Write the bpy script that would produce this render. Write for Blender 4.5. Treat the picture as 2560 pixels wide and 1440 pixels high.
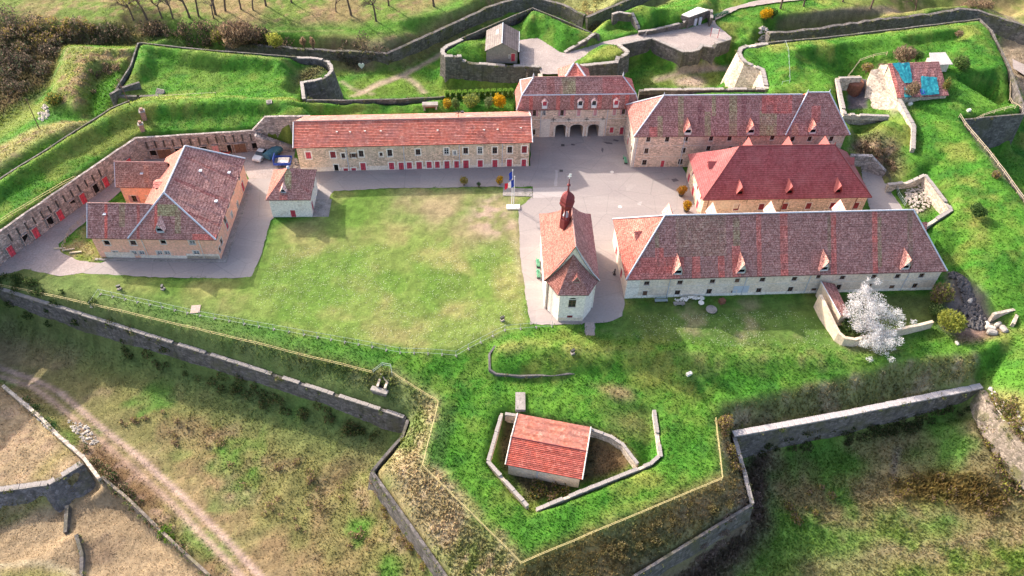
import bpy, bmesh, math, random
import numpy as np
from mathutils import Vector, Matrix, geometry

for _o in list(bpy.data.objects):
    bpy.data.objects.remove(_o)
random.seed(7); rng = np.random.default_rng(11)
scene = bpy.context.scene
COL = scene.collection
R = math.radians

# ---------------------------------------------------------------- camera
cam_data = bpy.data.cameras.new('camera'); cam = bpy.data.objects.new('camera', cam_data); COL.objects.link(cam)
cam_data.sensor_width = 36; cam_data.lens = 28.125; cam_data.clip_end = 6000; cam_data.clip_start = 1
_p, _r = R(47), R(2)
_fw = Vector((0, math.cos(_p), -math.sin(_p))); _up0 = Vector((0, math.sin(_p), math.cos(_p))); _x0 = Vector((1, 0, 0))
_rt = _x0*math.cos(_r) + _up0*math.sin(_r); _up = -_x0*math.sin(_r) + _up0*math.cos(_r)
_m = Matrix((_rt, _up, -_fw)).transposed().to_4x4(); _m.translation = (0, 0, 100)
cam.matrix_world = _m
scene.camera = cam
# ---------------------------------------------------------------- world, sun, exposure
SUN_EL, SUN_AZ = 30.0, -40.0            # elevation; direction the shadows fall (degrees from +X)
world = bpy.data.worlds.new('World'); scene.world = world; world.use_nodes = True
wn = world.node_tree; wn.nodes.clear()
sky = wn.nodes.new('ShaderNodeTexSky'); sky.sky_type = 'NISHITA'; sky.sun_disc = False
sky.sun_elevation = R(SUN_EL); sky.sun_rotation = R(-50); sky.altitude = 400; sky.air_density = 0.85; sky.dust_density = 5.0; sky.ozone_density = 0.3
bg = wn.nodes.new('ShaderNodeBackground'); bg.inputs['Strength'].default_value = 0.15
wo = wn.nodes.new('ShaderNodeOutputWorld')
wn.links.new(sky.outputs[0], bg.inputs[0]); wn.links.new(bg.outputs[0], wo.inputs[0])
sd = bpy.data.lights.new('sun', 'SUN'); sd.energy = 2.6; sd.angle = R(0.6); sd.color = (1.0, 0.93, 0.84)
sun = bpy.data.objects.new('sun', sd); COL.objects.link(sun)
_d = Vector((math.cos(R(SUN_AZ))*math.cos(R(SUN_EL)), math.sin(R(SUN_AZ))*math.cos(R(SUN_EL)), -math.sin(R(SUN_EL))))
sun.rotation_euler = _d.to_track_quat('-Z', 'Y').to_euler(); sun.location = (-80, 160, 120)
scene.view_settings.view_transform = 'Standard'; scene.view_settings.look = 'None'
scene.view_settings.exposure = 1.52; scene.view_settings.gamma = 1.0

# ---------------------------------------------------------------- helpers
class MB:
    """collects faces, build() links them as one mesh object"""
    def __init__(s): s.v = []; s.f = []; s.c = []
    def add(s, vs, fs, col=None):
        n = len(s.v); s.v += [tuple(p) for p in vs]; s.f += [tuple(i+n for i in f) for f in fs]
        s.c += [col]*len(fs)
        return s
    def quad(s, a, b, c, d, col=None): return s.add([a, b, c, d], [(0, 1, 2, 3)], col)
    def tri(s, a, b, c, col=None): return s.add([a, b, c], [(0, 1, 2)], col)
    def poly(s, pts, col=None): return s.add(pts, [tuple(range(len(pts)))], col)
    def box(s, x0, y0, z0, x1, y1, z1, col=None):
        return s.add([(x0,y0,z0),(x1,y0,z0),(x1,y1,z0),(x0,y1,z0),(x0,y0,z1),(x1,y0,z1),(x1,y1,z1),(x0,y1,z1)],
                     [(0,3,2,1),(4,5,6,7),(0,1,5,4),(1,2,6,5),(2,3,7,6),(3,0,4,7)], col)
    def obox(s, c, ang, lx, ly, z0, z1, col=None, tilt=0):
        ca, sa = math.cos(ang), math.sin(ang); vs = []
        for z in (z0, z1):
            for dx, dy in ((-lx/2,-ly/2),(lx/2,-ly/2),(lx/2,ly/2),(-lx/2,ly/2)):
                vs.append((c[0]+dx*ca-dy*sa, c[1]+dx*sa+dy*ca, z+tilt*dx))
        return s.add(vs, [(0,3,2,1),(4,5,6,7),(0,1,5,4),(1,2,6,5),(2,3,7,6),(3,0,4,7)], col)
    def prism(s, pts, z0, z1, col=None):
        n = len(pts); vs = [(p[0],p[1],z0) for p in pts]+[(p[0],p[1],z1) for p in pts]
        fs = [tuple(range(n-1,-1,-1)), tuple(range(n,2*n))]+[(i,(i+1)%n,(i+1)%n+n,i+n) for i in range(n)]
        return s.add(vs, fs, col)
    def tube(s, p0, p1, r0, r1=None, n=6, col=None, caps=True):
        r1 = r0 if r1 is None else r1
        a = Vector(p0); b = Vector(p1); d = (b-a)
        if d.length < 1e-6: return s
        d.normalize(); u = d.orthogonal().normalized(); w = d.cross(u)
        vs = []
        for c, r in ((a, r0), (b, r1)):
            for i in range(n):
                t = 2*math.pi*i/n; vs.append(c+u*(math.cos(t)*r)+w*(math.sin(t)*r))
        fs = [(i,(i+1)%n,(i+1)%n+n,i+n) for i in range(n)]
        if caps: fs += [tuple(range(n-1,-1,-1)), tuple(range(n,2*n))]
        return s.add(vs, fs, col)
    def lathe(s, c, prof, n=10, col=None, rot=0.0):
        vs = []
        for r, z in prof:
            for i in range(n):
                t = 2*math.pi*i/n+rot; vs.append((c[0]+r*math.cos(t), c[1]+r*math.sin(t), c[2]+z))
        fs = []
        for k in range(len(prof)-1):
            for i in range(n): fs.append((k*n+i, k*n+(i+1)%n, (k+1)*n+(i+1)%n, (k+1)*n+i))
        fs += [tuple(range(n-1,-1,-1)), tuple(range((len(prof)-1)*n, len(prof)*n))]
        return s.add(vs, fs, col)
    def mesh(s, name):
        me = bpy.data.meshes.new(name); me.from_pydata(s.v, [], s.f); me.update()
        if any(c is not None for c in s.c):
            at = me.color_attributes.new('tint', 'FLOAT_COLOR', 'CORNER')
            buf = []
            for f, c in zip(s.f, s.c):
                c = c or (1, 1, 1); buf += [c[0], c[1], c[2], 1.0]*len(f)
            at.data.foreach_set('color', buf)
        return me
    def build(s, name, mat, parent=None, smooth=False):
        me = s.mesh(name); me.materials.append(mat)
        if smooth: me.polygons.foreach_set('use_smooth', [True]*len(me.polygons))
        o = bpy.data.objects.new(name, me); COL.objects.link(o)
        if parent: o.parent = parent
        return o

def tag(o, label=None, cat=None, group=None, kind=None):
    if label: o['label'] = label
    if cat: o['category'] = cat
    if group: o['group'] = group
    if kind or label: o['kind'] = kind or 'thing'
    return o
def thing(name, label, cat, loc=(0,0,0), rz=0.0, group=None):
    o = bpy.data.objects.new(name, None); COL.objects.link(o); o.location = loc; o.rotation_euler = (0,0,rz)
    o.empty_display_size = 0.5
    return tag(o, label, cat, group)
def copy_obj(o, parent=None):
    c = o.copy(); COL.objects.link(c); c.parent = parent; return c
def place(name, me, parent=None, loc=(0,0,0), rot=(0,0,0), scale=(1,1,1)):
    o = bpy.data.objects.new(name, me); COL.objects.link(o); o.parent = parent
    o.location = loc; o.rotation_euler = rot; o.scale = scale
    return o

# ---------------------------------------------------------------- materials
def nt(name, rough=0.9, spec=0.3):
    m = bpy.data.materials.new(name); m.use_nodes = True; n = m.node_tree
    b = n.nodes['Principled BSDF']; b.inputs['Roughness'].default_value = rough; b.inputs['Specular IOR Level'].default_value = spec
    return m, n, b
def nd(n, t, **k):
    x = n.nodes.new(t)
    for a, v in k.items():
        if a in x.inputs: x.inputs[a].default_value = v
        else: setattr(x, a, v)
    return x
def ramp(n, src, stops):
    r = n.nodes.new('ShaderNodeValToRGB'); e = r.color_ramp.elements
    while len(e) < len(stops): e.new(0.5)
    for el, (p, c) in zip(e, stops): el.position = p; el.color = (c[0], c[1], c[2], 1)
    n.links.new(src, r.inputs[0]); return r.outputs[0]
def mixc(n, a, b, f, mode='MIX'):
    x = n.nodes.new('ShaderNodeMix'); x.data_type = 'RGBA'; x.blend_type = mode
    for s, v in ((6, a), (7, b)):
        if hasattr(v, 'is_output'): n.links.new(v, x.inputs[s])
        else: x.inputs[s].default_value = (v[0], v[1], v[2], 1)
    if hasattr(f, 'is_output'): n.links.new(f, x.inputs[0])
    else: x.inputs[0].default_value = f
    return x.outputs[2]
def noise(n, scale, detail=4, rough=0.6, vec=None):
    x = nd(n, 'ShaderNodeTexNoise', Scale=scale, Detail=detail, Roughness=rough)
    if vec is not None: n.links.new(vec, x.inputs['Vector'])
    return x.outputs['Fac']
def coords(n, kind='Object'):
    return n.nodes.new('ShaderNodeTexCoord').outputs[kind]
def bump(n, b, h, strength=0.4, dist=0.1):
    x = nd(n, 'ShaderNodeBump', Strength=strength, Distance=dist); n.links.new(h, x.inputs['Height']); n.links.new(x.outputs[0], b.inputs['Normal'])
def m_mottle(name, c1, c2, c3=None, s1=0.5, s2=4.0, rough=0.9, bmp=0.3, bs=8.0, spec=0.3):
    """plaster / paving / metal: broad stains, fine grain, bump"""
    m, n, b = nt(name, rough, spec); v = coords(n)
    a = ramp(n, noise(n, s1, 6, 0.65, v), [(0.35, c1), (0.65, c2)])
    if c3: a = mixc(n, a, c3, ramp(n, noise(n, s1*2.3, 8, 0.7, v), [(0.56, (0,0,0)), (0.68, (1,1,1))]))
    g = ramp(n, noise(n, s2, 5, 0.7, v), [(0.3, (0.72,0.72,0.72)), (0.7, (1.2,1.2,1.2))])
    n.links.new(mixc(n, a, g, 1.0, 'MULTIPLY'), b.inputs['Base Color'])
    if bmp: bump(n, b, noise(n, bs, 6, 0.7, v), bmp, 0.06)
    return m
def m_rubble(name, stone, mortar, dark, scale=2.2, sx=1.0, patch=None, zs=1.7):
    """rubble masonry: voronoi stones in recessed mortar, streaks and patches"""
    m, n, b = nt(name, 0.95, 0.2); v = coords(n)
    mp = nd(n, 'ShaderNodeMapping'); mp.inputs['Scale'].default_value = (sx, sx, zs); n.links.new(v, mp.inputs[0]); v2 = mp.outputs[0]
    vo = nd(n, 'ShaderNodeTexVoronoi', Scale=scale, Randomness=0.9); n.links.new(v2, vo.inputs['Vector'])
    ve = nd(n, 'ShaderNodeTexVoronoi', feature='DISTANCE_TO_EDGE', Scale=scale, Randomness=0.9); n.links.new(v2, ve.inputs['Vector'])
    sep = n.nodes.new('ShaderNodeSeparateColor'); n.links.new(vo.outputs['Color'], sep.inputs[0])
    st = ramp(n, sep.outputs[0], [(0.0, tuple(c*0.6 for c in stone)), (0.5, stone), (1.0, tuple(min(1, c*1.4) for c in stone))])
    ed = ramp(n, ve.outputs['Distance'], [(0.02, (0,0,0)), (0.07, (1,1,1))])
    a = mixc(n, mortar, st, ed)
    if patch: a = mixc(n, a, patch, ramp(n, noise(n, 0.25, 6, 0.65, v), [(0.5, (0,0,0)), (0.62, (0.85,0.85,0.85))]))
    mp2 = nd(n, 'ShaderNodeMapping'); mp2.inputs['Scale'].default_value = (1.0, 1.0, 0.16); n.links.new(v, mp2.inputs[0])
    a = mixc(n, a, dark, ramp(n, noise(n, 1.3, 6, 0.7, mp2.outputs[0]), [(0.5, (0,0,0)), (0.72, (0.8,0.8,0.8))]))
    g = ramp(n, noise(n, 5, 5, 0.7, v), [(0.3, (0.75,0.75,0.75)), (0.7, (1.2,1.2,1.2))])
    n.links.new(mixc(n, a, g, 1.0, 'MULTIPLY'), b.inputs['Base Color'])
    bump(n, b, ve.outputs['Distance'], 0.5, 0.15)
    return m
def m_tiles(name, c_lo, c_mid, c_hi, scale=5.0, stain=(0.10,0.085,0.07), amount=0.5, bs=0.5, tint=True, rough=0.85, light=None):
    """old roof tiles: random colour per tile, stains; the 'tint' attribute carries repaired strips and the pink of sunlit roof sides"""
    m, n, b = nt(name, rough, 0.25); v = coords(n)
    vo = nd(n, 'ShaderNodeTexVoronoi', Scale=scale, Randomness=0.85); n.links.new(v, vo.inputs['Vector'])
    sep = n.nodes.new('ShaderNodeSeparateColor'); n.links.new(vo.outputs['Color'], sep.inputs[0])
    a = ramp(n, sep.outputs[1], [(0.0, c_lo), (0.5, c_mid), (1.0, c_hi)])
    a = mixc(n, a, stain, ramp(n, noise(n, 0.35, 7, 0.7, v), [(0.42, (0,0,0)), (0.68, (amount,amount,amount))]))
    if light: a = mixc(n, a, light, ramp(n, noise(n, 0.8, 8, 0.75, v), [(0.56, (0,0,0)), (0.66, (0.75,0.75,0.75))]))
    g = ramp(n, noise(n, 1.6, 6, 0.75, v), [(0.25, (0.7,0.7,0.7)), (0.75, (1.25,1.25,1.25))])
    a = mixc(n, a, g, 1.0, 'MULTIPLY')
    wv = nd(n, 'ShaderNodeTexWave', Scale=1.15, Distortion=2.2, Detail=3.0); wv.wave_type = 'BANDS'; wv.bands_direction = 'Z'; wv.inputs['Detail Scale'].default_value = 1.6; n.links.new(v, wv.inputs['Vector'])
    a = mixc(n, a, ramp(n, wv.outputs['Fac'], [(0.1, (0.8,0.79,0.78)), (0.6, (1.08,1.08,1.08))]), 1.0, 'MULTIPLY')
    if tint:
        at = nd(n, 'ShaderNodeAttribute', attribute_name='tint'); a = mixc(n, a, at.outputs['Color'], 1.0, 'MULTIPLY')
    n.links.new(a, b.inputs['Base Color'])
    bump(n, b, vo.outputs['Distance'], bs, 0.08)
    return m
def m_plain(name, c, rough=0.6, spec=0.4, var=0.25, s=3.0, metallic=0.0):
    m, n, b = nt(name, rough, spec); v = coords(n)
    g = ramp(n, noise(n, s, 5, 0.7, v), [(0.3, tuple(x*(1-var) for x in c)), (0.7, tuple(min(1, x*(1+var)) for x in c))])
    n.links.new(g, b.inputs['Base Color']); b.inputs['Metallic'].default_value = metallic
    return m
def m_leaf(name, c1, c2, attr=False):
    m, n, b = nt(name, 0.7, 0.25)
    oi = n.nodes.new('ShaderNodeNewGeometry')
    a = ramp(n, oi.outputs['Random Per Island'], [(0.0, c1), (1.0, c2)])
    n.links.new(a, b.inputs['Base Color'])
    tr = nd(n, 'ShaderNodeBsdfTranslucent'); n.links.new(a, tr.inputs[0])
    mx = nd(n, 'ShaderNodeMixShader'); mx.inputs[0].default_value = 0.35
    out = n.nodes['Material Output']
    n.links.new(b.outputs[0], mx.inputs[1]); n.links.new(tr.outputs[0], mx.inputs[2]); n.links.new(mx.outputs[0], out.inputs[0])
    return m
def m_vcol(name, transl=0.0, fine=6.0, bmp=0.5, bd=0.15):
    """terrain and grass: colour attribute 'col' times fine noise"""
    m, n, b = nt(name, 0.95, 0.12); v = coords(n)
    at = nd(n, 'ShaderNodeAttribute', attribute_name='col'); a = at.outputs['Color']
    if fine:
        g = ramp(n, noise(n, fine, 6, 0.75, v), [(0.25, (0.62,0.62,0.62)), (0.75, (1.35,1.35,1.35))])
        a = mixc(n, a, g, 1.0, 'MULTIPLY')
        bump(n, b, noise(n, fine*0.5, 8, 0.75, v), bmp, bd)
    n.links.new(a, b.inputs['Base Color'])
    if transl:
        tr = nd(n, 'ShaderNodeBsdfTranslucent'); n.links.new(a, tr.inputs[0])
        mx = nd(n, 'ShaderNodeMixShader'); mx.inputs[0].default_value = transl
        n.links.new(b.outputs[0], mx.inputs[1]); n.links.new(tr.outputs[0], mx.inputs[2]); n.links.new(mx.outputs[0], n.nodes['Material Output'].inputs[0])
    return m

M = {}
M['ground'] = m_vcol('ground', 0, 2.2, 0.7, 0.3)
M['grass'] = m_vcol('grass_blades', 0.55, 0)
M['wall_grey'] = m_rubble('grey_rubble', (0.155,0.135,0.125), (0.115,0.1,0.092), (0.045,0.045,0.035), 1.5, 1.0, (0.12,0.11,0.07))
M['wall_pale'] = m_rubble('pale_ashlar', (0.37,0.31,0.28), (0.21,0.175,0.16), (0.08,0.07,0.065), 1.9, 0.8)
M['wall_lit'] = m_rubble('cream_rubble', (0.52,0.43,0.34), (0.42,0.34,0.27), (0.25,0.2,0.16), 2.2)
M['stone_house'] = m_rubble('house_rubble', (0.66,0.48,0.34), (0.60,0.44,0.31), (0.42,0.31,0.23), 2.6, 1.0, (0.74,0.57,0.42))
M['stone_house_b'] = m_rubble('house_rubble_grey', (0.64,0.475,0.365), (0.58,0.43,0.335), (0.4,0.3,0.245), 2.6, 1.0, (0.7,0.54,0.43))
M['coping'] = m_mottle('coping_stone', (0.36,0.315,0.285), (0.24,0.21,0.185), (0.12,0.115,0.085), 0.8, 5)
M['trim'] = m_mottle('dressed_stone', (0.74,0.66,0.57), (0.66,0.58,0.5), None, 1.0, 5)
M['plaster_white'] = m_mottle('white_plaster', (0.88,0.80,0.70), (0.84,0.76,0.66), (0.68,0.57,0.46), 0.35, 3)
M['plaster_pink'] = m_mottle('pink_plaster', (0.88,0.47,0.32), (0.82,0.43,0.30), (0.70,0.46,0.35), 0.3, 3)
M['plaster_cream'] = m_mottle('cream_plaster', (0.7,0.56,0.41), (0.64,0.49,0.35), (0.5,0.40,0.32), 0.3, 2.5)
M['plaster_old'] = m_mottle('old_plaster', (0.80,0.68,0.56), (0.74,0.59,0.45), (0.58,0.48,0.40), 0.45, 3)
def m_asphalt(name, c1, c2, c3, dark):
    """worn asphalt: resurfaced patches, wheel polish, seams and stains"""
    m, n, b = nt(name, 0.93, 0.25); v = coords(n)
    vo = nd(n, 'ShaderNodeTexVoronoi', Scale=0.09, Randomness=1.0, distance='MANHATTAN'); n.links.new(v, vo.inputs['Vector'])
    sep = n.nodes.new('ShaderNodeSeparateColor'); n.links.new(vo.outputs['Color'], sep.inputs[0])
    a = ramp(n, sep.outputs[0], [(0.0, c2), (0.45, c1), (1.0, c3)])
    a = mixc(n, a, c1, ramp(n, noise(n, 0.07, 5, 0.6, v), [(0.4, (0.2,0.2,0.2)), (0.6, (0.9,0.9,0.9))]))
    mp = nd(n, 'ShaderNodeMapping'); mp.inputs['Scale'].default_value = (0.12, 0.9, 1); mp.inputs['Rotation'].default_value = (0, 0, 0.2); n.links.new(v, mp.inputs[0])
    a = mixc(n, a, c3, ramp(n, noise(n, 0.5, 6, 0.7, mp.outputs[0]), [(0.52, (0,0,0)), (0.66, (0.55,0.55,0.55))]))
    ve = nd(n, 'ShaderNodeTexVoronoi', feature='DISTANCE_TO_EDGE', Scale=0.16, Randomness=1.0); n.links.new(v, ve.inputs['Vector'])
    a = mixc(n, a, dark, ramp(n, ve.outputs['Distance'], [(0.0, (0.35,0.35,0.35)), (0.012, (0,0,0))]))
    a = mixc(n, a, dark, ramp(n, noise(n, 0.45, 9, 0.75, v), [(0.66, (0,0,0)), (0.74, (0.6,0.6,0.6))]))
    g = ramp(n, noise(n, 2.5, 6, 0.7, v), [(0.3, (0.9,0.9,0.9)), (0.7, (1.08,1.08,1.08))])
    n.links.new(mixc(n, a, g, 1.0, 'MULTIPLY'), b.inputs['Base Color'])
    return m
M['asphalt'] = m_asphalt('asphalt', (0.315,0.265,0.245), (0.265,0.225,0.215), (0.36,0.31,0.28), (0.14,0.12,0.12))
M['gravel'] = m_mottle('gravel', (0.39,0.315,0.28), (0.30,0.245,0.22), (0.43,0.36,0.32), 0.25, 3.0, 0.95, 0.4, 10)
M['tile_old'] = m_tiles('old_clay_tiles', (0.20,0.085,0.072), (0.36,0.165,0.142), (0.51,0.29,0.25), 5.5, (0.24,0.135,0.115), 0.4)
M['tile_orange'] = m_tiles('orange_clay_tiles', (0.50,0.125,0.08), (0.58,0.165,0.11), (0.64,0.23,0.16), 3.0, (0.36,0.15,0.135), 0.75, 0.3, True, 0.8, (0.66,0.34,0.26))
M['tile_red'] = m_tiles('red_slates', (0.24,0.06,0.06), (0.29,0.075,0.075), (0.34,0.1,0.098), 4.0, (0.36,0.14,0.13), 0.6, 0.25)
M['tile_grey'] = m_tiles('grey_roof_sheets', (0.2,0.17,0.16), (0.235,0.2,0.185), (0.27,0.23,0.21), 2.0, (0.13,0.105,0.1), 0.5, 0.2)
M['lead'] = m_plain('zinc_capping', (0.5,0.52,0.57), 0.5, 0.5, 0.2)
M['tile_cap'] = m_plain('clay_capping', (0.4,0.22,0.19), 0.85, 0.2, 0.35)
M['red_paint'] = m_plain('faded_red_paint', (0.50,0.06,0.085), 0.6, 0.3, 0.3, 1.5)
M['red_dark'] = m_plain('dark_red_paint', (0.24,0.035,0.04), 0.6, 0.3, 0.3, 1.5)
M['red_bright'] = m_plain('bright_red_paint', (0.55,0.05,0.03), 0.55, 0.4, 0.2, 1.5)
M['pink_paint'] = m_plain('faded_pink_paint', (0.52,0.25,0.26), 0.6, 0.3, 0.2, 1.5)
M['brown_wood'] = m_plain('brown_wood', (0.16,0.09,0.06), 0.8, 0.3, 0.35)
M['grey_wood'] = m_plain('weathered_wood', (0.33,0.28,0.22), 0.9, 0.2, 0.3)
M['glass'] = m_plain('dark_glass', (0.022,0.024,0.028), 0.15, 0.6, 0.4)
M['void'] = m_plain('dark_interior', (0.012,0.011,0.011), 0.95, 0.1, 0.2)
M['white_paint'] = m_plain('white_paint', (0.75,0.74,0.71), 0.5, 0.4, 0.08)
M['iron'] = m_plain('dark_iron', (0.05,0.045,0.042), 0.6, 0.5, 0.3)
M['rust'] = m_plain('rusty_metal', (0.2,0.08,0.05), 0.8, 0.3, 0.4)
M['yellow_rail'] = m_plain('pale_yellow_timber', (0.52,0.42,0.19), 0.7, 0.3, 0.2)
M['wood_rail'] = m_plain('bleached_timber', (0.52,0.42,0.28), 0.8, 0.3, 0.25)
M['steel'] = m_plain('galvanised_steel', (0.34,0.38,0.37), 0.45, 0.5, 0.15)
M['green_paint'] = m_plain('green_paint', (0.10,0.36,0.2), 0.5, 0.4, 0.15)
M['blue_paint'] = m_plain('blue_paint', (0.03,0.08,0.4), 0.4, 0.5, 0.15)
M['tarp'] = m_mottle('turquoise_tarp', (0.03,0.30,0.33), (0.02,0.23,0.27), (0.06,0.37,0.39), 0.6, 2, 0.35, 0.6, 1.5, 0.5)
M['tarp_blue'] = m_mottle('blue_tarp', (0.02,0.06,0.35), (0.02,0.08,0.42), None, 0.6, 2, 0.4, 0.5, 1.5, 0.5)
M['bark'] = m_mottle('bark', (0.16,0.11,0.08), (0.11,0.075,0.055), (0.2,0.15,0.11), 1.0, 8, 0.95, 0.5, 10)
M['wall_ruin'] = m_rubble('weathered_rubble', (0.27,0.215,0.17), (0.2,0.16,0.12), (0.09,0.085,0.05), 2.0, 1.0, (0.15,0.14,0.06))
M['rock'] = m_mottle('field_stone', (0.42,0.37,0.32), (0.3,0.26,0.23), (0.2,0.18,0.16), 0.9, 5, 0.95, 0.4)
M['rock_pale'] = m_mottle('pale_limestone', (0.6,0.52,0.43), (0.48,0.41,0.34), None, 0.9, 5, 0.95, 0.4)
M['rock_dark'] = m_mottle('dark_rubble', (0.16,0.14,0.135), (0.1,0.09,0.085), (0.24,0.21,0.2), 0.9, 5, 0.95, 0.4)

# ---------------------------------------------------------------- fortress walls (data first: the ground follows them)
LINES = []          # break lines of the ground: lists of (x, y, z)
WALLS = []
def offset(pts, d):
    """polyline moved d metres to the right of its direction"""
    n = len(pts); out = []
    for i in range(n):
        a = pts[max(i-1, 0)]; b = pts[i]; c = pts[min(i+1, n-1)]
        def nrm(p, q):
            dx, dy = q[0]-p[0], q[1]-p[1]; l = math.hypot(dx, dy) or 1; return dy/l, -dx/l
        if i == 0: nx, ny = nrm(b, c)
        elif i == n-1: nx, ny = nrm(a, b)
        else:
            n1, n2 = nrm(a, b), nrm(b, c); nx, ny = n1[0]+n2[0], n1[1]+n2[1]
            l = math.hypot(nx, ny) or 1; nx /= l; ny /= l
            k = max(0.45, nx*n1[0]+ny*n1[1]); nx /= k; ny /= k
        dd = d[i] if isinstance(d, (list, tuple)) else d
        out.append((b[0]+nx*dd, b[1]+ny*dd))
    return out
def wall(name, label, pts, zbot, thick=1.0, batter=0.12, mat='wall_grey', coping=None, zin=None, lines=True, cat='wall', group=None, rough=0.06, cop_h=0.22):
    """outer face on the right of the direction of travel; pts carry the height of the top"""
    zb = zbot if isinstance(zbot, (list, tuple)) else [zbot]*len(pts)
    zi = [p[2]-0.12 for p in pts] if zin is None else (zin if isinstance(zin, (list, tuple)) else [zin]*len(pts))
    WALLS.append((name, label, pts, zb, thick, batter, mat, coping, zi, cat, group, rough, cop_h))
    if lines:
        i = offset(pts, -thick*0.75); o = offset(pts, [batter*(p[2]-b)+0.1 for p, b in zip(pts, zb)])
        LINES.append([(q[0], q[1], z) for q, z in zip(i, zi)])
        LINES.append([(q[0], q[1], z) for q, z in zip(o, zb)])
def line(pts): LINES.append([tuple(p) for p in pts])

# west casemates (the court lies on the right hand of the walk)
wall('casemate_wall', 'long stained stone casemate wall with doors below the grassy west rampart', [(-108.0,53.0,5.4),(-93.5,83.0,5.4),(-87.1,96.8,5.4),(-77.7,116.2,5.2),(-73.6,124.6,5.0),(-60.0,127.2,4.8),(-50.5,128.9,4.7)], 0.0, 0.45, 0.04, 'wall_pale', None)
wall('retaining_wall', 'tall pale retaining wall behind the stone stairs beside the orange roofed barracks', [(-52.0,128.7,4.8),(-49.6,130.2,7.0),(-43.6,131.0,6.8),(-41.0,131.2,6.8)], 0.0, 0.5, 0.03, 'wall_pale', None, zin=[4.7,6.6,6.4,6.2])
# outer face of west rampart and of the north front
wall('rampart_wall', 'outer masonry face of the west rampart, edged with pale stone', [(-78.06,134.92,6.6),(-80.72,132.12,6.6),(-84.32,124.98,6.6),(-88.31,117.27,6.6),(-92.29,109.83,6.6),(-96.0,98.75,6.6)], -3.0, 0.3, 0.1, 'wall_grey', None)
wall('curtain_wall', 'masonry curtain under the grass crest behind the orange roofed barracks', [(-1.1,145.27,4.7),(-15.13,143.37,4.7),(-15.99,141.96,5.4),(-24.41,140.27,5.6),(-35.75,139.14,5.6),(-43.24,138.83,5.6)], -5.0, 0.35, 0.06, 'wall_grey', None)
wall('curtain_wall', 'pale edged curtain wall between gatehouse and round flanking tower on the east', [(52.44,149.18,5.6),(43.79,148.49,5.6),(34.15,147.74,5.6),(25.43,147.04,5.6)], -5.0, 0.7, 0.06, 'wall_grey', 'coping')
# north-west bastion
wall('bastion_wall', 'curved dark stone flank of the north west bastion with pale rim', [(-44.16,140.56,4.6),(-45.83,146.58,4.4),(-45.13,146.61,4.6),(-43.45,147.18,4.6),(-42.0,148.04,4.6),(-40.76,149.67,4.6),(-40.35,151.75,4.6),(-40.83,153.48,4.6),(-41.93,155.2,4.6),(-43.33,156.09,4.6),(-45.89,156.58,4.6),(-49.24,156.53,4.6)], -5.0, 0.6, 0.16, 'wall_grey', 'coping', zin=3.0)
wall('bastion_wall', 'outer scarp of the north west bastion facing the brush filled ditch', [(-49.14,156.2,4.8),(-69.92,155.61,6.2),(-83.27,157.56,6.2),(-84.19,157.17,6.2),(-82.94,148.49,5.8),(-83.43,141.77,5.2),(-83.46,138.58,4.6)], -3.5, 0.3, 0.1, 'wall_grey', None)
# south-west curtain, south bastion, south-east curtain
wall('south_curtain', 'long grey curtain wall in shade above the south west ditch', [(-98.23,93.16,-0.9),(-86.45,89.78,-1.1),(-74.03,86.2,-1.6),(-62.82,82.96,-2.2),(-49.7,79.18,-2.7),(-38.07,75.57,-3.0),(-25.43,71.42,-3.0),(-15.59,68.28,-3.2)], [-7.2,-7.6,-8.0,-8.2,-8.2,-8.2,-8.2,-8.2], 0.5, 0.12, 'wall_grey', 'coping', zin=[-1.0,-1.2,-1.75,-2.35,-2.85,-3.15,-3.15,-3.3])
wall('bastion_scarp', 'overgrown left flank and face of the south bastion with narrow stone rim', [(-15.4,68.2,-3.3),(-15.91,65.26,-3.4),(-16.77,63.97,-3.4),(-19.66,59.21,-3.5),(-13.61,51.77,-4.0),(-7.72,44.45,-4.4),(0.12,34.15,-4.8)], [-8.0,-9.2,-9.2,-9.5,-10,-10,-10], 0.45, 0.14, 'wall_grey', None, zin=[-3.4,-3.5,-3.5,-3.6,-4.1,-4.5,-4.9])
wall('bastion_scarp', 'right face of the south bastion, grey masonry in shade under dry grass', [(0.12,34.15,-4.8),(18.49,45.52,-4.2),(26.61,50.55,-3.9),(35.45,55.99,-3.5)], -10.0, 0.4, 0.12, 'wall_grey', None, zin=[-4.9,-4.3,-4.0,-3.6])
wall('bastion_scarp', 'right flank of the south bastion running back to the pale coped curtain', [(35.55,56.24,-3.5),(35.31,60.52,-3.4),(34.81,66.83,-3.3)], -10.0, 0.5, 0.1, 'wall_grey', 'coping', zin=-3.5)
wall('south_curtain', 'curtain wall with bright new coping above the south east ditch', [(34.35,66.92,-2.8),(44.18,69.32,-2.8),(53.36,71.6,-2.8),(64.22,74.53,-2.8),(75.54,77.49,-2.8)], [-9.5,-9.0,-8.5,-8.0,-7.5], 0.9, 0.1, 'wall_grey', 'new', zin=-4.0, cop_h=0.3)
wall('ruined_scarp', 'crumbling sunlit scarp of the next bastion at the lower right edge', [(75.51,77.41,-2.8),(75.43,73.58,-2.6),(76.29,69.66,-2.4),(77.58,66.34,-2.2),(81.33,58.95,-2.0)], [-5.0,-5.4,-5.8,-6.2,-6.6], 1.0, 0.3, 'wall_ruin', None, rough=0.5)
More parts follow.
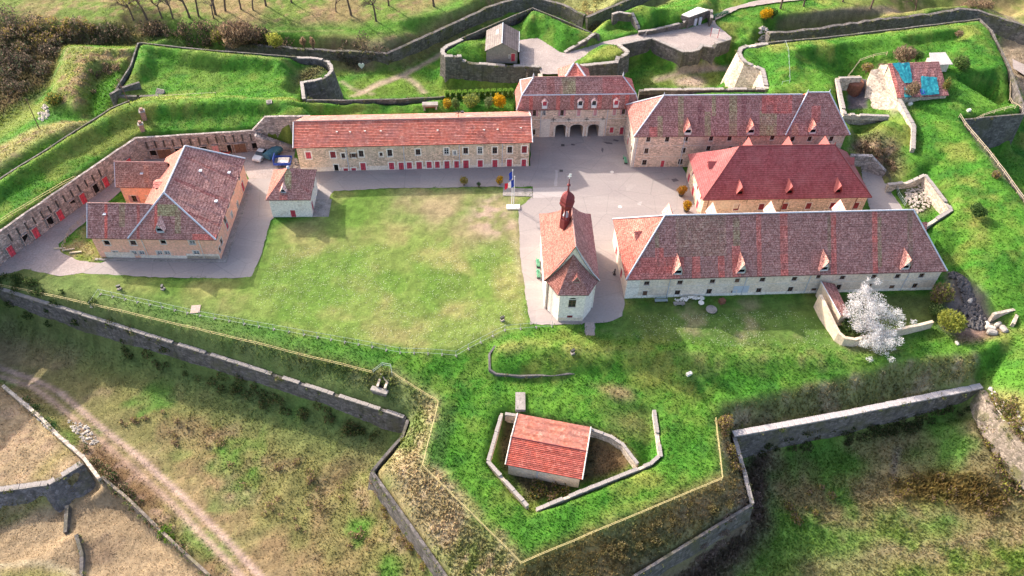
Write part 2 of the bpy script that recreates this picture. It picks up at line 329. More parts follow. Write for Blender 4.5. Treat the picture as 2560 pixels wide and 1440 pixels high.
# pit round the red roofed magazine
wall('pit_wall', 'stone retaining wall on the left of the magazine pit', [(3.37,53.55,-1.2),(-2.35,60.24,-1.2),(-0.67,68.56,-1.2)], -4.2, 0.42, 0.02, 'wall_lit', 'coping')
wall('pit_wall', 'thin back wall of the magazine pit above the red roof', [(-0.42,68.28,-1.2),(1.88,67.95,-1.2),(12.63,65.99,-1.2),(15.26,64.99,-1.2),(16.94,63.69,-1.2),(18.86,60.56,-1.2)], -4.2, 0.36, 0.02, 'wall_lit', 'coping')
wall('pit_wall', 'long stone wall of the magazine pit rising from its front corner', [(22.03,69.95,-1.0),(22.28,62.42,-1.2),(20.8,60.97,-1.2),(13.4,57.45,-1.2),(6.14,54.07,-1.3),(4.38,53.32,-1.6)], [-3.0,-3.2,-4.2,-4.2,-4.2,-4.2], 0.42, 0.02, 'wall_lit', 'coping')
# ravelin in front of the gate
wall('ravelin_wall', 'tall rounded grey wall of the ravelin left of the gatehouse', [(-14.03,170.26,2.6),(-17.23,167.0,2.6),(-18.27,165.18,2.6),(-18.22,163.45,2.6),(-16.99,161.82,2.6),(-13.5,162.55,2.4),(-13.16,162.52,1.2),(-10.94,162.14,0.9),(-2.5,161.67,0.8),(0.61,161.87,0.8),(4.64,161.79,0.8)], -5.0, 0.9, 0.06, 'wall_grey', 'coping')
wall('ravelin_wall', 'long hidden face of the ravelin toward the left ditch', [(17.9,174.77,2.2),(11.26,178.9,3.0),(2.7,184.98,3.2),(-6.06,177.32,3.0),(-14.03,170.26,2.6)], -4.5, 0.3, 0.08, 'wall_grey', None)
wall('ravelin_wall', 'rounded grey wall of the ravelin right of the gatehouse', [(11.04,162.04,0.9),(13.58,162.05,1.2),(22.55,164.0,1.4),(22.95,165.25,1.8),(24.62,166.57,1.8),(25.47,168.03,1.8),(25.22,169.41,1.6),(23.92,173.38,0.6)], -5.0, 0.9, 0.06, 'wall_grey', 'coping')
wall('ravelin_ramp_wall', 'ragged dark wall at the end of the green ravelin bank beside the road', [(10.66,169.08,0.5),(13.1,170.9,1.2),(15.9,172.43,2.2),(17.89,174.97,2.4),(18.29,174.8,2.2),(18.45,174.46,0.4)], 0.0, 0.7, 0.04, 'wall_grey', 'coping')
# place of arms and counterscarps
wall('place_wall', 'grey wall of the pale paved place of arms right of the ravelin', [(23.97,173.73,0.4),(31.75,177.02,0.4),(38.51,171.26,0.4),(40.93,171.6,0.4),(42.77,172.62,0.4),(43.59,173.96,0.6),(46.28,173.41,0.6),(47.46,175.5,0.6),(51.07,177.95,0.4)], -4.6, 0.8, 0.06, 'wall_grey', 'coping', zin=0.1)
wall('counterscarp', 'long ragged dark counterscarp wall along the far ditch', [(-70.97,171.75,-1.8),(-52.29,170.1,-1.6),(-44.48,169.54,-1.6),(-35.04,169.46,-1.4),(-31.48,168.46,-1.3),(-28.6,170.64,-1.0),(-22.33,176.8,-0.8),(-17.81,181.15,-0.6),(-12.5,186.28,-0.4),(-8.87,190.22,-0.3),(-3.4,194.0,0.0),(2.55,196.12,0.0),(6.68,194.72,0.0),(10.15,192.86,0.0),(15.6,187.7,0.0)], -5.0, 0.8, 0.05, 'wall_grey', None, rough=0.2)
wall('counterscarp', 'short counterscarp wall at the top between two green outworks', [(16.66,186.57,0.0),(22.17,191.64,0.0),(27.64,196.65,0.0),(35.38,203.76,0.0)], -4.5, 0.8, 0.05, 'wall_grey', None, rough=0.15)
wall('counterscarp', 'high brown counterscarp wall of the north east ditch', [(60.79,183.51,0.0),(61.21,181.09,0.4),(74.75,184.16,0.6),(90.32,189.22,0.8),(104.01,192.81,0.8),(113.0,196.3,0.6),(117.67,195.79,0.6),(126.85,189.28,0.4),(137.08,180.28,0.0)], -5.5, 0.9, 0.05, 'wall_grey', None, rough=0.25)
# redoubt at the top
wall('redoubt_wall', 'stone end wall of the green redoubt beside the grass triangle', [(22.33,182.42,3.4),(23.87,183.51,3.4),(26.94,182.74,3.4),(28.12,180.36,2.0),(28.72,179.28,0.5)], -0.2, 0.6, 0.05, 'wall_grey', 'coping', zin=[3.2,3.2,3.2,1.5,0.2])
wall('redoubt_wall', 'sloping grey front wall of the green redoubt along the road', [(28.55,178.4,1.2),(31.78,179.02,1.4),(39.9,182.5,1.8),(40.93,183.09,3.0),(46.07,186.44,3.2),(46.64,186.28,3.2),(46.51,183.83,2.6)], 0.0, 0.6, 0.05, 'wall_grey', 'coping')
# north-east bastion
wall('bastion_wall', 'curved ribbed stone flank of the north east bastion', [(57.04,169.39,4.8),(52.09,168.35,4.6),(50.2,166.99,4.6),(49.38,164.86,4.6),(49.47,162.65,4.6),(50.25,160.35,4.6),(52.06,158.98,4.6),(53.44,157.76,4.6),(52.96,150.61,4.6)], -5.0, 0.9, 0.22, 'wall_lit', 'coping')
wall('bastion_wall', 'outer scarp of the north east bastion below the timber rail', [(92.92,141.52,4.4),(106.35,144.03,4.6),(107.54,147.17,4.8),(110.25,161.41,5.0),(112.29,177.7,5.2),(111.35,183.34,5.2),(90.06,177.3,5.2),(72.67,172.43,5.2),(57.04,169.39,4.8)], -5.0, 0.35, 0.08, 'wall_grey', None)
wall('bastion_wall', 'edge wall of the east rampart falling to the ditch at the right', [(97.1,97.91,4.0),(95.68,117.77,4.0),(94.64,131.18,4.0),(93.11,141.81,4.2)], -5.0, 0.3, 0.05, 'wall_grey', None)
wall('yard_wall', 'whitish retaining wall round the sunken yard of the ruined magazine', [(76.68,141.11,5.2),(67.95,141.29,5.2),(69.52,153.98,5.4),(74.76,154.63,5.4)], 1.0, 0.6, 0.02, 'wall_lit', 'coping')
wall('yard_wall', 'broken ridge wall running down from the ruin toward the courtyard', [(79.19,130.81,4.4),(81.2,137.6,5.2),(80.81,146.13,5.6)], [3.2,3.2,3.6], 0.7, 0.02, 'wall_lit', 'coping', zin=[3.8,4.8,4.8])
wall('court_wall', 'bright white wall of the rubble pit below the east bank', [(72.38,122.32,1.8),(76.76,122.92,2.2),(79.0,123.4,3.6),(80.5,113.91,3.6),(74.77,110.11,2.6)], 0.0, 0.6, 0.02, 'wall_lit', 'coping')
wall('gate_casemate', 'grey stone casemate front with an arched gate behind the red roofed hall', [(66.32,129.07,3.4),(70.3,128.78,3.6),(73.36,127.05,1.2)], 0.0, 0.8, 0.05, 'wall_pale', None)
# lunette at the lower left
wall('lunette_wall', 'dark slanting stone facing of the lunette at the lower left', [(-80.43,54.81,-8.2),(-74.2,56.47,-8.2),(-67.57,57.78,-8.2),(-63.9,61.42,-8.2)], [-11.5,-11.5,-11.5,-11.2], 0.8, 0.9, 'wall_grey', 'coping')
wall('field_wall', 'tumbled dry stone field wall beside the dirt track', [(-60.08,58.92,-7.6),(-63.84,62.44,-7.6),(-68.99,65.93,-7.5),(-73.17,69.21,-7.5),(-77.17,71.85,-7.5),(-81.82,75.03,-7.5)], -8.3, 0.5, 0.1, 'wall_lit', None, rough=0.3, zin=-8.2)
wall('field_wall', 'low overgrown stone edge along the straw coloured field', [(-60.31,59.14,-8.0),(-56.48,56.72,-8.6),(-51.5,53.14,-9.2),(-46.44,49.4,-9.4),(-40.83,45.49,-9.6)], [-11.2,-11.4,-11.4,-11.2,-11.0], 0.4, 0.1, 'wall_ruin', None, rough=0.25)
wall('field_wall', 'short mossy wall dividing the straw coloured field', [(-58.58,45.29,-10.6),(-59.6,48.37,-10.4),(-61.4,51.23,-10.2)], -11.6, 0.5, 0.15, 'wall_grey', None, rough=0.25, zin=-10.4)
wall('field_wall', 'dark thin wall under the lunette facing', [(-63.46,51.8,-10.9),(-64.77,55.91,-10.6)], -11.6, 0.5, 0.15, 'wall_grey', None, rough=0.25, zin=-11.5)
wall('mound_wall', 'low rough stone foot of the green mound in front of the chapel', [(-2.49,80.46,0.28),(-3.37,78.71,0.08),(-3.18,75.84,-0.3),(-2.02,75.18,-0.5),(1.73,75.03,-0.6),(6.73,75.44,-0.75),(11.93,76.4,-1.1)], [-0.2,-0.6,-1.0,-1.4,-1.5,-1.5,-1.3], 0.3, 0.1, 'rock_dark', None, zin=[0.3,0.1,-0.2,-0.4,-0.5,-0.7,-1.1], rough=0.18)
wall('garden_wall', 'cream garden wall curving round the shrub before the white blossom tree', [(51.17,91.35,3.0),(51.51,88.86,3.0),(52.38,85.53,2.2),(52.78,84.02,2.0),(53.64,82.98,1.9),(55.42,82.81,1.8),(56.84,83.29,1.8),(62.62,85.14,1.6),(69.54,87.34,1.6)], -0.3, 0.5, 0.02, 'plaster_cream', None, zin=0.0, lines=False)

# ---------------------------------------------------------------- other break lines of the ground
line([(-96.89,85.04,0),(-90.83,91.51,0),(-86.34,90.61,0),(-77.3,88.37,0),(-61.31,84.6,0),(-40.42,79.47,0),(-24.52,75.69,0),(-20.29,74.48,0)])      # edge of the lawn plateau, south-west
line([(-96.69,84.18,-0.5),(-90.71,90.78,-0.5),(-86.27,89.97,-0.5),(-61.23,83.91,-0.5),(-40.39,78.9,-0.5),(-21.23,74.2,-0.5),(-18.01,73.26,-0.5)])
line([(-49.82,79.75,-2.5),(-38.2,76.37,-2.7),(-25.52,72.18,-2.7),(-16.44,68.99,-2.8)])
line([(-20.88,73.98,-0.4),(-19.55,75.59,-0.4),(-18.41,75.49,-0.4),(-17.98,74.03,-0.5),(-10.53,69.62,-0.8),(-11.87,58.84,-1.0),(2.46,45.42,-1.3),(16.4,51.78,-1.2),(30.92,58.71,-1.2),(31.3,68.46,-1.0),(32.12,69.67,-0.6)])   # rim of south bastion
line([(-11.81,69.56,-1.0),(-12.83,59.04,-1.3),(2.22,44.87,-1.8),(16.45,51.37,-1.8),(31.78,58.52,-1.6),(32.27,68.77,-1.4)])
line([(-0.93,70.75,-1.0),(-3.74,60.32,-1.2),(2.18,51.88,-1.3),(13.34,55.94,-1.3),(23.96,60.76,-1.2),(25.55,69.73,-1.1),(14.12,72.2,-1.1)])
line([(3.91,55.85,-4.1),(-1.18,62.15,-4.1),(0.24,68.51,-4.1),(12.32,66.15,-4.1),(18.05,61.85,-4.0),(13.23,59.73,-4.1),(6.78,56.96,-4.2)])
line([(19.71,62.76,-2.6),(21.01,68.12,-2.2),(17.48,65.72,-2.0)])
line([(-2.94,82.07,0.0),(1.56,83.11,0.0),(11.96,83.33,0.0),(27.58,83.45,0.0),(47.2,83.91,0.0),(59.88,82.65,0.0),(74.74,84.57,0.2)])       # top of lawn slope
line([(-1.71,79.83,0.9),(1.57,80.79,1.1),(7.93,80.26,1.1),(14.28,79.81,1.0),(26.95,79.49,0.9),(42.93,79.87,0.7),(55.81,80.36,0.6),(65.18,79.72,0.6)])
line([(-2.1,77.08,0.2),(1.66,77.16,0.3),(11.13,77.81,0.0),(26.82,76.68,-0.2),(42.5,76.58,-0.2),(58.57,77.98,-0.1),(74.25,81.57,0.3)])
line([(-5.93,77.92,-0.6),(-3.82,73.63,-1.0),(4.88,72.25,-1.2),(20.35,72.61,-1.3),(31.51,73.24,-1.0),(33.55,71.04,-0.6),(45.21,74.22,-0.5),(62.09,78.92,-0.3),(74.67,80.85,0.2)])
line([(35.13,69.38,-3.9),(45.55,71.35,-3.9),(54.89,73.61,-3.9),(65.23,76.35,-3.9),(75.95,79.33,-3.9)])
line([(74.45,80.36,0.3),(73.55,78.22,-0.6),(75.71,78.49,-3.2)])
line([(75.25,77.55,0.4),(78.03,70.32,0.2),(83.28,63.06,0.0)])
line([(74.68,81.85,1.0),(83.43,85.58,2.0),(95.11,91.8,2.5)])
line([(-13.52,78.0,-0.1),(-10.6,73.19,-0.8)])
# court edge on the east
line([(74.06,127.95,0.0),(74.09,123.73,0.0),(74.57,120.15,0.0),(75.9,112.23,0.0),(76.37,106.89,0.0),(77.92,99.87,0.0),(79.29,93.21,0.1),(80.83,88.35,0.1),(78.23,85.15,0.2)])
line([(76.52,110.53,2.6),(76.49,106.7,2.2),(77.77,98.91,2.0),(79.31,93.23,1.6),(81.31,89.19,1.2),(84.39,87.33,1.5)])
line([(81.24,110.12,3.2),(81.84,96.23,3.0),(85.09,90.35,2.6)])
line([(76.89,127.0,1.5),(79.64,127.03,2.6),(83.04,128.73,3.4),(83.22,118.5,3.8)])
line([(90.07,137.3,5.2),(92.26,122.03,5.2),(93.47,106.67,5.0)])
line([(74.01,123.73,0.2),(77.74,124.3,0.2),(80.27,124.8,0.2),(81.81,117.73,0.2),(77.32,114.54,0.2),(74.5,120.03,0.1)])
line([(68.28,138.78,5.2),(73.7,136.08,4.4),(78.37,131.3,3.2),(78.93,129.01,3.0)])
line([(67.33,132.78,2.6),(71.02,129.6,2.2),(73.52,125.69,1.4)])
line([(24.83,138.45,0.0),(34.12,138.99,0.0),(51.11,139.98,0.0),(69.61,139.79,0.0),(69.3,132.33,0.0),(71.96,127.33,0.0)])
line([(24.42,141.83,5.0),(42.31,144.67,5.0),(65.92,148.36,5.0),(67.73,139.31,4.8)])
line([(25.42,143.62,0.0),(43.38,144.69,0.0),(69.64,146.54,0.0)])
# yard of the ruin
line([(73.12,159.69,1.0),(71.81,148.8,1.0),(79.78,148.38,1.0),(79.58,158.47,1.0),(77.4,160.45,1.0)])
line([(79.36,145.61,3.4),(79.26,152.85,3.6),(76.56,156.48,4.2),(83.15,162.82,4.6),(95.27,164.12,4.8),(96.14,157.57,4.8),(91.34,149.77,4.6),(82.68,149.09,4.2)])
# north-east bastion: parapet and terreplein
line([(57.4,166.09,5.2),(71.58,168.81,5.8),(88.19,172.44,6.2),(106.83,177.77,6.4),(108.75,174.56,6.2),(107.22,159.92,5.8),(104.65,146.4,5.4)])
line([(61.76,164.33,6.2),(71.24,166.34,6.4),(87.37,170.24,6.6),(104.46,175.39,6.6),(105.85,172.56,6.4)])
line([(63.37,164.59,4.9),(72.23,166.55,4.9),(88.07,170.41,4.9),(103.67,175.06,4.9)])
line([(61.76,164.33,6.2),(60.95,158.25,6.0),(61.64,152.39,5.2)])
line([(63.55,164.6,4.9),(62.85,160.18,4.9),(62.72,153.71,4.9)])
line([(51.54,168.09,3.6),(55.37,168.55,4.2),(54.33,160.27,4.0),(54.22,151.3,4.6)])
line([(91.27,140.43,5.0),(88.76,142.26,4.6),(83.54,141.1,4.2),(81.35,133.58,3.6),(82.06,128.42,3.6)])
line([(94.96,145.53,4.6),(102.26,147.15,4.8),(105.92,145.46,4.6)])
# west rampart profile
line([(-94.81,95.34,5.5),(-90.73,105.4,5.5),(-84.32,117.36,5.5),(-75.98,129.78,5.5),(-64.72,131.67,5.5),(-52.31,132.96,5.5),(-47.64,133.51,5.5)])
line([(-94.54,96.56,7.3),(-90.95,107.6,7.3),(-85.02,118.96,7.3),(-77.07,131.17,7.3),(-69.3,132.74,7.3),(-58.76,134.77,7.3),(-48.33,134.57,7.3),(-42.7,134.36,7.3)])
line([(-95.54,98.14,6.9),(-91.79,109.04,6.9),(-87.88,116.54,6.9),(-83.9,124.2,6.9),(-80.21,131.43,6.9),(-77.59,134.08,6.9),(-61.06,136.92,6.9),(-45.37,136.47,6.9)])
line([(-73.49,126.66,5.0),(-63.83,128.15,4.9),(-53.19,129.57,4.9),(-47.59,133.37,5.6)])
line([(-47.03,131.57,6.4),(-44.01,130.52,6.6),(-44.23,133.62,6.8)])
# behind the orange barracks
line([(-44.23,137.01,6.2),(-32.26,138.04,6.0),(-19.41,139.84,5.8),(-15.28,141.42,5.4)])
line([(-43.48,135.63,4.2),(-32.5,137.86,3.6),(-20.39,140.03,3.4)])
line([(-15.07,142.49,4.6),(-1.08,144.38,4.6),(-1.09,138.31,4.4),(-15.62,137.16,4.4)])
line([(-40,131.6,0),(2,135.6,0)]); line([(-40,133.4,3.2),(0,137.6,3.6)])
# north-west bastion
line([(-79.89,138.83,4.2),(-78.46,140.23,4.0),(-63.32,142.49,4.0),(-46.3,141.32,4.2)])
line([(-82.51,155.23,6.9),(-69.12,153.48,6.9),(-51.79,152.71,6.2),(-49.04,155.55,4.6)])
line([(-80.05,153.09,6.9),(-68.61,151.73,6.9),(-52.2,150.76,6.3),(-49.7,149.54,5.4),(-49.65,146.33,4.6)])
line([(-79.85,153.39,4.2),(-71.05,151.71,4.2),(-60.39,150.8,4.2),(-53.5,150.92,4.2),(-51.38,149.17,4.2),(-51.47,145.63,4.0)])
line([(-80.05,153.09,6.9),(-79.35,148.19,6.6),(-80.48,146.18,5.4),(-81.0,143.3,4.6)])
line([(-79.85,153.39,4.2),(-78.73,147.43,4.2),(-79.19,142.85,4.0)])
line([(-49.11,155.07,3.6),(-44.93,155.34,3.6),(-42.74,153.86,3.4),(-43.42,151.58,3.0),(-46.9,151.05,2.4),(-49.32,152.16,2.4),(-49.08,153.62,3.0)])
line([(-49.42,152.48,2.2),(-48.29,145.26,2.4),(-46.19,144.33,2.6),(-47.47,150.23,2.2)])
# lower outwork at the far left
line([(-102.61,160.62,2.4),(-101.14,161.24,2.4),(-88.76,160.85,2.4)])
line([(-102.3,160.3,2.4),(-99.17,144.84,1.6),(-99.83,144.06,0.6)])
line([(-97.31,158.58,2.6),(-88.58,157.81,2.4),(-88.02,158.17,1.2)])
line([(-94.13,153.8,2.6),(-94.64,149.29,2.4),(-93.33,142.34,2.0)])
line([(-90.32,158.68,0.8),(-94.12,153.46,-0.2),(-91.32,142.18,-0.8),(-90.68,138.15,-1.0),(-87.98,142.38,-0.8),(-87.98,151.61,0.2),(-87.71,157.5,0.6)])
line([(-109.1,168.24,-2.5),(-104.45,150.02,-2.5),(-104.92,145.36,-2.5)])
line([(-106.39,133.01,-1.0),(-101.64,139.66,-0.5),(-94.73,137.48,-0.2),(-91.27,135.28,0.0)])
line([(-97.91,118.14,2.6),(-93.64,125.9,2.6),(-89.35,132.71,2.4),(-88.48,135.43,1.0)])
line([(-100.1,122.49,2.2),(-96.51,128.51,2.2),(-92.47,133.65,1.6)])
line([(-102.38,107.08,2.2),(-97.44,116.74,2.2)])
line([(-108.93,170.9,-3.2),(-93.22,171.03,-3.2),(-93.27,175.07,-3.5),(-77.75,173.46,-3.8),(-54.44,172.87,-4.6)])
# far ditch and outer ground
line([(-40.75,155.19,-5.0),(-37.39,162.99,-5.0),(-28.48,166.99,-5.0),(-18.8,163.31,-5.0),(-4.47,162.69,-5.0),(9.62,162.9,-5.0)])
line([(-52.43,172.21,-5.0),(-43.69,172.24,-5.0),(-38.46,169.88,-5.0)])
line([(-29.12,172.28,-5.0),(-21.05,179.87,-5.0),(-10.63,190.43,-5.0),(-1.55,200.33,-5.0),(3.78,203.34,-5.0),(12.25,196.59,-5.0)])
line([(13.23,195.54,-4.4),(18.23,189.7,-4.4),(20.19,187.83,-4.4)])
line([(26.99,168.78,-5.0),(28.7,166.29,-5.0),(38.19,166.03,-5.0),(48.62,165.84,-5.0)])
line([(27.63,177.48,-4.8),(33.88,180.7,-4.8),(38.07,173.59,-4.8),(47.79,173.32,-4.8),(51.32,177.18,-4.8)])
line([(65.07,188.7,-5.2),(83.02,192.52,-5.2),(105.89,198.82,-5.2),(122.95,204.7,-5.2),(126.81,200.69,-5.2),(128.54,186.68,-5.2),(125.31,165.0,-5.2)])
line([(103.63,153.26,-4.6),(114.77,153.92,-4.6),(126.4,151.56,-4.6)])
line([(103.96,140.18,-4.6),(107.06,127.22,-4.6),(108.84,109.99,-4.6)])
line([(-114.87,150.01,-2.4),(-115.23,163.64,-1.6),(-110.79,173.57,-1.2),(-96.68,174.12,-1.6),(-83.06,173.72,-1.7),(-71.4,173.39,-1.7)])
line([(-121.51,166.68,0.0),(-113.41,174.26,0.2),(-96.42,175.05,0.2),(-71.23,174.11,-0.2),(-51.82,172.98,-0.4),(-38.45,173.14,-0.5),(-28.97,174.17,-0.2)])
line([(-127.53,180.29,0.6),(-98.0,180.02,0.8),(-58.77,179.23,0.6),(-29.82,181.61,0.4),(-17.43,186.83,0.2),(-10.77,193.5,0.2)])
line([(-134.51,195.77,1.0),(-94.29,198.79,1.0),(-42.86,202.65,1.0),(-0.77,205.81,1.0),(53.07,209.85,1.0),(108.32,214.0,1.0),(151.35,212.55,1.0)])
line([(16.75,189.23,0.2),(26.58,200.11,0.4)])
# ravelin interior
line([(-0.18,175.06,0.4),(4.15,175.91,0.4),(9.36,169.69,0.4),(10.49,169.05,0.3)])
line([(0.76,176.64,0.6),(1.41,178.23,3.2),(3.0,181.86,3.6),(10.21,176.01,3.4),(16.62,172.32,2.6)])
line([(-8.49,164.33,0.6),(-8.74,173.21,0.6),(-7.5,177.6,0.8),(-0.29,180.59,0.8)])
line([(-12.42,163.75,0.8),(-11.21,167.03,2.2),(-10.33,167.82,2.6),(-5.01,174.75,3.0)])
line([(12.95,164.01,0.6),(15.13,167.78,0.5),(19.93,173.28,0.4),(23.6,173.7,0.3)])
line([(16.07,163.94,1.8),(20.09,170.33,1.8),(24.13,167.77,1.9),(22.13,165.01,1.6)])
line([(19.24,178.42,0.3),(25.24,180.74,0.3),(28.12,179.77,0.2)]); line([(19.11,179.14,0.0),(22.98,183.67,0.2),(24.14,186.54,0.3)])
line([(19.06,174.28,0.0),(29.04,178.67,0.0),(41.32,183.34,0.0),(47.77,186.74,0.0)])
line([(24.13,184.1,3.2),(28.98,185.77,4.6),(33.8,184.49,4.4),(37.77,182.25,2.6)]); line([(28.81,178.65,1.6),(32.62,182.44,4.4),(39.06,186.39,3.6),(45.81,190.82,2.6)])
line([(49.23,189.85,0.0),(61.31,194.83,0.0),(72.49,198.8,0.0),(94.58,203.25,0.2)])
line([(51.57,179.25,0.0),(56.86,181.51,0.0),(58.82,184.15,0.0),(60.54,184.27,0.0)])
line([(52.01,178.69,-0.2),(52.27,179.58,-2.0),(51.23,176.84,-4.6)])
line([(57.83,184.29,0.1),(60.86,190.11,0.3),(81.54,194.08,0.6),(106.09,197.34,0.9),(119.8,200.64,0.8),(129.7,196.43,0.6)])
# ditches in the south
line([(-104.22,89.5,-9.6),(-88.73,86.54,-9.6),(-79.06,83.43,-9.6),(-57.96,77.59,-9.6),(-36.43,70.62,-9.6),(-22.87,66.0,-9.6),(-17.44,62.69,-9.6)])
line([(-101.05,82.93,-10.2),(-86.35,80.82,-10.2),(-74.72,77.31,-10.2),(-57.65,66.42,-10.2),(-43.97,55.98,-10.2),(-31.62,46.08,-10.2),(-24.25,39.72,-10.2)])
line([(-98.29,78.32,-9.6),(-84.07,76.47,-9.6),(-76.86,73.57,-9.6),(-67.15,67.12,-9.6),(-58.43,60.4,-9.6),(-48.57,52.33,-9.6),(-38.62,45.57,-9.6),(-34.21,41.29,-9.6)])
line([(-22.49,62.96,-10.4),(-19.59,55.72,-10.4),(-13.78,46.8,-10.4),(-6.21,36.27,-10.4)])
line([(-42.41,68.02,-10.6),(-33.77,57.88,-10.6),(-22.79,46.57,-10.6),(-15.98,38.06,-10.6)])
line([(-94.23,71.93,-8.3),(-82.53,74.38,-8.3),(-79.11,72.56,-8.3),(-71.55,66.84,-8.3),(-65.03,61.43,-8.3),(-64.17,60.78,-8.3),(-67.94,58.28,-8.3),(-74.51,57.04,-8.3)])
line([(-78.39,49.74,-11.6),(-73.26,51.16,-11.6),(-65.56,55.89,-11.6),(-62.16,60.36,-11.6),(-57.82,56.84,-11.6),(-48.1,49.04,-11.6),(-43.81,46.24,-11.6)])
line([(-63.27,51.33,-11.2),(-68.25,48.12,-11.2),(-71.35,47.42,-11.2),(-76.65,46.64,-11.2)]); line([(-61.79,51.31,-10.4),(-67.38,46.91,-10.4),(-70.31,45.93,-10.4)])
line([(-74.04,36.23,-11),(-45.22,37.21,-11),(-2.23,30.73,-11),(35.25,39.93,-11),(79.33,41.42,-11)])
line([(39.43,63.76,-10.0),(38.08,55.96,-10.4),(29.08,50.79,-10.6),(19.39,44.81,-11.0)])
line([(38.68,67.03,-9.6),(50.1,69.79,-9.8),(63.76,73.08,-9.4),(73.94,75.28,-8.6),(75.58,71.93,-9.2),(77.64,63.65,-9.6),(79.69,56.58,-9.8)])
line([(45.1,60.8,-10.4),(58.46,64.73,-10.4),(70.14,62.43,-10.4),(75.88,52.39,-10.4)])
line([(39.66,48.8,-10.6),(55.49,54.19,-10.6),(71.52,49.94,-10.6)])
line([(-170,20,-11),(-60,18,-12),(60,18,-12),(170,20,-11)]); line([(-170,20,-11),(-170,70,-6),(-170,120,-2),(-170,200,0),(-170,250,1)])
line([(170,20,-11),(170,70,-3),(170,120,0),(170,200,0),(170,250,1)]); line([(-170,250,1),(0,250,1),(170,250,1)])
# flat court
line([(-89.59,91.76,0),(-87.88,93.94,0),(-86.17,96.26,0),(-76.77,116.05,0),(-73.31,123.81,0),(-67.58,125.66,0),(-48.31,128.31,0),(-44.2,125.96,0),(-41.18,120.87,0),(-22.73,122.75,0),(3.15,125.42,0),(3.06,135.81,0),(11.37,136.42,0),(22.25,137.47,0),(23.08,126.53,0)])
line([(23.03,125.89,0),(32.64,126.42,0),(33.23,121.52,0),(34.19,113.98,0),(66.35,115.66,0),(72.13,122.41,0),(73.49,116.6,0),(74.08,108.89,0),(75.78,98.79,0)])
line([(-20.47,104.11,0),(-18.18,85.2,0),(-4.86,81.57,0)]); line([(-76.56,91.45,0),(-45.95,91.06,0),(-31.2,84.6,0)]); line([(18.96,90.47,0),(49.26,93.26,0),(73.91,95.36,0)])

# ---------------------------------------------------------------- height field from the break lines
GX0, GX1, GY0, GY1, GS = -165.0, 165.0, 22.0, 246.0, 0.5
nx = int((GX1-GX0)/GS)+1; ny = int((GY1-GY0)/GS)+1
def build_height():
    vs, zs, es = [], [], []
    for ln in LINES:
        k0 = len(vs)
        for p in ln: vs.append(Vector((p[0], p[1]))); zs.append(p[2])
        es += [(i, i+1) for i in range(k0, len(vs)-1)]
    ov, oe, of, orig, _, _ = geometry.delaunay_2d_cdt(vs, es, [], 0, 0.02)
    z = [None]*len(ov)
    for i, o in enumerate(orig):
        if o: z[i] = sum(zs[j] for j in o)/len(o)
    adj = [[] for _ in ov]
    for a, b in oe: adj[a].append(b); adj[b].append(a)
    for _ in range(4):
        for i in range(len(ov)):
            if z[i] is None:
                k = [(z[j], (ov[i]-ov[j]).length) for j in adj[i] if z[j] is not None]
                if k:
                    w = [1/(d+0.05) for _, d in k]; z[i] = sum(q[0]*a for q, a in zip(k, w))/sum(w)
    H = np.full((ny, nx), -6.0)
    X = np.linspace(GX0, GX1, nx); Y = np.linspace(GY0, GY1, ny)
    for f in of:
        for t in range(1, len(f)-1):
            a, b, c = f[0], f[t], f[t+1]
            (x0, y0), (x1, y1), (x2, y2) = ov[a], ov[b], ov[c]; z0, z1, z2 = z[a] or 0, z[b] or 0, z[c] or 0
            d = (y1-y2)*(x0-x2)+(x2-x1)*(y0-y2)
            if abs(d) < 1e-9: continue
            i0 = max(0, int((min(x0, x1, x2)-GX0)/GS)); i1 = min(nx-1, int((max(x0, x1, x2)-GX0)/GS)+1)
            j0 = max(0, int((min(y0, y1, y2)-GY0)/GS)); j1 = min(ny-1, int((max(y0, y1, y2)-GY0)/GS)+1)
            if i1 < i0 or j1 < j0: continue
            gx, gy = np.meshgrid(X[i0:i1+1], Y[j0:j1+1])
            l0 = ((y1-y2)*(gx-x2)+(x2-x1)*(gy-y2))/d; l1 = ((y2-y0)*(gx-x2)+(x0-x2)*(gy-y2))/d; l2 = 1-l0-l1
            m = (l0 >= -1e-6) & (l1 >= -1e-6) & (l2 >= -1e-6)
            H[j0:j1+1, i0:i1+1][m] = (l0*z0+l1*z1+l2*z2)[m]
    return X, Y, H
def blur(A, s):
    k = int(3*s)+1; w = np.exp(-0.5*(np.arange(-k, k+1)/s)**2); w /= w.sum()
    B = np.apply_along_axis(lambda r: np.convolve(np.pad(r, k, mode='edge'), w, mode='valid'), 0, A)
    return np.apply_along_axis(lambda r: np.convolve(np.pad(r, k, mode='edge'), w, mode='valid'), 1, B)
def vnoise(cell, seed, shape=None):
    """smooth value noise on the ground grid, about 0..1"""
    r = np.random.default_rng(seed); c = cell/GS
    gh, gw = int(ny/c)+4, int(nx/c)+4; g = r.random((gh, gw))
    yy = np.arange(ny)/c; xx = np.arange(nx)/c
    iy, ix = yy.astype(int), xx.astype(int); fy = yy-iy; fx = xx-ix
    fy = fy*fy*(3-2*fy); fx = fx*fx*(3-2*fx); fy = fy[:, None]; fx = fx[None, :]
    a = g[np.ix_(iy, ix)]; b = g[np.ix_(iy, ix+1)]; cc = g[np.ix_(iy+1, ix)]; dd = g[np.ix_(iy+1, ix+1)]
    return (a*(1-fx)+b*fx)*(1-fy)+(cc*(1-fx)+dd*fx)*fy
def fbm(cell, seed, oct=4):
    t = 0; a = 1; s = 0
    for k in range(oct):
        if cell < GS: break
        t = t+a*vnoise(cell, seed+k*17); s += a; a *= 0.6; cell *= 0.5
    return t/s
XS, YS, HT = build_height()
HT = blur(HT, 1.15)
GXX, GYY = np.meshgrid(XS, YS)
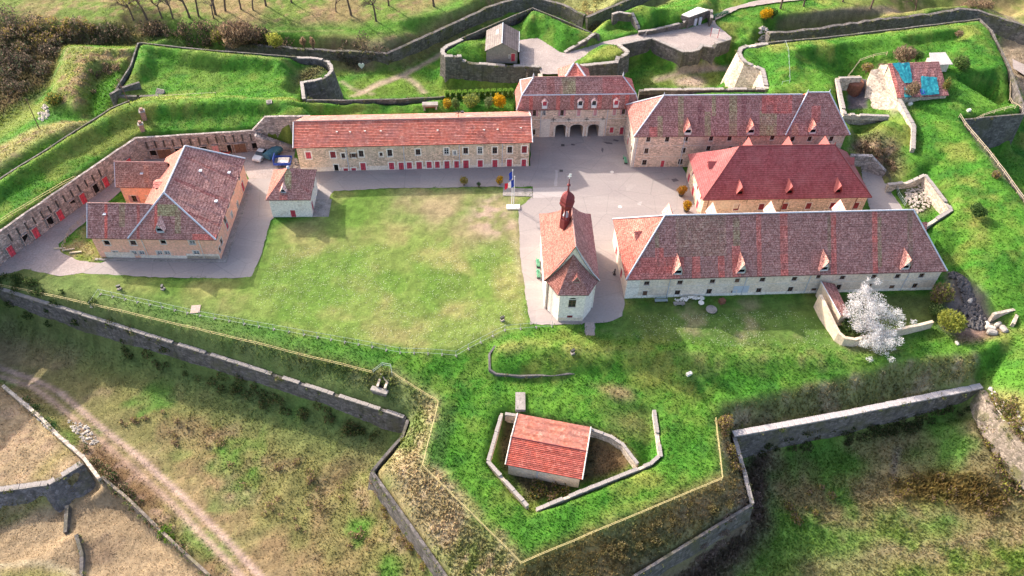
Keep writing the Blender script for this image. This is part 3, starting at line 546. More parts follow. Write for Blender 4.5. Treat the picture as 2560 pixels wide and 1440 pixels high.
def inside(poly, X=None, Y=None):
    X = GXX if X is None else X; Y = GYY if Y is None else Y
    r = np.zeros(X.shape, bool); n = len(poly)
    for i in range(n):
        x0, y0 = poly[i][:2]; x1, y1 = poly[(i+1) % n][:2]
        if y0 == y1: continue
        c = ((y0 > Y) != (y1 > Y)) & (X < (x1-x0)*(Y-y0)/(y1-y0)+x0); r ^= c
    return r
def mask(poly, soft=1.0, wob=1.5, seed=3):
    """soft polygon mask with a wobbling edge"""
    n1 = (fbm(6, seed, 3)-0.5)*2*wob; n2 = (fbm(6, seed+50, 3)-0.5)*2*wob
    m = inside(poly, GXX+n1, GYY+n2).astype(float)
    return blur(m, soft/GS) if soft > 0.1 else m
def near(pts, width, soft=0.5, wob=0.4, seed=5):
    n1 = (fbm(5, seed, 3)-0.5)*2*wob; X = GXX+n1; Y = GYY-n1
    d = np.full(X.shape, 1e9)
    for p, q in zip(pts[:-1], pts[1:]):
        ax, ay = p[:2]; bx, by = q[:2]; L2 = (bx-ax)**2+(by-ay)**2 or 1
        t = np.clip(((X-ax)*(bx-ax)+(Y-ay)*(by-ay))/L2, 0, 1)
        d = np.minimum(d, np.hypot(X-ax-t*(bx-ax), Y-ay-t*(by-ay)))
    return np.clip((width/2+soft-d)/(2*soft), 0, 1)
def hz(x, y):
    i = (x-GX0)/GS; j = (y-GY0)/GS; i0 = int(max(0, min(nx-2, i))); j0 = int(max(0, min(ny-2, j))); a = i-i0; b = j-j0
    return float((HT[j0, i0]*(1-a)+HT[j0, i0+1]*a)*(1-b)+(HT[j0+1, i0]*(1-a)+HT[j0+1, i0+1]*a)*b)

# ---------------------------------------------------------------- paved surfaces
COURT = [(-44.47,127.23),(-41.52,122.58),(-22.89,124.11),(2.82,126.67),(2.71,137.31),(11.4,137.81),(23.0,138.63),(24.17,128.24),(33.28,128.49),(34.57,121.59),(35.71,112.93),(67.57,114.59),(69.41,129.73),(73.15,128.66),(73.69,123.71),(74.26,116.64),(74.35,113.26),(68.62,112.97),(22.98,106.3),(19.07,96.06),(19.09,90.47),(18.5,87.77),(16.03,86.34),(13.77,85.98),(13.77,83.25),(12.21,83.01),(12.19,86.08),(11.71,85.62),(3.16,85.23),(1.22,101.09),(0.68,113.69),(3.22,117.29),(3.35,120.38),(-2.38,119.83),(-3.78,120.0),(-22.21,118.52),(-34.66,117.02),(-35.13,115.82),(-34.98,112.49),(-37.16,112.15),(-39.29,117.6),(-41.5,118.67),(-45.85,120.86)]
ROADS = [
 [(-92.72,87.19),(-88.45,95.17),(-87.75,96.97),(-83.22,105.88),(-78.18,116.56),(-74.27,124.78),(-71.81,122.64),(-75.1,113.56),(-77.87,106.16),(-80.38,100.05),(-79.15,98.09),(-75.01,96.12),(-71.29,95.82),(-73.56,93.29),(-76.94,92.37),(-83.68,93.76),(-86.93,91.89),(-91.76,85.28)],
 [(-74.27,124.78),(-73.29,126.11),(-68.02,127.06),(-55.64,128.68),(-44.78,130.62),(-43.67,125.35),(-46.61,120.82),(-46.45,120.09),(-51.65,119.81),(-54.72,125.11),(-64.56,123.55),(-71.81,122.64)],
 [(-73.56,93.29),(-71.29,95.82),(-68.61,97.62),(-52.62,100.43),(-51.65,119.81),(-46.45,120.09),(-44.32,108.77),(-44.73,107.98),(-44.3,98.83),(-44.72,93.74),(-47.22,93.34),(-60.06,92.81)],
]
RAVELIN = [(-0.16,174.31),(4.16,175.71),(9.36,169.51),(10.67,169.06),(19.03,174.31),(29.08,179.66),(41.2,182.79),(47.71,186.78),(49.95,188.34),(55.92,193.87),(65.89,197.53),(72.51,199.29),(83.72,202.27),(106.2,206.56),(107.55,210.74),(72.31,203.2),(59.65,197.51),(52.22,193.2),(48.51,188.84),(48.48,185.25),(51.41,178.71),(47.0,175.26),(43.72,174.49),(42.82,172.79),(40.87,171.76),(38.57,171.61),(31.76,177.01),(23.6,173.7),(19.94,173.27),(15.16,168.12),(10.64,162.65),(10.31,159.95),(4.85,159.93),(4.2,162.24),(2.82,162.99),(0.04,163.67),(-0.21,167.11)]
PAVED = [COURT]+ROADS
pm = np.zeros(HT.shape, bool)
for p in PAVED: pm |= inside(p)
HT = HT+(fbm(3.0, 21, 3)-0.5)*0.5*np.clip(np.abs(HT)*3+0.25, 0.1, 1)
HT = np.where(pm, np.minimum(HT, -0.10), HT)
def footprint(O, ang, x0, y0, x1, y1):
    c, s_ = math.cos(R(ang)), math.sin(R(ang)); return [(O[0]+x*c-y*s_, O[1]+x*s_+y*c) for x, y in ((x0,y0),(x1,y0),(x1,y1),(x0,y1))]
FOOT = [footprint((-42.49,121.88),5.48,0,0,45.7,8.5), footprint((-0.3,135.55),4.8,0,0,24.9,6.6), footprint((22.46,126.93),4.19,0,0,42.5,10.7), footprint((34.24,112.19),4.47,0,0,31.7,13.6), footprint((18.73,91.38),4.9,0,0,54.8,14.9), footprint((-72.24,96.72),1.6,0,0,21.7,8.4), footprint((-72.24,96.72),1.6,6.9,0,21.7,22), footprint((-44.89,108.68),3.5,0,0,8,8.7), footprint((5.09,88.28),2.75,0,-2,9,16.4), footprint((-0.1,59.6),-10.2,0,0,11.2,8.9)]
fm = np.zeros(HT.shape, bool)
for p in FOOT: fm |= inside(p)
HT = np.where(fm, np.minimum(HT, -0.1), HT)
HT = np.where(inside(RAVELIN), np.minimum(HT, 0.12), HT)

# ---------------------------------------------------------------- ground colours (turf, straw, leaf litter, earth, with some wall shade painted in)
def lerp(A, c, m):
    m = m[..., None]; return A*(1-m)+np.array(c)*m
n_big = fbm(22, 101, 4); n_mid = fbm(6, 131, 4); n_sml = fbm(1.6, 151, 3); n_fin = vnoise(0.7, 171)
LUSH, LUSH2, MOSS = (0.068,0.225,0.022), (0.125,0.285,0.032), (0.032,0.115,0.018)
STRAW, HAY, OLIVE, RUST_, EARTH = (0.32,0.23,0.12), (0.46,0.34,0.185), (0.13,0.145,0.045), (0.20,0.115,0.055), (0.36,0.25,0.19)
C = np.zeros(HT.shape+(3,)); C[:] = LUSH
C = lerp(C, LUSH2, np.clip((n_mid-0.35)*2.6, 0, 1)); C = lerp(C, MOSS, np.clip((n_sml-0.52)*3.0, 0, 0.6)); C = lerp(C, (0.2,0.26,0.05), np.clip((fbm(4, 195, 4)-0.56)*4, 0, 0.4)); C = lerp(C, (0.30,0.30,0.07), np.clip((fbm(9, 191, 4)-0.58)*4, 0, 0.6))
TALL = np.full(HT.shape, 0.22)         # height of the cover
# lawn
LAWN = [(-34.66,117.02),(0.57,119.28),(1.22,101.09),(3.16,85.23),(-2.96,82.49),(-8.53,78.95),(-16.82,79.23),(-33.25,81.79),(-58.11,86.85),(-68.88,89.05),(-86.93,91.89),(-83.43,93.2),(-73.48,93.11),(-59.93,92.44),(-44.58,93.18),(-44.09,98.84),(-43.95,107.16),(-36.88,109.16),(-36.38,111.97)]
m = mask(LAWN, 0.8, 0.6); lawn_m = m
C = lerp(C, (0.20,0.28,0.06), m); C = lerp(C, (0.33,0.31,0.11), m*np.clip((n_mid-0.38)*3, 0, 0.9)); C = lerp(C, (0.13,0.25,0.035), m*np.clip((fbm(8, 211, 3)-0.5)*4, 0, 0.8)); TALL = TALL*(1-m)+0.05*m
m = mask([(-21.17,116.22),(0.14,117.95),(0.59,104.13),(-7.4,102.69),(-14.82,105.44),(-22.72,110.45)], 2.5, 5); C = lerp(C, (0.40,0.31,0.17), m*np.clip(n_mid*2.2-0.3, 0, 0.9))
m = mask([(-9.55,113.38),(-0.57,115.57),(0.06,105.14),(-6.08,104.83),(-9.99,108.91)], 1.2, 4, 31); C = lerp(C, (0.47,0.34,0.25), m*np.clip((n_sml-0.38)*4, 0, 0.9))
m = near([(0.57,105.17),(1.22,101.09),(1.88,95.23)], 1.6, 0.8); C = lerp(C, (0.42,0.35,0.2), m*0.7)
m = mask([(-87.53,93.19),(-73.48,93.11),(-58.53,92.32),(-44.54,92.99),(-43.05,90.27),(-65.58,89.2),(-86.51,90.97)], 1.0, 1.0); C = lerp(C, (0.33,0.31,0.09), m*np.clip(n_mid*1.5-0.3, 0, 0.8))
# shaded lawn before the long barracks
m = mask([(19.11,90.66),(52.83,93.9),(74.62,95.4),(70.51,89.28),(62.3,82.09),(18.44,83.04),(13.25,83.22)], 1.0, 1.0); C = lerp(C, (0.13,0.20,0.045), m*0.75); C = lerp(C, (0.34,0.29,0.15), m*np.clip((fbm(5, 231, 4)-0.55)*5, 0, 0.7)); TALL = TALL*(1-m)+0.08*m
# worn crest of the mound, yellowed turf
for pts, w, c, a in (([(-1.6,80.24),(1.57,80.88),(7.94,80.34),(14.28,79.81),(20.61,79.61)], 1.6, (0.36,0.36,0.10), 0.8), ([(27.0,78.51),(36.64,79.33),(43.06,79.62),(52.63,79.64)], 3.0, (0.36,0.30,0.12), 0.55), ([(-8.73,58.06),(-3.27,51.52),(1.73,47.13)], 1.0, (0.42,0.33,0.15), 0.6), ([(13.03,50.38),(21.6,54.87),(28.15,57.92)], 2.5, (0.30,0.36,0.07), 0.6), ([(75.31,126.28),(78.1,122.75),(83.07,117.12),(83.52,106.21)], 3.0, (0.40,0.34,0.10), 0.4)):
    C = lerp(C, c, near(pts, w, w*0.6, 1.2)*a*np.clip(n_sml*1.7-0.2, 0, 1))
# banks between rails and scarps: straw and rank grass
BANK_SW = [(-91.38,91.69),(-86.78,90.6),(-61.59,84.5),(-40.63,79.45),(-21.34,74.57),(-20.24,75.63),(-17.86,74.18),(-16.12,67.57),(-25.01,70.47),(-48.99,78.27),(-73.77,86.13),(-86.53,90.05),(-91.16,91.23)]
m = mask(BANK_SW, 0.7, 0.8); C = lerp(C, (0.17,0.17,0.05), m*0.9); C = lerp(C, STRAW, m*np.clip((n_sml-0.35)*2.5, 0, 0.85)); C = lerp(C, (0.40,0.30,0.21), m*np.clip((fbm(3, 251, 3)-0.6)*5, 0, 0.7)); TALL = np.maximum(TALL, m*0.5)
BAST_L = [(-18.0,74.68),(-10.77,70.29),(-11.99,59.42),(2.32,45.62),(-0.65,40.53),(0.12,33.24),(-7.8,43.42),(-13.51,50.76),(-19.08,58.23),(-16.54,63.1),(-15.7,64.37),(-15.21,67.35)]
m = mask(BAST_L, 0.8, 1.0); C = lerp(C, (0.45,0.36,0.19), m*0.95); C = lerp(C, (0.16,0.23,0.05), m*np.clip((n_mid-0.46)*4, 0, 0.9)); C = lerp(C, (0.5,0.4,0.24), m*np.clip((n_sml-0.5)*3, 0, 0.8)); TALL = np.maximum(TALL, m*0.45)
BAST_R = [(2.49,45.74),(16.59,52.08),(31.65,59.35),(32.3,70.23),(34.54,66.32),(35.1,55.44),(26.25,49.87),(18.19,44.78),(0.12,33.4),(-0.66,40.73)]
m = mask(BAST_R, 0.8, 1.0); C = lerp(C, (0.22,0.21,0.085), m*0.95); C = lerp(C, (0.36,0.27,0.14), m*np.clip((n_mid-0.44)*3.5, 0, 0.9)); C = lerp(C, (0.3,0.23,0.08), m*np.clip((fbm(4, 271, 3)-0.5)*4, 0, 0.8)); TALL = np.maximum(TALL, m*0.4)
BANK_SE = [(32.57,70.64),(45.76,74.79),(62.95,79.61),(75.54,81.94),(74.3,77.87),(64.09,75.11),(44.77,70.27),(34.73,68.12)]
m = mask(BANK_SE, 0.6, 0.8); C = lerp(C, (0.26,0.26,0.10), m*0.9); C = lerp(C, (0.42,0.34,0.21), m*np.clip((n_sml-0.45)*3, 0, 0.7)); C = lerp(C, (0.17,0.17,0.07), m*np.clip((fbm(2.2, 277, 2)-0.5)*4, 0, 0.7)); TALL = np.maximum(TALL*(1-m), m*0.42)
m = mask([(75.31,79.39),(79.59,72.66),(84.75,65.07),(81.69,58.41),(76.75,65.77),(74.4,72.81)], 1.0, 1.5); C = lerp(C, (0.42,0.34,0.13), m*0.85); TALL = np.maximum(TALL, m*0.35)
m = mask([(12.99,74.74),(17.97,74.57),(19.67,72.36),(15.34,72.18)], 0.5, 1.0); C = lerp(C, STRAW, m*0.8); m = mask([(13.42,70.62),(21.26,69.48),(20.93,65.92),(16.21,66.43)], 1.2, 2.0); C = lerp(C, (0.26,0.22,0.09), m*0.7)
m = near([(-8.55,68.96),(-9.34,63.99),(-9.75,59.96)], 1.8, 0.6); C = lerp(C, (0.06,0.12,0.03), m*0.7); TALL = np.maximum(TALL, m*0.3)
# pit floor
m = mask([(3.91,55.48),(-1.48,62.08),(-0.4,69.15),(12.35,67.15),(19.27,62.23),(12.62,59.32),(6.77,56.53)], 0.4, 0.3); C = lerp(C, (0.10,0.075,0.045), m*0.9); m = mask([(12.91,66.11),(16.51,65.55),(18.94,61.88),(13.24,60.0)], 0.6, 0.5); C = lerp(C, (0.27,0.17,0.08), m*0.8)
# south-west ditch
DITCH = [(-112.57,92.36),(-92.27,94.77),(-66.19,86.17),(-39.72,77.53),(-16.99,69.52),(-20.38,62.23),(-14.52,53.93),(-2.49,35.93),(-46.19,26.96),(-83.24,40.42)]
m = mask(DITCH, 1.2, 1.5); C = lerp(C, (0.235,0.22,0.075), m*0.95); C = lerp(C, (0.34,0.23,0.115), m*np.clip((fbm(11, 291, 4)-0.47)*5, 0, 0.9)); C = lerp(C, (0.34,0.25,0.14), m*np.clip((n_mid-0.55)*5, 0, 0.85)); C = lerp(C, (0.11,0.26,0.035), m*np.clip((fbm(9, 311, 4)-0.56)*6, 0, 0.9)); TALL = np.maximum(TALL*(1-m), m*(0.10+0.25*n_mid))
m = near([(-99.8,95.39),(-91.39,92.88),(-77.93,88.81),(-65.72,84.86),(-51.67,80.32),(-39.34,75.93),(-26.21,71.4),(-19.42,68.68)], 11.0, 3.0, 2.0, 15); C = lerp(C, (0.13,0.21,0.055), m*0.75)  # shadow band of the curtain wall put into the turf colour: darker, greener
m = near([(-86.3,81.11),(-74.45,77.03),(-61.58,68.96),(-48.7,58.2),(-37.53,49.79),(-30.57,44.25)], 9.0, 3.0, 1.5); C = lerp(C, (0.3,0.25,0.12), m*0.55*np.clip(n_mid*2-0.4, 0, 1)); TALL = TALL*(1-m)+0.12*m
# dirt track: two wheel ruts, worn middle
TRK = [(-96.43,80.82),(-85.88,80.0),(-78.79,77.64),(-73.44,75.19),(-64.07,68.62),(-56.69,63.83),(-48.69,57.98),(-40.27,51.3),(-34.47,46.47),(-30.26,42.68),(-23.43,35.56)]
TRK2 = [(-95.37,78.75),(-84.94,77.96),(-78.88,76.33),(-74.47,73.71),(-65.22,67.46),(-57.31,62.05),(-49.76,56.62),(-41.65,50.03),(-35.85,45.27),(-30.97,41.02)]
for t in (TRK, TRK2):
    m = near(t, 0.85, 0.25, 0.15); C = lerp(C, (0.52,0.37,0.27), m*0.95); TALL = TALL*(1-m)
m = near(TRK, 0.5, 0.3, 0.3, 9); C = lerp(C, (0.55,0.4,0.32), m*0.6)
# earth and stones beside the track
m = mask([(-71.45,69.93),(-67.39,69.34),(-59.41,63.12),(-52.54,57.28),(-45.52,51.83),(-38.62,45.57),(-40.83,45.49),(-49.72,52.29),(-59.14,59.02),(-66.03,64.27)], 0.9, 1.8); C = lerp(C, RUST_, m*0.8); C = lerp(C, (0.40,0.27,0.19), m*np.clip((n_sml-0.5)*4, 0, 0.8))
# straw field
FIELD = [(-102.67,75.52),(-83.26,75.96),(-78.8,72.58),(-71.7,67.2),(-64.7,62.14),(-64.0,61.13),(-67.81,57.96),(-74.33,56.65),(-90.44,53.85)]
m = mask(FIELD, 0.5, 0.6); C = lerp(C, HAY, m); C = lerp(C, (0.40,0.28,0.17), m*np.clip((n_sml-0.5)*3, 0, 0.8)); C = lerp(C, (0.36,0.30,0.11), m*near([(-69.54,59.22),(-67.98,62.7),(-65.52,64.21)], 2, 1)*0.8); TALL = TALL*(1-m)+0.15*m
FIELD2 = [(-84.86,51.25),(-73.75,52.41),(-65.46,56.57),(-62.28,60.86),(-57.59,58.06),(-47.25,50.18),(-41.5,46.24),(-34.77,37.7),(-74.32,31.37)]
m = mask(FIELD2, 0.5, 0.5); C = lerp(C, (0.37,0.275,0.155), m); C = lerp(C, (0.22,0.155,0.1), m*np.clip((fbm(7, 331, 4)-0.5)*5, 0, 0.9)); C = lerp(C, HAY, m*np.clip((fbm(10, 341, 3)-0.5)*5, 0, 0.9)); TALL = TALL*(1-m)+0.12*m
m = near([(-73.88,45.77),(-70.74,46.29),(-67.56,46.76),(-64.12,46.65),(-60.32,45.63),(-56.82,43.81)], 0.8, 0.3, 0.1); C = lerp(C, (0.5,0.42,0.26), m*0.9)
m = mask([(-70.56,45.89),(-65.14,46.38),(-60.23,45.4),(-60.52,42.01),(-68.63,41.73)], 0.6, 0.5); C = lerp(C, (0.24,0.24,0.07), m*0.8)
# south-east ditch
DITCH2 = [(38.95,68.0),(50.37,70.66),(64.22,73.87),(76.53,77.11),(77.33,68.8),(83.87,52.5),(74.02,31.04),(2.89,28.78),(21.77,47.9),(38.31,57.69)]
m = mask(DITCH2, 1.2, 1.2); C = lerp(C, (0.13,0.26,0.045), m*0.9); C = lerp(C, (0.26,0.2,0.1), m*np.clip((fbm(10, 351, 4)-0.48)*5, 0, 0.85)); C = lerp(C, (0.36,0.28,0.13), m*np.clip((fbm(14, 361, 3)-0.55)*5, 0, 0.7)); TALL = np.maximum(TALL, m*(0.15+0.3*n_mid))
m = mask([(41.35,48.82),(55.62,54.77),(78.3,58.16),(86.28,57.17),(78.97,41.23),(35.09,39.75)], 2.0, 4.0); C = lerp(C, (0.33,0.29,0.10), m*0.7); C = lerp(C, (0.42,0.30,0.19), m*near([(42.5,48.86),(58.04,53.01),(77.76,56.85)], 2.5, 1.5, 1.5)*0.7); C = lerp(C, (0.14,0.27,0.03), m*np.clip((n_mid-0.5)*5, 0, 0.8))
m = near([(40.41,67.33),(38.81,63.74),(37.1,57.65),(31.23,50.59),(21.44,44.49)], 4.5, 1.5, 1.0); C = lerp(C, (0.23,0.16,0.13), m*0.85); TALL = np.maximum(TALL, m*0.7)
m = near([(62.41,70.04),(61.53,68.17),(60.46,65.63)], 1.0, 0.5); C = lerp(C, (0.25,0.2,0.17), m*0.7)
m = mask([(60.14,64.57),(66.92,66.24),(73.78,64.41),(76.83,61.13),(73.58,59.02),(66.31,60.73),(60.55,61.85)], 1.0, 2.0); C = lerp(C, (0.27,0.19,0.05), m*0.8); TALL = np.maximum(TALL, m*0.8)
# scarps grown over, rubble strip in the east
m = mask([(76.12,99.78),(78.64,98.93),(80.75,89.75),(81.07,87.15),(76.38,85.23),(72.68,85.91),(70.59,87.54),(74.13,93.97)], 0.5, 0.8); C = lerp(C, (0.20,0.165,0.15), m*0.95); TALL = TALL*(1-m)
m = mask([(72.99,86.78),(81.42,88.03),(82.08,86.33),(76.06,84.37),(72.74,84.22)], 0.5, 0.6); C = lerp(C, (0.30,0.18,0.12), m*0.8)
m = mask([(55.61,94.03),(74.62,95.4),(73.23,89.41),(63.59,86.35),(55.79,86.86)], 0.5, 0.4); C = lerp(C, (0.12,0.15,0.045), m*0.8)
m = mask([(74.34,123.5),(79.74,124.41),(81.5,117.95),(76.66,114.84),(75.21,119.95)], 0.5, 0.5); C = lerp(C, (0.28,0.25,0.12), m*0.5)
m = mask([(68.29,136.32),(71.4,137.19),(77.29,132.16),(77.71,128.31),(72.73,124.9),(66.93,129.62)], 1.0, 1.5); C = lerp(C, (0.19,0.15,0.085), m*0.85); C = lerp(C, (0.33,0.23,0.15), m*np.clip((n_sml-0.5)*4, 0, 0.7)); TALL = np.maximum(TALL, m*0.5)
m = mask([(92.65,135.97),(93.18,128.79),(94.71,122.68),(94.81,119.12),(93.14,122.59),(92.22,132.61)], 0.5, 0.6); C = lerp(C, (0.40,0.29,0.22), m*0.8)
m = mask([(73.58,159.71),(71.81,148.8),(75.53,148.72),(77.74,158.35)], 0.3, 0.1); C = lerp(C, (0.16,0.14,0.14), m); TALL = TALL*(1-m)
m = mask([(77.29,157.62),(79.24,144.72),(82.35,138.52),(79.88,144.03),(84.36,150.23),(81.92,162.84)], 0.6, 0.8); C = lerp(C, (0.46,0.37,0.28), m*0.9); TALL = TALL*(1-m*0.8)
m = mask([(70.5,156.27),(75.97,156.94),(74.67,155.41),(70.13,154.81)], 0.5, 0.5); C = lerp(C, (0.40,0.32,0.12), m*0.7)
# far west: brush, dry ledges
m = mask([(-155.56,175.37),(-124.16,183.46),(-111.13,178.43),(-94.48,175.74),(-71.76,174.45),(-52.65,171.49),(-53.16,168.92),(-76.45,170.63),(-92.04,172.9),(-92.2,169.22),(-107.67,168.92),(-103.77,149.3),(-106.94,144.49),(-107.44,134.33),(-119.85,112.13)], 2.0, 2.5); C = lerp(C, (0.12,0.095,0.05), m*0.9); C = lerp(C, (0.21,0.16,0.085), m*np.clip((n_mid-0.5)*5, 0, 0.8)); TALL = np.maximum(TALL, m*0.7)
m = mask([(-102.86,161.29),(-89.12,161.51),(-86.04,155.31),(-85.84,147.35),(-86.39,134.14),(-91.37,139.52),(-98.26,142.04)], 1.0, 1.0); C = lerp(C, (0.30,0.30,0.09), m*0.7); C = lerp(C, STRAW, m*np.clip((n_sml-0.45)*4, 0, 0.9)); TALL = np.maximum(TALL, m*0.35)
m = mask([(-93.74,149.19),(-87.51,157.66),(-87.4,142.72),(-87.11,134.14),(-89.78,136.78)], 0.8, 0.6); C = lerp(C, (0.08,0.24,0.022), m*0.95)
m = mask([(-97.14,133.5),(-90.26,136.71),(-85.19,134.21),(-92.78,127.02),(-98.08,117.92),(-102.09,110.67),(-105.48,117.51),(-102.04,126.49)], 1.0, 1.0); C = lerp(C, (0.37,0.32,0.13), m*0.8); C = lerp(C, (0.22,0.16,0.10), m*np.clip((n_sml-0.5)*4, 0, 0.7)); TALL = np.maximum(TALL, m*0.3)
m = mask([(-114.39,132.55),(-108.92,138.5),(-103.18,144.75),(-100.65,144.9),(-99.89,139.04),(-104.56,129.06),(-108.71,121.1)], 1.5, 1.5); C = lerp(C, (0.19,0.24,0.05), m*0.8)
# park beyond the ditch: pale turf, leaf litter
PARK = [(-168.26,199.82),(-154.58,175.6),(-110.07,172.97),(-96.61,175.41),(-71.19,174.13),(-51.69,172.66),(-50.71,167.83),(-34.61,167.47),(-31.12,166.64),(-28.36,169.31),(-16.98,180.89),(-3.61,194.4),(-0.87,212.57)]
m = mask(PARK, 2.0, 2.0); C = lerp(C, (0.18,0.25,0.05), m*0.8); C = lerp(C, (0.34,0.25,0.115), m*np.clip((fbm(12, 371, 4)-0.46)*5, 0, 0.8)); C = lerp(C, (0.30,0.20,0.11), m*np.clip((n_sml-0.55)*4, 0, 0.6)); TALL = TALL*(1-m)+0.16*m
m = near([(-82.81,174.46),(-57.95,175.03),(-42.78,176.44),(-34.25,177.78),(-24.15,183.73),(-15.68,190.4)], 4.5, 2.0, 1.0); C = lerp(C, (0.11,0.29,0.03), m*0.85)
m = near([(-82.81,174.46),(-57.95,175.03),(-42.78,176.44)], 0.6, 0.3, 0.2); C = lerp(C, (0.36,0.36,0.12), m*0.7)
m = mask([(-29.13,175.67),(-22.0,181.91),(-12.71,191.65),(-9.77,193.96),(-9.58,190.21),(-17.96,180.82),(-28.47,170.2)], 1.5, 1.5); C = lerp(C, (0.27,0.20,0.10), m*0.8); TALL = np.maximum(TALL, m*0.4)
m = mask([(-42.03,172.02),(-29.98,174.68),(-29.34,169.6),(-34.63,167.65),(-41.28,167.56)], 1.2, 1.2); C = lerp(C, (0.30,0.24,0.13), m*0.7)
PARK_R = [(60.1,186.05),(57.93,182.39),(60.43,182.56),(75.26,185.91),(104.89,194.84),(118.75,198.33),(128.34,192.78),(139.36,185.6),(156.97,223.96),(65.35,216.98),(82.6,197.88)]
m = mask(PARK_R, 1.2, 1.5); C = lerp(C, (0.20,0.22,0.055), m*0.8); C = lerp(C, (0.38,0.29,0.13), m*np.clip((fbm(8, 381, 4)-0.48)*5, 0, 0.8)); TALL = TALL*(1-m)+0.12*m
m = mask([(58.42,184.94),(63.09,188.43),(70.35,189.34),(65.49,185.42),(59.06,183.03)], 1.0, 1.0); C = lerp(C, (0.13,0.28,0.03), m*0.8)
m = mask([(-0.78,207.47),(53.5,211.55),(34.88,198.93),(17.68,187.27),(9.78,196.04)], 1.5, 1.5); C = lerp(C, (0.34,0.32,0.12), m*0.8)
# far ditch floor: turf, cart tracks, earth
m = mask([(-40.75,155.19),(-37.39,162.99),(-28.58,167.86),(-18.76,162.8),(-5.4,162.29),(0.25,161.14),(-18.11,157.55)], 1.0, 1.0); C = lerp(C, (0.23,0.30,0.05), m*0.5)
for pts, w in (([(-36.57,157.71),(-31.69,162.5),(-27.43,166.19),(-23.14,170.87),(-19.45,175.11)], 1.6), ([(-38.19,156.31),(-33.24,160.22),(-28.23,164.93)], 0.7), ([(-41.44,161.89),(-38.66,159.22),(-33.76,157.39)], 0.7), ([(-27.33,165.33),(-24.14,162.13),(-21.91,158.62)], 1.4)):
    m = near(pts, w, 0.6, 0.4); C = lerp(C, (0.48,0.36,0.25), m*0.85); TALL = TALL*(1-m)
m = mask([(-32.01,172.09),(-20.26,182.23),(-10.66,190.84),(-12.54,187.67),(-19.96,178.8),(-29.01,171.39)], 1.2, 1.2); C = lerp(C, (0.20,0.17,0.085), m*0.8)
m = mask([(27.82,167.1),(33.85,170.09),(40.76,171.41),(48.86,173.71),(49.1,165.87),(28.52,164.07)], 1.0, 1.2); C = lerp(C, (0.26,0.27,0.06), m*0.6)
m = mask([(36.56,168.51),(42.53,170.11),(44.18,168.13),(42.87,165.48),(37.13,165.12)], 0.8, 1.2); C = lerp(C, (0.5,0.37,0.27), m*0.9)
for pts in ([(32.62,167.4),(38.7,170.4),(48.81,173.35)], [(38.81,171.29),(44.77,172.38),(51.77,173.54)]): C = lerp(C, (0.46,0.34,0.25), near(pts, 1.6, 0.8)*0.8)
m = mask([(64.69,189.25),(83.15,192.91),(105.99,199.01),(122.9,204.45),(122.28,205.71),(95.38,199.12),(65.45,190.5)], 0.5, 0.3); C = lerp(C, (0.20,0.155,0.12), m*0.8)
m = mask([(125.74,198.15),(129.94,190.33),(130.87,173.59),(121.32,151.82),(119.25,164.33),(120.49,182.01)], 0.8, 1.0); C = lerp(C, (0.36,0.27,0.19), m*0.9)
m = mask([(12.88,163.36),(16.16,164.94),(22.14,164.47),(25.25,169.03),(23.58,172.14),(20.21,171.37)], 0.8, 0.8); C = lerp(C, (0.28,0.29,0.06), m*0.75)
m = mask([(-48.91,153.63),(-45.05,155.5),(-42.22,154.54),(-43.28,150.8),(-47.67,148.96),(-48.16,144.35)], 0.8, 0.8); C = lerp(C, (0.17,0.145,0.07), m*0.9); TALL = np.maximum(TALL, m*0.5)
m = near([(-49.51,157.35),(-46.12,157.24),(-43.13,156.44),(-41.29,154.11)], 1.5, 0.7); C = lerp(C, (0.38,0.33,0.10), m*0.7)
# yellowed rims of the ramparts
for pts in ([(-95.54,98.05),(-91.89,109.15),(-83.99,124.34),(-77.67,134.22),(-61.13,137.07),(-45.42,136.61)], [(-83.24,156.72),(-69.74,154.96),(-48.42,153.09)], [(-14.12,169.01),(-6.04,176.94),(2.71,184.96),(11.25,178.52),(17.74,172.97)], [(57.15,167.3),(72.28,170.97),(89.56,175.78),(110.79,181.95)], [(-87.82,98.71),(-73.97,123.67),(-72.89,125.01),(-52.26,128.55)]):
    C = lerp(C, (0.34,0.32,0.09), near(pts, 1.2, 0.6, 0.5)*0.55*np.clip(n_sml*2-0.3, 0, 1))
# shoulder strips beside houses and roads: trodden earth
m = mask([(-80.1,100.07),(-77.59,105.42),(-75.5,101.32),(-71.34,96.5),(-75.69,96.09),(-78.89,97.11)], 0.5, 0.6); C = lerp(C, (0.33,0.28,0.13), m*np.clip((n_sml-0.42)*4, 0, 0.9))
C *= (0.72+0.56*n_fin)[..., None]*(0.86+0.28*n_sml)[..., None]
C = np.clip(C*np.array([0.74,0.72,0.76]), 0.004, 0.8)

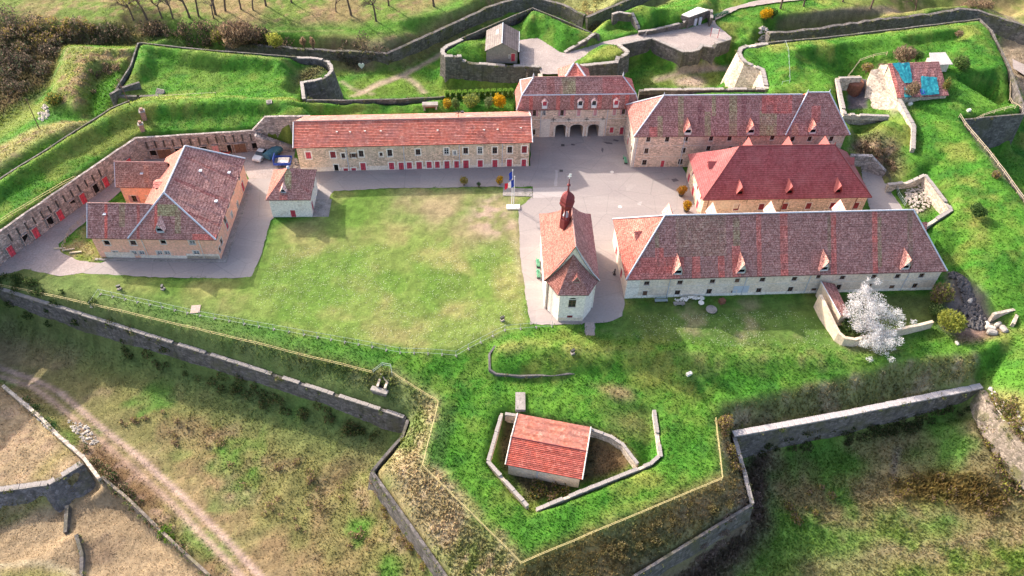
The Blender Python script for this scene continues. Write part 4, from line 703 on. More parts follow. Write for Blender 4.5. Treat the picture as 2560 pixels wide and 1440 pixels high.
# ---------------------------------------------------------------- ground sheet
def sheet(name, mat):
    V = np.empty((ny, nx, 3), np.float32); V[..., 0] = GXX; V[..., 1] = GYY; V[..., 2] = HT
    idx = np.arange(ny*nx).reshape(ny, nx)
    F = np.stack([idx[:-1, :-1], idx[:-1, 1:], idx[1:, 1:], idx[1:, :-1]], -1).reshape(-1, 4)
    me = bpy.data.meshes.new(name); me.vertices.add(ny*nx); me.vertices.foreach_set('co', V.ravel())
    me.loops.add(F.size); me.loops.foreach_set('vertex_index', F.ravel().astype(np.int32))
    me.polygons.add(len(F)); me.polygons.foreach_set('loop_start', (np.arange(len(F))*4).astype(np.int32))
    me.polygons.foreach_set('use_smooth', np.ones(len(F), bool)); me.update(calc_edges=True)
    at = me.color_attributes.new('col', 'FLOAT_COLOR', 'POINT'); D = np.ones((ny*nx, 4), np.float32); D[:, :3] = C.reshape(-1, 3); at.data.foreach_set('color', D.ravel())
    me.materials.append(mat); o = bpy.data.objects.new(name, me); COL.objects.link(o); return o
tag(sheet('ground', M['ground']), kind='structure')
far = MB()
ZR = 1.0; B = 3000
for x0, y0, x1, y1 in ((-B,-B,GX0+0.5,B),(GX1-0.5,-B,B,B),(GX0+0.5,GY1-0.5,GX1-0.5,B),(GX0+0.5,-B,GX1-0.5,GY0+0.5)):
    zz = -11.3 if y1 < 60 else 0.6
    far.quad((x0,y0,zz-1.2),(x1,y0,zz-1.2),(x1,y1,zz-1.2),(x0,y1,zz-1.2))
tag(far.build('far_terrain', m_mottle('far_meadow', (0.12,0.2,0.04), (0.2,0.24,0.07), (0.3,0.25,0.12), 0.02, 0.5)), kind='structure')

def paving(name, poly, z, mat, t=0.06):
    r = random.Random(len(poly)); q = []
    for a, b in zip(poly, poly[1:]+poly[:1]):
        L = math.hypot(b[0]-a[0], b[1]-a[1]); k = max(1, int(L/0.9)); nx_, ny_ = (b[1]-a[1])/max(L, 1e-6), -(b[0]-a[0])/max(L, 1e-6)
        for i in range(k):
            d = r.uniform(-0.13, 0.13) if i else 0; q.append((a[0]+(b[0]-a[0])*i/k+nx_*d, a[1]+(b[1]-a[1])*i/k+ny_*d))
    bm = bmesh.new(); vs = [bm.verts.new((p[0], p[1], z)) for p in q]; f = bm.faces.new(vs)
    if f.normal.z < 0: f.normal_flip()
    bmesh.ops.triangulate(bm, faces=[f])
    me = bpy.data.meshes.new(name); bm.to_mesh(me); bm.free(); me.materials.append(mat)
    o = bpy.data.objects.new(name, me); COL.objects.link(o); return tag(o, kind='structure')
paving('courtyard_pavement', COURT, 0.0, M['asphalt'])
paving('service_road', ROADS[0], -0.004, M['gravel']); paving('service_yard', ROADS[1], 0.004, M['gravel']); paving('asphalt_road', ROADS[2], 0.0, M['asphalt'])
paving('ravelin_road', RAVELIN, 0.3, M['gravel'])
paving('footpath', [(13.77,86.15),(13.78,83.41),(13.82,81.41),(12.27,81.34),(12.21,83.17),(12.19,86.08)], 0.012, M['gravel'])
paving('ditch_track', [(123.03,181.68),(125.15,179.04),(130.5,173.1),(128.16,167.78),(123.1,174.04),(121.54,176.99)], -4.3, M['gravel'])
paving('passage_floor', footprint((-0.3,135.55),4.8,0.5,0.3,24.4,6.2), 0.006, M['asphalt'])
M['tar'] = m_asphalt('tar_patch', (0.13,0.11,0.115), (0.1,0.085,0.09), (0.16,0.135,0.135), (0.06,0.05,0.055)); M['concrete'] = m_asphalt('pale_concrete', (0.4,0.345,0.32), (0.36,0.31,0.285), (0.44,0.385,0.355), (0.2,0.17,0.165))
for pl in ([(17.56,135.55),(19.61,135.26),(19.75,134.72),(18.59,134.79)], [(20.1,136.52),(21.16,136.16),(20.8,135.73),(19.83,136.09)], [(17.45,133.51),(17.76,133.12),(17.53,131.78),(17.24,132.56)], [(11.15,134.5),(11.97,134.27),(11.8,133.86),(11.14,133.96)], [(30.62,124.07),(31.61,124.37),(32.15,123.66),(31.0,123.22)]): paving('tar_stain', pl, 0.008, M['tar'])
for pl in ([(7.75,125.68),(8.23,125.7),(8.01,120.64),(7.54,120.61)], [(23.4,116.73),(24.35,117.13),(23.93,115.83),(23.27,116.14)], [(3.35,119.9),(10.18,120.51),(10.12,117.66),(3.37,117.06)]): paving('concrete_patch', pl, 0.008, M['concrete'])

# ---------------------------------------------------------------- build the fortress walls
def seg_points(pts, zb, zi, step=2.0):
    out = []
    for i in range(len(pts)-1):
        a, b = pts[i], pts[i+1]; L = math.hypot(b[0]-a[0], b[1]-a[1]); k = max(1, int(L/step))
        for j in range(k):
            t = j/k; out.append((tuple(a[c]+(b[c]-a[c])*t for c in range(3)), zb[i]+(zb[i+1]-zb[i])*t, zi[i]+(zi[i+1]-zi[i])*t))
    out.append((pts[-1], zb[-1], zi[-1])); return out
_cop = {}
def cop_mesh(t, h, mat):
    k = (round(t, 2), h, mat)
    if k not in _cop:
        b = MB(); L = 0.48; b.box(-L, -t/2-0.06, 0, L, t/2+0.06, h)
        me = b.mesh('coping_stone'); me.materials.append(M[mat]); _cop[k] = me
    return _cop[k]
def build_wall(name, label, pts, zb, thick, batter, mat, coping, zi, cat, group, rough, cop_h):
    sp = seg_points(pts, zb, zi); P = [s[0] for s in sp]
    r = random.Random(len(label)*7+len(pts)); jt = [r.uniform(-rough, rough) for _ in P]
    ob = offset(P, [batter*(p[2]-s[1])+batter*0.7+r.uniform(-0.05, 0.05) for p, s in zip(P, sp)]); ot = P; it = offset(P, -thick)
    mb = MB(); rings = []
    for k, s in enumerate(sp):
        z = P[k][2]+jt[k]-(cop_h if coping else 0)
        rings.append([(ob[k][0], ob[k][1], s[1]-0.7), (ot[k][0], ot[k][1], z), (it[k][0], it[k][1], z), (it[k][0], it[k][1], min(s[2], z)-0.9)])
    for a, b in zip(rings[:-1], rings[1:]):
        for c in range(3): mb.quad(a[c], b[c], b[c+1], a[c+1])
    mb.quad(rings[0][0], rings[0][1], rings[0][2], rings[0][3]); mb.quad(rings[-1][3], rings[-1][2], rings[-1][1], rings[-1][0])
    if not coping:
        return tag(mb.build(name, M[mat]), label, cat, group)
    root = thing(name, label, cat, (0,0,0), 0, group)
    mb.build('masonry', M[mat], root)
    me = cop_mesh(thick, cop_h, 'white_cope' if coping == 'new' else 'coping')
    mid = offset(P, -thick/2); step = 1.0; carry = 0.5
    for k in range(len(mid)-1):
        a, b = mid[k], mid[k+1]; L = math.hypot(b[0]-a[0], b[1]-a[1]); ang = math.atan2(b[1]-a[1], b[0]-a[0]); d = carry
        while d < L:
            t = d/L; z = P[k][2]+(P[k+1][2]-P[k][2])*t-cop_h; sl = math.atan2(P[k+1][2]-P[k][2], L)
            if r.random() > (0.0 if coping == 'new' else 0.1):
                place('coping_stone', me, root, (a[0]+(b[0]-a[0])*t, a[1]+(b[1]-a[1])*t, z+r.uniform(-0.05, 0.04)), (r.uniform(-0.03, 0.03), -sl, ang+r.uniform(-0.035, 0.035)))
            d += step
        carry = d-L
    return root
M['white_cope'] = m_mottle('pale_new_coping', (0.5,0.44,0.42), (0.42,0.37,0.35), (0.27,0.24,0.21), 0.8, 5)
for w in WALLS: build_wall(*w)

# ---------------------------------------------------------------- building kit
RED, GRN, DRK, OCH, PNK = (1.5,0.85,0.78), (0.95,1.5,0.95), (0.7,0.6,0.65), (1.35,1.3,1.0), (1.1,0.76,0.72)  # PNK: pink of sunlit roof sides put into the tile colour
def wall_panel(mb, p0, p1, z0, z1, ops, depth=0.28):
    """vertical panel with real openings; outside on the right of p0->p1; ops (s, zc, w, h, kind)"""
    L = math.hypot(p1[0]-p0[0], p1[1]-p0[1]); ux, uy = (p1[0]-p0[0])/L, (p1[1]-p0[1])/L; nxv, nyv = -uy, ux
    def pt(s, z, d=0): return (p0[0]+ux*s+nxv*d, p0[1]+uy*s+nyv*d, z)
    rc = [(max(0.05, s-w/2), min(L-0.05, s+w/2), max(z0+0.01, zc-h/2), min(z1-0.02, zc+h/2)) for s, zc, w, h, k in ops]
    xs = sorted({0, L} | {round(v, 3) for r in rc for v in r[:2]}); zs = sorted({z0, z1} | {round(v, 3) for r in rc for v in r[2:]})
    for a, b in zip(xs[:-1], xs[1:]):
        for c, d in zip(zs[:-1], zs[1:]):
            mx, mz = (a+b)/2, (c+d)/2
            if any(r[0] < mx < r[1] and r[2] < mz < r[3] for r in rc): continue
            mb.quad(pt(a, c), pt(b, c), pt(b, d), pt(a, d))
    for a, b, c, d in rc:
        for q in ((pt(a, c), pt(a, d), pt(a, d, depth), pt(a, c, depth)), (pt(b, d), pt(b, c), pt(b, c, depth), pt(b, d, depth)),
                  (pt(a, d), pt(b, d), pt(b, d, depth), pt(a, d, depth)), (pt(b, c), pt(a, c), pt(a, c, depth), pt(b, c, depth))): mb.quad(*q)
_wm = {}
def wmesh(key, fn, mat):
    k = key+(mat,)
    if k not in _wm:
        b = MB(); fn(b); me = b.mesh(key[0]); me.materials.append(M[mat]); _wm[k] = me
    return _wm[k]
KIND = {'g': ('glass', 'white_paint'), 'b': ('glass', 'brown_wood'), 'r': ('red_paint', None), 'd': ('red_paint', None), 'x': ('red_dark', None), 'v': ('void', None), 'w': ('glass', 'white_paint'), 'p': ('glass', 'brown_wood'), 'k': ('pink_paint', None), 'n': ('brown_wood', None), 's': ('glass', 'brown_wood')}
def window(parent, p0, p1, op, trim='trim', edge=0.13):
    s, zc, w, h, k = op; w = max(0.35, round(w, 1)); h = max(0.35, round(h, 1))
    ang = math.atan2(p1[1]-p0[1], p1[0]-p0[0])
    loc = (p0[0]+math.cos(ang)*s, p0[1]+math.sin(ang)*s, zc); e = edge
    door = k in 'dn' or h > 1.75
    def fr(b):
        b.box(-w/2-e, -0.05, -h/2-(0 if door else e), -w/2, 0.1, h/2+e); b.box(w/2, -0.05, -h/2-(0 if door else e), w/2+e, 0.1, h/2+e)
        b.box(-w/2, -0.05, h/2, w/2, 0.1, h/2+e)
        if not door: b.box(-w/2-e*0.6, -0.09, -h/2-e, w/2+e*0.6, 0.1, -h/2)
    nm = 'door' if door and k in 'drxn' else 'window'
    o = place(nm, wmesh((nm, w, h, e, door), fr, trim), parent, loc, (0, 0, ang))
    pm_, bar = KIND[k]
    if k in 'rxkdn':
        n = 2 if w > 0.7 else 1; lw = (w-0.05*(n-1))/n
        def leaf(b):
            b.box(-lw/2, 0.05, -h/2, lw/2, 0.11, h/2)
            for zz in (-h*0.3, h*0.3): b.box(-lw*0.45, 0.015, zz-0.05, lw*0.45, 0.05, zz+0.05)
        for i in range(n): place('door_leaf' if nm == 'door' else 'shutter', wmesh(('leaf', lw, h), leaf, pm_), o, (-w/2+lw/2+i*(lw+0.05), 0, 0))
        place('backing', wmesh(('backing', w, h), lambda b: b.quad((-w/2,0.2,-h/2),(w/2,0.2,-h/2),(w/2,0.2,h/2),(-w/2,0.2,h/2)), 'void'), o)
    else:
        place('pane', wmesh(('pane', w, h), lambda b: b.quad((-w/2,0.2,-h/2),(w/2,0.2,-h/2),(w/2,0.2,h/2),(-w/2,0.2,h/2)), pm_), o)
        if bar:
            def bars(b):
                t = 0.035
                for x in (-w/2+t, 0, w/2-t): b.box(x-t, 0.13, -h/2, x+t, 0.18, h/2)
                for z in (-h/2+t, -h*0.1, h*0.22, h/2-t): b.box(-w/2, 0.13, z-t*0.8, w/2, 0.175, z+t*0.8)
            place('glazing_bars', wmesh(('bars', w, h), bars, bar), o)
    if k in 'ps':
        mt = 'pink_paint' if k == 'p' else 'brown_wood'
        for sx in (-1, 1): place('shutter', wmesh(('oshutter', w, h), lambda b: b.box(-w*0.25, -0.09, -h/2, w*0.25, -0.04, h/2), mt), o, (sx*(w*0.75+0.03), 0, 0))
    return o
def slope(mb, e0, d, n, L, run, z0, z1, a, b, stripes=(), flare=0.0, rows=4, step=1.6, sag=0.05, seed=1, tvar=0.10, base=(1,1,1), soffit=0.4):
    """roof plane: eave from e0 along unit d for L, rising inward along unit n; ridge between a and b along the eave"""
    r = random.Random(seed); eps = 1e-3
    xs = {0, L, a, b}
    for s in stripes: xs |= {s[0], s[1]}
    k = max(1, int(L/step)); xs |= {L*i/k for i in range(k+1)}
    xs = sorted(x for x in xs if -eps <= x <= L+eps); q = [xs[0]]
    for x in xs[1:]:
        if x-q[-1] > 0.05: q.append(x)
    xs = q
    ts = sorted({i/rows for i in range(rows+1)} | {v for s in stripes for v in s[2:4]})
    def top(x): return max(0.0, min(1, x/a if a > eps and x < a else 1, (L-x)/(L-b) if L-b > eps and x > b else 1))
    sg = {}
    def pt(x, t):
        f = t*(1-flare)+flare*t*t
        key = (round(x, 2), round(t, 2))
        if key not in sg: sg[key] = r.uniform(-sag, sag) if 0.01 < t < 0.99 else 0
        return (e0[0]+d[0]*x+n[0]*run*t, e0[1]+d[1]*x+n[1]*run*t, z0+(z1-z0)*f+sg[key])
    for x0, x1 in zip(xs[:-1], xs[1:]):
        h0, h1 = top(x0), top(x1)
        for t0, t1 in zip(ts[:-1], ts[1:]):
            a0, a1, b0, b1 = min(t0, h0), min(t1, h0), min(t0, h1), min(t1, h1)
            if a1-a0 < eps and b1-b0 < eps: continue
            v = 1+r.uniform(-tvar, tvar); c = tuple(x*v for x in base); mx, mt = (x0+x1)/2, (t0+t1)/2
            for s in stripes:
                if s[0] <= mx <= s[1] and s[2] <= mt <= s[3]: mxr = r.uniform(0.45, 1.0); c = tuple((p_*(1-mxr)+x*mxr)*v for p_, x in zip(base, s[4]))
            P4 = [pt(x0, a0), pt(x1, b0), pt(x1, b1), pt(x0, a1)]; o = [P4[0]]
            for p in P4[1:]:
                if (Vector(p)-Vector(o[-1])).length > 1e-3 and (Vector(p)-Vector(o[0])).length > 1e-3: o.append(p)
            if len(o) > 2: mb.poly(o, c)
    A, B_ = pt(0, 0), pt(L, 0); th = 0.16
    lo = lambda p, q: (p[0]+n[0]*q, p[1]+n[1]*q, p[2]-th)
    mb.quad(lo(A, 0), lo(B_, 0), B_, A, (0.6,0.6,0.6)); mb.quad(lo(A, soffit+0.1), lo(B_, soffit+0.1), lo(B_, 0), lo(A, 0), (0.5,0.5,0.5))
def caps(parent, segs, mat='lead', r=0.14, name='ridge_cap'):
    for a, b in segs:
        m = MB(); m.tube(a, b, r, r, 6); m.build(name, M[mat], parent)
def dormer(parent, pos, ang, w=1.3, h=0.9, rise=1.1, depth=1.6, body='white_paint', roof='tile_old', open_mat='void', over=0.25, tint=(1.6,1.2,1.1)):
    """little gabled dormer; its front looks along -y turned by ang"""
    m = MB(); m.box(-w/2, 0, -0.5, -w/2+0.12, depth, h); m.box(w/2-0.12, 0, -0.5, w/2, depth, h); m.box(-w/2, 0, -0.5, w/2, 0.1, 0.1); m.box(-w/2, -0.1, 0.06, w/2, 0.1, 0.16)
    m.add([(-w/2,0.02,h),(w/2,0.02,h),(0,0.02,h+rise)], [(0,1,2)])
    o = m.build('dormer', M[body], parent); o.location = pos; o.rotation_euler = (0, 0, ang)
    q = MB(); q.quad((-w/2+0.1,0.18,0.1),(w/2-0.1,0.18,0.1),(w/2-0.1,0.18,h),(-w/2+0.1,0.18,h)); q.build('opening', M[open_mat], o)
    f = MB(); ov = over; k = rise/(w/2); rd = depth+rise*0.9
    for s in (-1, 1):
        e = (s*(w/2+ov), -ov, h-ov*k); f.quad(e, (0, -ov-0.1, h+rise), (0, rd, h+rise), (s*(w/2+ov), rd-0.5, h-ov*k), tint)
        f.quad((e[0], e[1], e[2]-0.1), (0, -ov-0.1, h+rise-0.1), (0, -ov-0.1, h+rise), e, (2.6,3.2,3.2))
        f.quad((e[0], e[1], e[2]-0.1), (s*(w/2+ov), rd-0.5, h-ov*k-0.1), (0, rd, h+rise-0.1), (0, -ov-0.1, h+rise-0.1), (0.6,0.6,0.6))
    f.build('dormer_roof', M[roof], o)
    return o
def pipes(parent, xs, y, z0, z1, mat='lead'):
    for x in xs:
        m = MB(); m.tube((x, y, z0), (x, y, z1), 0.07, 0.07, 6); m.build('downpipe', M[mat], parent)
def house(name, label, cat, O, ang): return thing(name, label, cat, (O[0], O[1], 0), R(ang))
def walls(parent, rect, z0, z1, sides, mat, trim='trim', edge=0.13, extra=None):
    """rect x0,y0,x1,y1 local; sides: dict front/right/back/left -> openings"""
    x0, y0, x1, y1 = rect; c = {'front': ((x0,y0),(x1,y0)), 'right': ((x1,y0),(x1,y1)), 'back': ((x1,y1),(x0,y1)), 'left': ((x0,y1),(x0,y0))}
    mb = MB()
    for k, (p, q) in c.items():
        if sides.get(k) == 'none': continue
        ops = []
        for s, zc, w, h, kd in sides.get(k, []):
            s = {'front': s-x0, 'right': s-y0, 'back': x1-s, 'left': y1-s}[k]; ops.append((s, zc, w, h, kd))
        wall_panel(mb, p, q, z0, z1, ops)
        for op in ops: window(parent, p, q, op, trim, edge)
    if extra: extra(mb)
    return mb.build('wall', M[mat], parent)
def band(parent, x0, x1, y, z, mat='trim', t=0.12, name='string_course'):
    m = MB(); m.box(x0, y-0.05, z-t/2, x1, y, z+t/2); m.build(name, M[mat], parent)

# ================================================================ long barracks with orange tiles
B1 = house('barracks', 'two storey stone barracks with long orange tiled roof and red shutters', 'barracks', (-42.49,121.88), 5.48)
f1 = [(2.53,3.93,0.98,1.63,'r'),(7.2,3.96,0.98,1.53,'x'),(9.11,3.66,0.67,1.24,'b'),(11.05,3.68,0.67,0.99,'s'),(12.58,4.05,0.95,1.48,'b'),(16.37,3.76,0.55,0.94,'b'),(18.08,4.06,0.91,1.63,'b'),(23.51,4.1,0.92,1.44,'b'),(29.01,4.13,0.88,1.49,'w'),(30.62,3.76,0.64,0.9,'w'),(32.74,4.15,0.88,1.54,'b'),(35.53,4.11,0.89,1.55,'w'),(38.42,4.05,0.89,1.55,'b'),(41.35,4.12,0.89,1.55,'b'),(44.2,4.11,0.97,1.7,'x'),(7.4,0.76,0.8,1.58,'v'),(9.16,-0.01,0.92,1.23,'r'),(10.71,0.02,0.92,1.23,'r'),(12.62,0.9,1.04,1.78,'r'),(18.15,0.86,1.04,1.68,'r'),(20.03,0.46,0.97,2.36,'d'),(21.62,0.88,0.97,1.58,'r'),(23.54,0.55,1.05,2.31,'d'),(25.5,0.91,0.97,1.64,'r'),(27.11,0.91,0.93,1.59,'r'),(29.0,0.59,0.98,2.31,'d'),(30.89,0.84,0.9,1.69,'r'),(32.74,0.62,1.06,2.37,'d'),(35.56,0.92,0.98,1.7,'r'),(38.47,0.6,0.98,2.32,'d'),(41.34,0.9,0.99,1.75,'r'),(44.21,0.55,0.91,2.28,'d')]
def g1(mb):
    for x in (0.5, 45.2): mb.tri((x,0.45,6.0),(x,8.6,6.85),(x,4.75,8.55)); mb.tri((x,0.45,6.0),(x,8.6,6.0),(x,8.6,6.85))
walls(B1, (0.5,0.45,45.2,8.6), -0.4, 6.0, {'front': f1}, 'stone_house', 'plaster_white', 0.2, g1)
m = MB(); rws = 17
r_ = random.Random(3)
for i in range(rws):                                   # lapped courses of tiles
    t0, t1 = i/rws, (i+1)/rws
    for j in range(46):
        x0, x1 = 45.74*j/46, 45.74*(j+1)/46; v = r_.uniform(0.85, 1.15)
        m.quad((x0,4.75*t0,6.1+2.6*t0+0.07),(x1,4.75*t0,6.1+2.6*t0+0.07),(x1,4.75*t1,6.1+2.6*t1+0.01),(x0,4.75*t1,6.1+2.6*t1+0.01), (v,v,v))
        m.quad((x0,4.75*t0,6.1+2.6*t0-0.02),(x1,4.75*t0,6.1+2.6*t0-0.02),(x1,4.75*t0,6.1+2.6*t0+0.07),(x0,4.75*t0,6.1+2.6*t0+0.07), (0.55,0.5,0.5))
m.quad((0,0,5.95),(45.74,0,5.95),(45.74,0,6.08),(0,0,6.08),(0.5,0.5,0.5)); m.quad((0,0.5,5.95),(45.74,0.5,5.95),(45.74,0,5.95),(0,0,5.95),(0.4,0.4,0.4))
m.build('roof', M['tile_orange'], B1)
m = MB(); slope(m, (45.74,9.1), (-1,0), (0,-1), 44.2, 4.35, 7.0, 8.71, 0, 44.2, (), 0, 3, 2.0, 0.03, 5, 0.08, (0.85,1.1,1.2)); m.tri((1.54,9.1,7.0),(0,4.75,8.71),(1.54,4.75,8.71),(0.95,1.2,1.3)); m.build('back_roof', M['tile_orange'], B1)
caps(B1, [((0,4.75,8.76),(45.74,4.75,8.76))], 'tile_cap', 0.16); caps(B1, [((0.03,0,6.12),(0.03,4.75,8.74)),((45.72,0,6.12),(45.72,4.75,8.74)),((45.72,4.75,8.74),(45.72,9.1,7.02))], 'white_paint', 0.1, 'verge_board')
pipes(B1, [9.83,20.77,31.5,39.89], 0.36, 0.1, 5.9)
dx = sorted((w[0]-w[2]/2-0.25, w[0]+w[2]/2+0.25) for w in f1 if w[1]-w[3]/2 < 0.9); px_ = 0.5
for a_, b_ in dx+[(45.2, 45.2)]:
    if a_-px_ > 0.2: m = MB(); m.box(px_,0.41,-0.1,a_,0.449,0.75+0.25*math.sin(a_*3)); m.build('plinth', M['plaster_old'], B1)
    px_ = max(px_, b_)
for p in [(8.24,2.72,7.59),(10.74,2.66,7.56),(13.55,2.75,7.6),(16.59,2.69,7.57),(27.46,2.6,7.52),(36.41,2.49,7.46),(39.05,2.5,7.47),(43.57,2.7,7.58)]:
    m = MB(); m.obox((p[0],p[1]),0.3,0.14,0.5,p[2]+0.02,p[2]+0.12,None); m.obox((p[0],p[1]),0.3,0.4,0.14,p[2]+0.03,p[2]+0.14); m.build('roof_vent', M['trim'], B1)
# antenna on the ridge
AN = thing('roof_antenna', 'dark metal antenna bracket on the orange roof ridge', 'antenna', (-11.57,129.99,8.7))
m = MB(); m.tube((0,0,0),(0,0,1.6),0.06); m.tube((-0.9,0,1.2),(0.9,0.1,1.3),0.05); m.tube((-0.5,-0.4,0.9),(0.6,0.4,1.0),0.05); m.build('mast', M['iron'], AN)
m = MB(); m.box(0.5,-0.2,1.1,1.1,0.2,1.4); m.build('panel', M['iron'], AN)

# ================================================================ gatehouse
GT = house('gatehouse', 'stone gatehouse with mansard roof, white dormers and three dark archways', 'gatehouse', (-0.3,135.55), 4.8)
fg = [(3.64,5.9,0.65,1.35,'p'),(5.58,5.97,0.65,1.35,'g'),(9.25,5.91,0.73,1.45,'p'),(12.68,5.85,0.74,1.54,'k'),(16.03,5.89,0.74,1.55,'k'),(19.96,5.92,0.74,1.55,'k'),(21.84,5.99,0.66,1.35,'p'),(3.76,1.29,0.58,1.4,'b'),(5.68,1.05,0.67,2.01,'d'),(19.9,1.49,0.75,1.41,'r'),(22.03,1.25,0.76,1.82,'d')]
ARCH = [(9.23,1.48,2.16,3.21,'v'),(12.56,1.42,2.67,3.31,'v'),(16.06,1.46,2.26,3.12,'v')]
def gate_ex(mb):
    for x in (0.3, 24.6): mb.quad((x,0.4,-0.4),(x,6.4,-0.4),(x,6.4,6.9),(x,0.4,6.9))
walls(GT, (0.3,0.4,24.6,6.4), -0.4, 6.9, {'front': fg+[(a[0],(a[1]+a[3]/2-0.5)/2-0.19,a[2],a[1]+a[3]/2-0.1+0.39,'v') for a in []]+[], 'left': 'none', 'right': 'none'}, 'stone_house_b', extra=gate_ex) if False else None
def arch_wall(parent, x0, x1, y, z0, z1, ops, arches, mat):
    """front wall with arched passages: panel cells plus arch spandrels"""
    mb = MB(); cut = [(a[0]-x0, (a[1]+a[3]/2)/2+z0/2, a[2], a[1]+a[3]/2-z0-0.001, 'v') for a in arches]
    wall_panel(mb, (x0,y), (x1,y), z0, z1, [(o[0]-x0, o[1], o[2], o[3], o[4]) for o in ops]+cut, 0.3)
    for o in ops: window(parent, (x0,y), (x1,y), (o[0]-x0, o[1], o[2], o[3], o[4]))
    for a in arches:
        cx, hw, top = a[0], a[2]/2, a[1]+a[3]/2; sp = top-hw*0.55; n = 10
        arc = [(cx+hw*math.cos(math.pi*i/n), sp+(top-sp)*math.sin(math.pi*i/n)) for i in range(n+1)]
        for yy in (y,): 
            for (ax, az), (bx, bz) in zip(arc[:-1], arc[1:]): mb.quad((ax,yy,az),(ax,yy,top),(bx,yy,top),(bx,yy,bz)); mb.quad((ax,yy,az),(bx,yy,bz),(bx,yy+1.2,bz),(ax,yy+1.2,az))
        v = MB()
        for (ax, az), (bx, bz) in zip(arc[:-1], arc[1:]):
            k = 1.14; v.add([(ax,y-0.06,az),(bx,y-0.06,bz),(cx+(bx-cx)*k,y-0.06,sp+(bz-sp)*k),(cx+(ax-cx)*k,y-0.06,sp+(az-sp)*k)], [(3,2,1,0)])
        v.box(cx-hw-0.35,y-0.06,0,cx-hw,y+0.02,sp); v.box(cx+hw,y-0.06,0,cx+hw+0.35,y+0.02,sp); v.build('arch_surround', M['trim'], parent)
        t = MB()
        for sx in (-1, 1): t.quad((cx+sx*hw,y+0.3,z0),(cx+sx*hw,y+6.0,z0),(cx+sx*hw,y+6.0,sp),(cx+sx*hw,y+0.3,sp))
        t.quad((cx-hw,y+0.3,top),(cx+hw,y+0.3,top),(cx+hw,y+6,top),(cx-hw,y+6,top)); t.quad((cx-hw,y+5.0,z0),(cx+hw,y+5.0,z0),(cx+hw,y+5.0,top),(cx-hw,y+5.0,top)); t.build('passage', M['stone_house_b'], parent); gl = MB(); gl.box(cx-hw,y+4.5,z0+0.4,cx+hw,y+4.6,top); gl.build('passage_shade', M['iron'], parent)  # dark sheet added at the back to put shade into each archway
    for x in (x0, x1): mb.quad((x,y,z0),(x,6.4,z0),(x,6.4,z1),(x,y,z1))
    mb.quad((x0,6.4,z0),(x1,6.4,z0),(x1,6.4,z1),(x0,6.4,z1))
    return mb.build('wall', M[mat], parent)
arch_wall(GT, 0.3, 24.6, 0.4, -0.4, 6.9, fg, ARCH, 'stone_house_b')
GTr = [(2.5,3.2),(7.9,8.7),(10.7,11.5),(13.6,14.4),(16.2,17.1),(19.1,20.7),(21.8,22.6)]
st = [(a,b,0,1,RED) for a, b in GTr]
m = MB(); slope(m, (0,0), (1,0), (0,1), 24.9, 0.65, 6.95, 10.0, 1.0, 23.9, st, 0, 3, 1.2, 0.02, 11)
slope(m, (24.9,6.8), (-1,0), (0,-1), 24.9, 0.65, 6.95, 10.0, 1.0, 23.9, (), 0, 3, 2, 0.02, 12)
slope(m, (0,6.8), (0,-1), (1,0), 6.8, 1.0, 6.95, 10.0, 0.65, 6.15, (), 0, 3, 1.5, 0.02, 13, 0.06, PNK); slope(m, (24.9,0), (0,1), (-1,0), 6.8, 1.0, 6.95, 10.0, 0.65, 6.15, (), 0, 3, 1.5, 0.02, 14)
m.build('lower_roof', M['tile_old'], GT)
m = MB(); slope(m, (1.0,0.65), (1,0), (0,1), 22.9, 2.75, 10.0, 12.3, 2.4, 20.4, [(5.0,6.6,0,1,(1.1,0.85,0.8)),(8.0,10.8,0,1,GRN),(7.6,8.2,0,0.5,OCH),(16.2,22.9,0,1,(1.2,0.8,0.8))], 0, 4, 1.5, 0.04, 15)
slope(m, (23.9,6.15), (-1,0), (0,-1), 22.9, 2.75, 10.0, 12.3, 2.5, 20.5, (), 0, 3, 2, 0.03, 16)
slope(m, (1.0,6.15), (0,-1), (1,0), 5.5, 2.4, 10.0, 12.3, 2.75, 2.75, (), 0, 3, 1.5, 0.02, 17, 0.05, PNK); slope(m, (23.9,0.65), (0,1), (-1,0), 5.5, 2.5, 10.0, 12.3, 2.75, 2.75, (), 0, 3, 1.5, 0.02, 18, 0.05, (1.4,0.8,0.8))
m.build('upper_roof', M['tile_old'], GT)
caps(GT, [((1.0,0.62,10.02),(23.9,0.62,10.02)),((1.0,0.65,10.02),(3.4,3.4,12.32)),((23.9,0.65,10.02),(21.4,3.4,12.32)),((0,0,7.0),(1.0,0.65,10.02)),((24.9,0,7.0),(23.9,0.65,10.02)),((1.0,6.15,10.02),(3.4,3.4,12.32)),((1.0,0.65,10.02),(1.0,6.15,10.02))], 'lead', 0.11, 'hip_cap')
caps(GT, [((3.4,3.4,12.34),(21.4,3.4,12.34))], 'tile_cap', 0.12)
for x in (3.4, 21.4): m = MB(); m.lathe((x,3.4,12.3), [(0.16,0),(0.12,0.3),(0.16,0.45),(0.03,1.0)], 6); m.build('finial', M['lead'], GT)
for i, p in enumerate([(5.58,0.89,8.3),(12.75,0.72,8.3),(15.52,0.8,8.3),(19.99,0.84,8.3)]):
    dormer(GT, (p[0], -0.05, 7.75), 0, 1.05, 1.15, 0.55, 1.0, 'white_paint', 'tile_old', 'red_paint' if i in (0, 3) else 'glass', 0.16, (2.6,3.2,3.2))
for p in [(7.64,4.29,0.66,0.78,'g'),(10.76,4.23,0.66,0.78,'g'),(14.46,4.27,0.66,0.78,'g'),(17.76,4.31,0.66,0.78,'g')]:
    m = MB(); m.box(p[0]-0.45,0.32,p[1]-0.07,p[0]+0.45,0.4,p[1]+0.07); m.box(p[0]-0.07,0.31,p[1]-0.5,p[0]+0.07,0.39,p[1]+0.5); m.build('anchor_plate', M['iron'], GT)
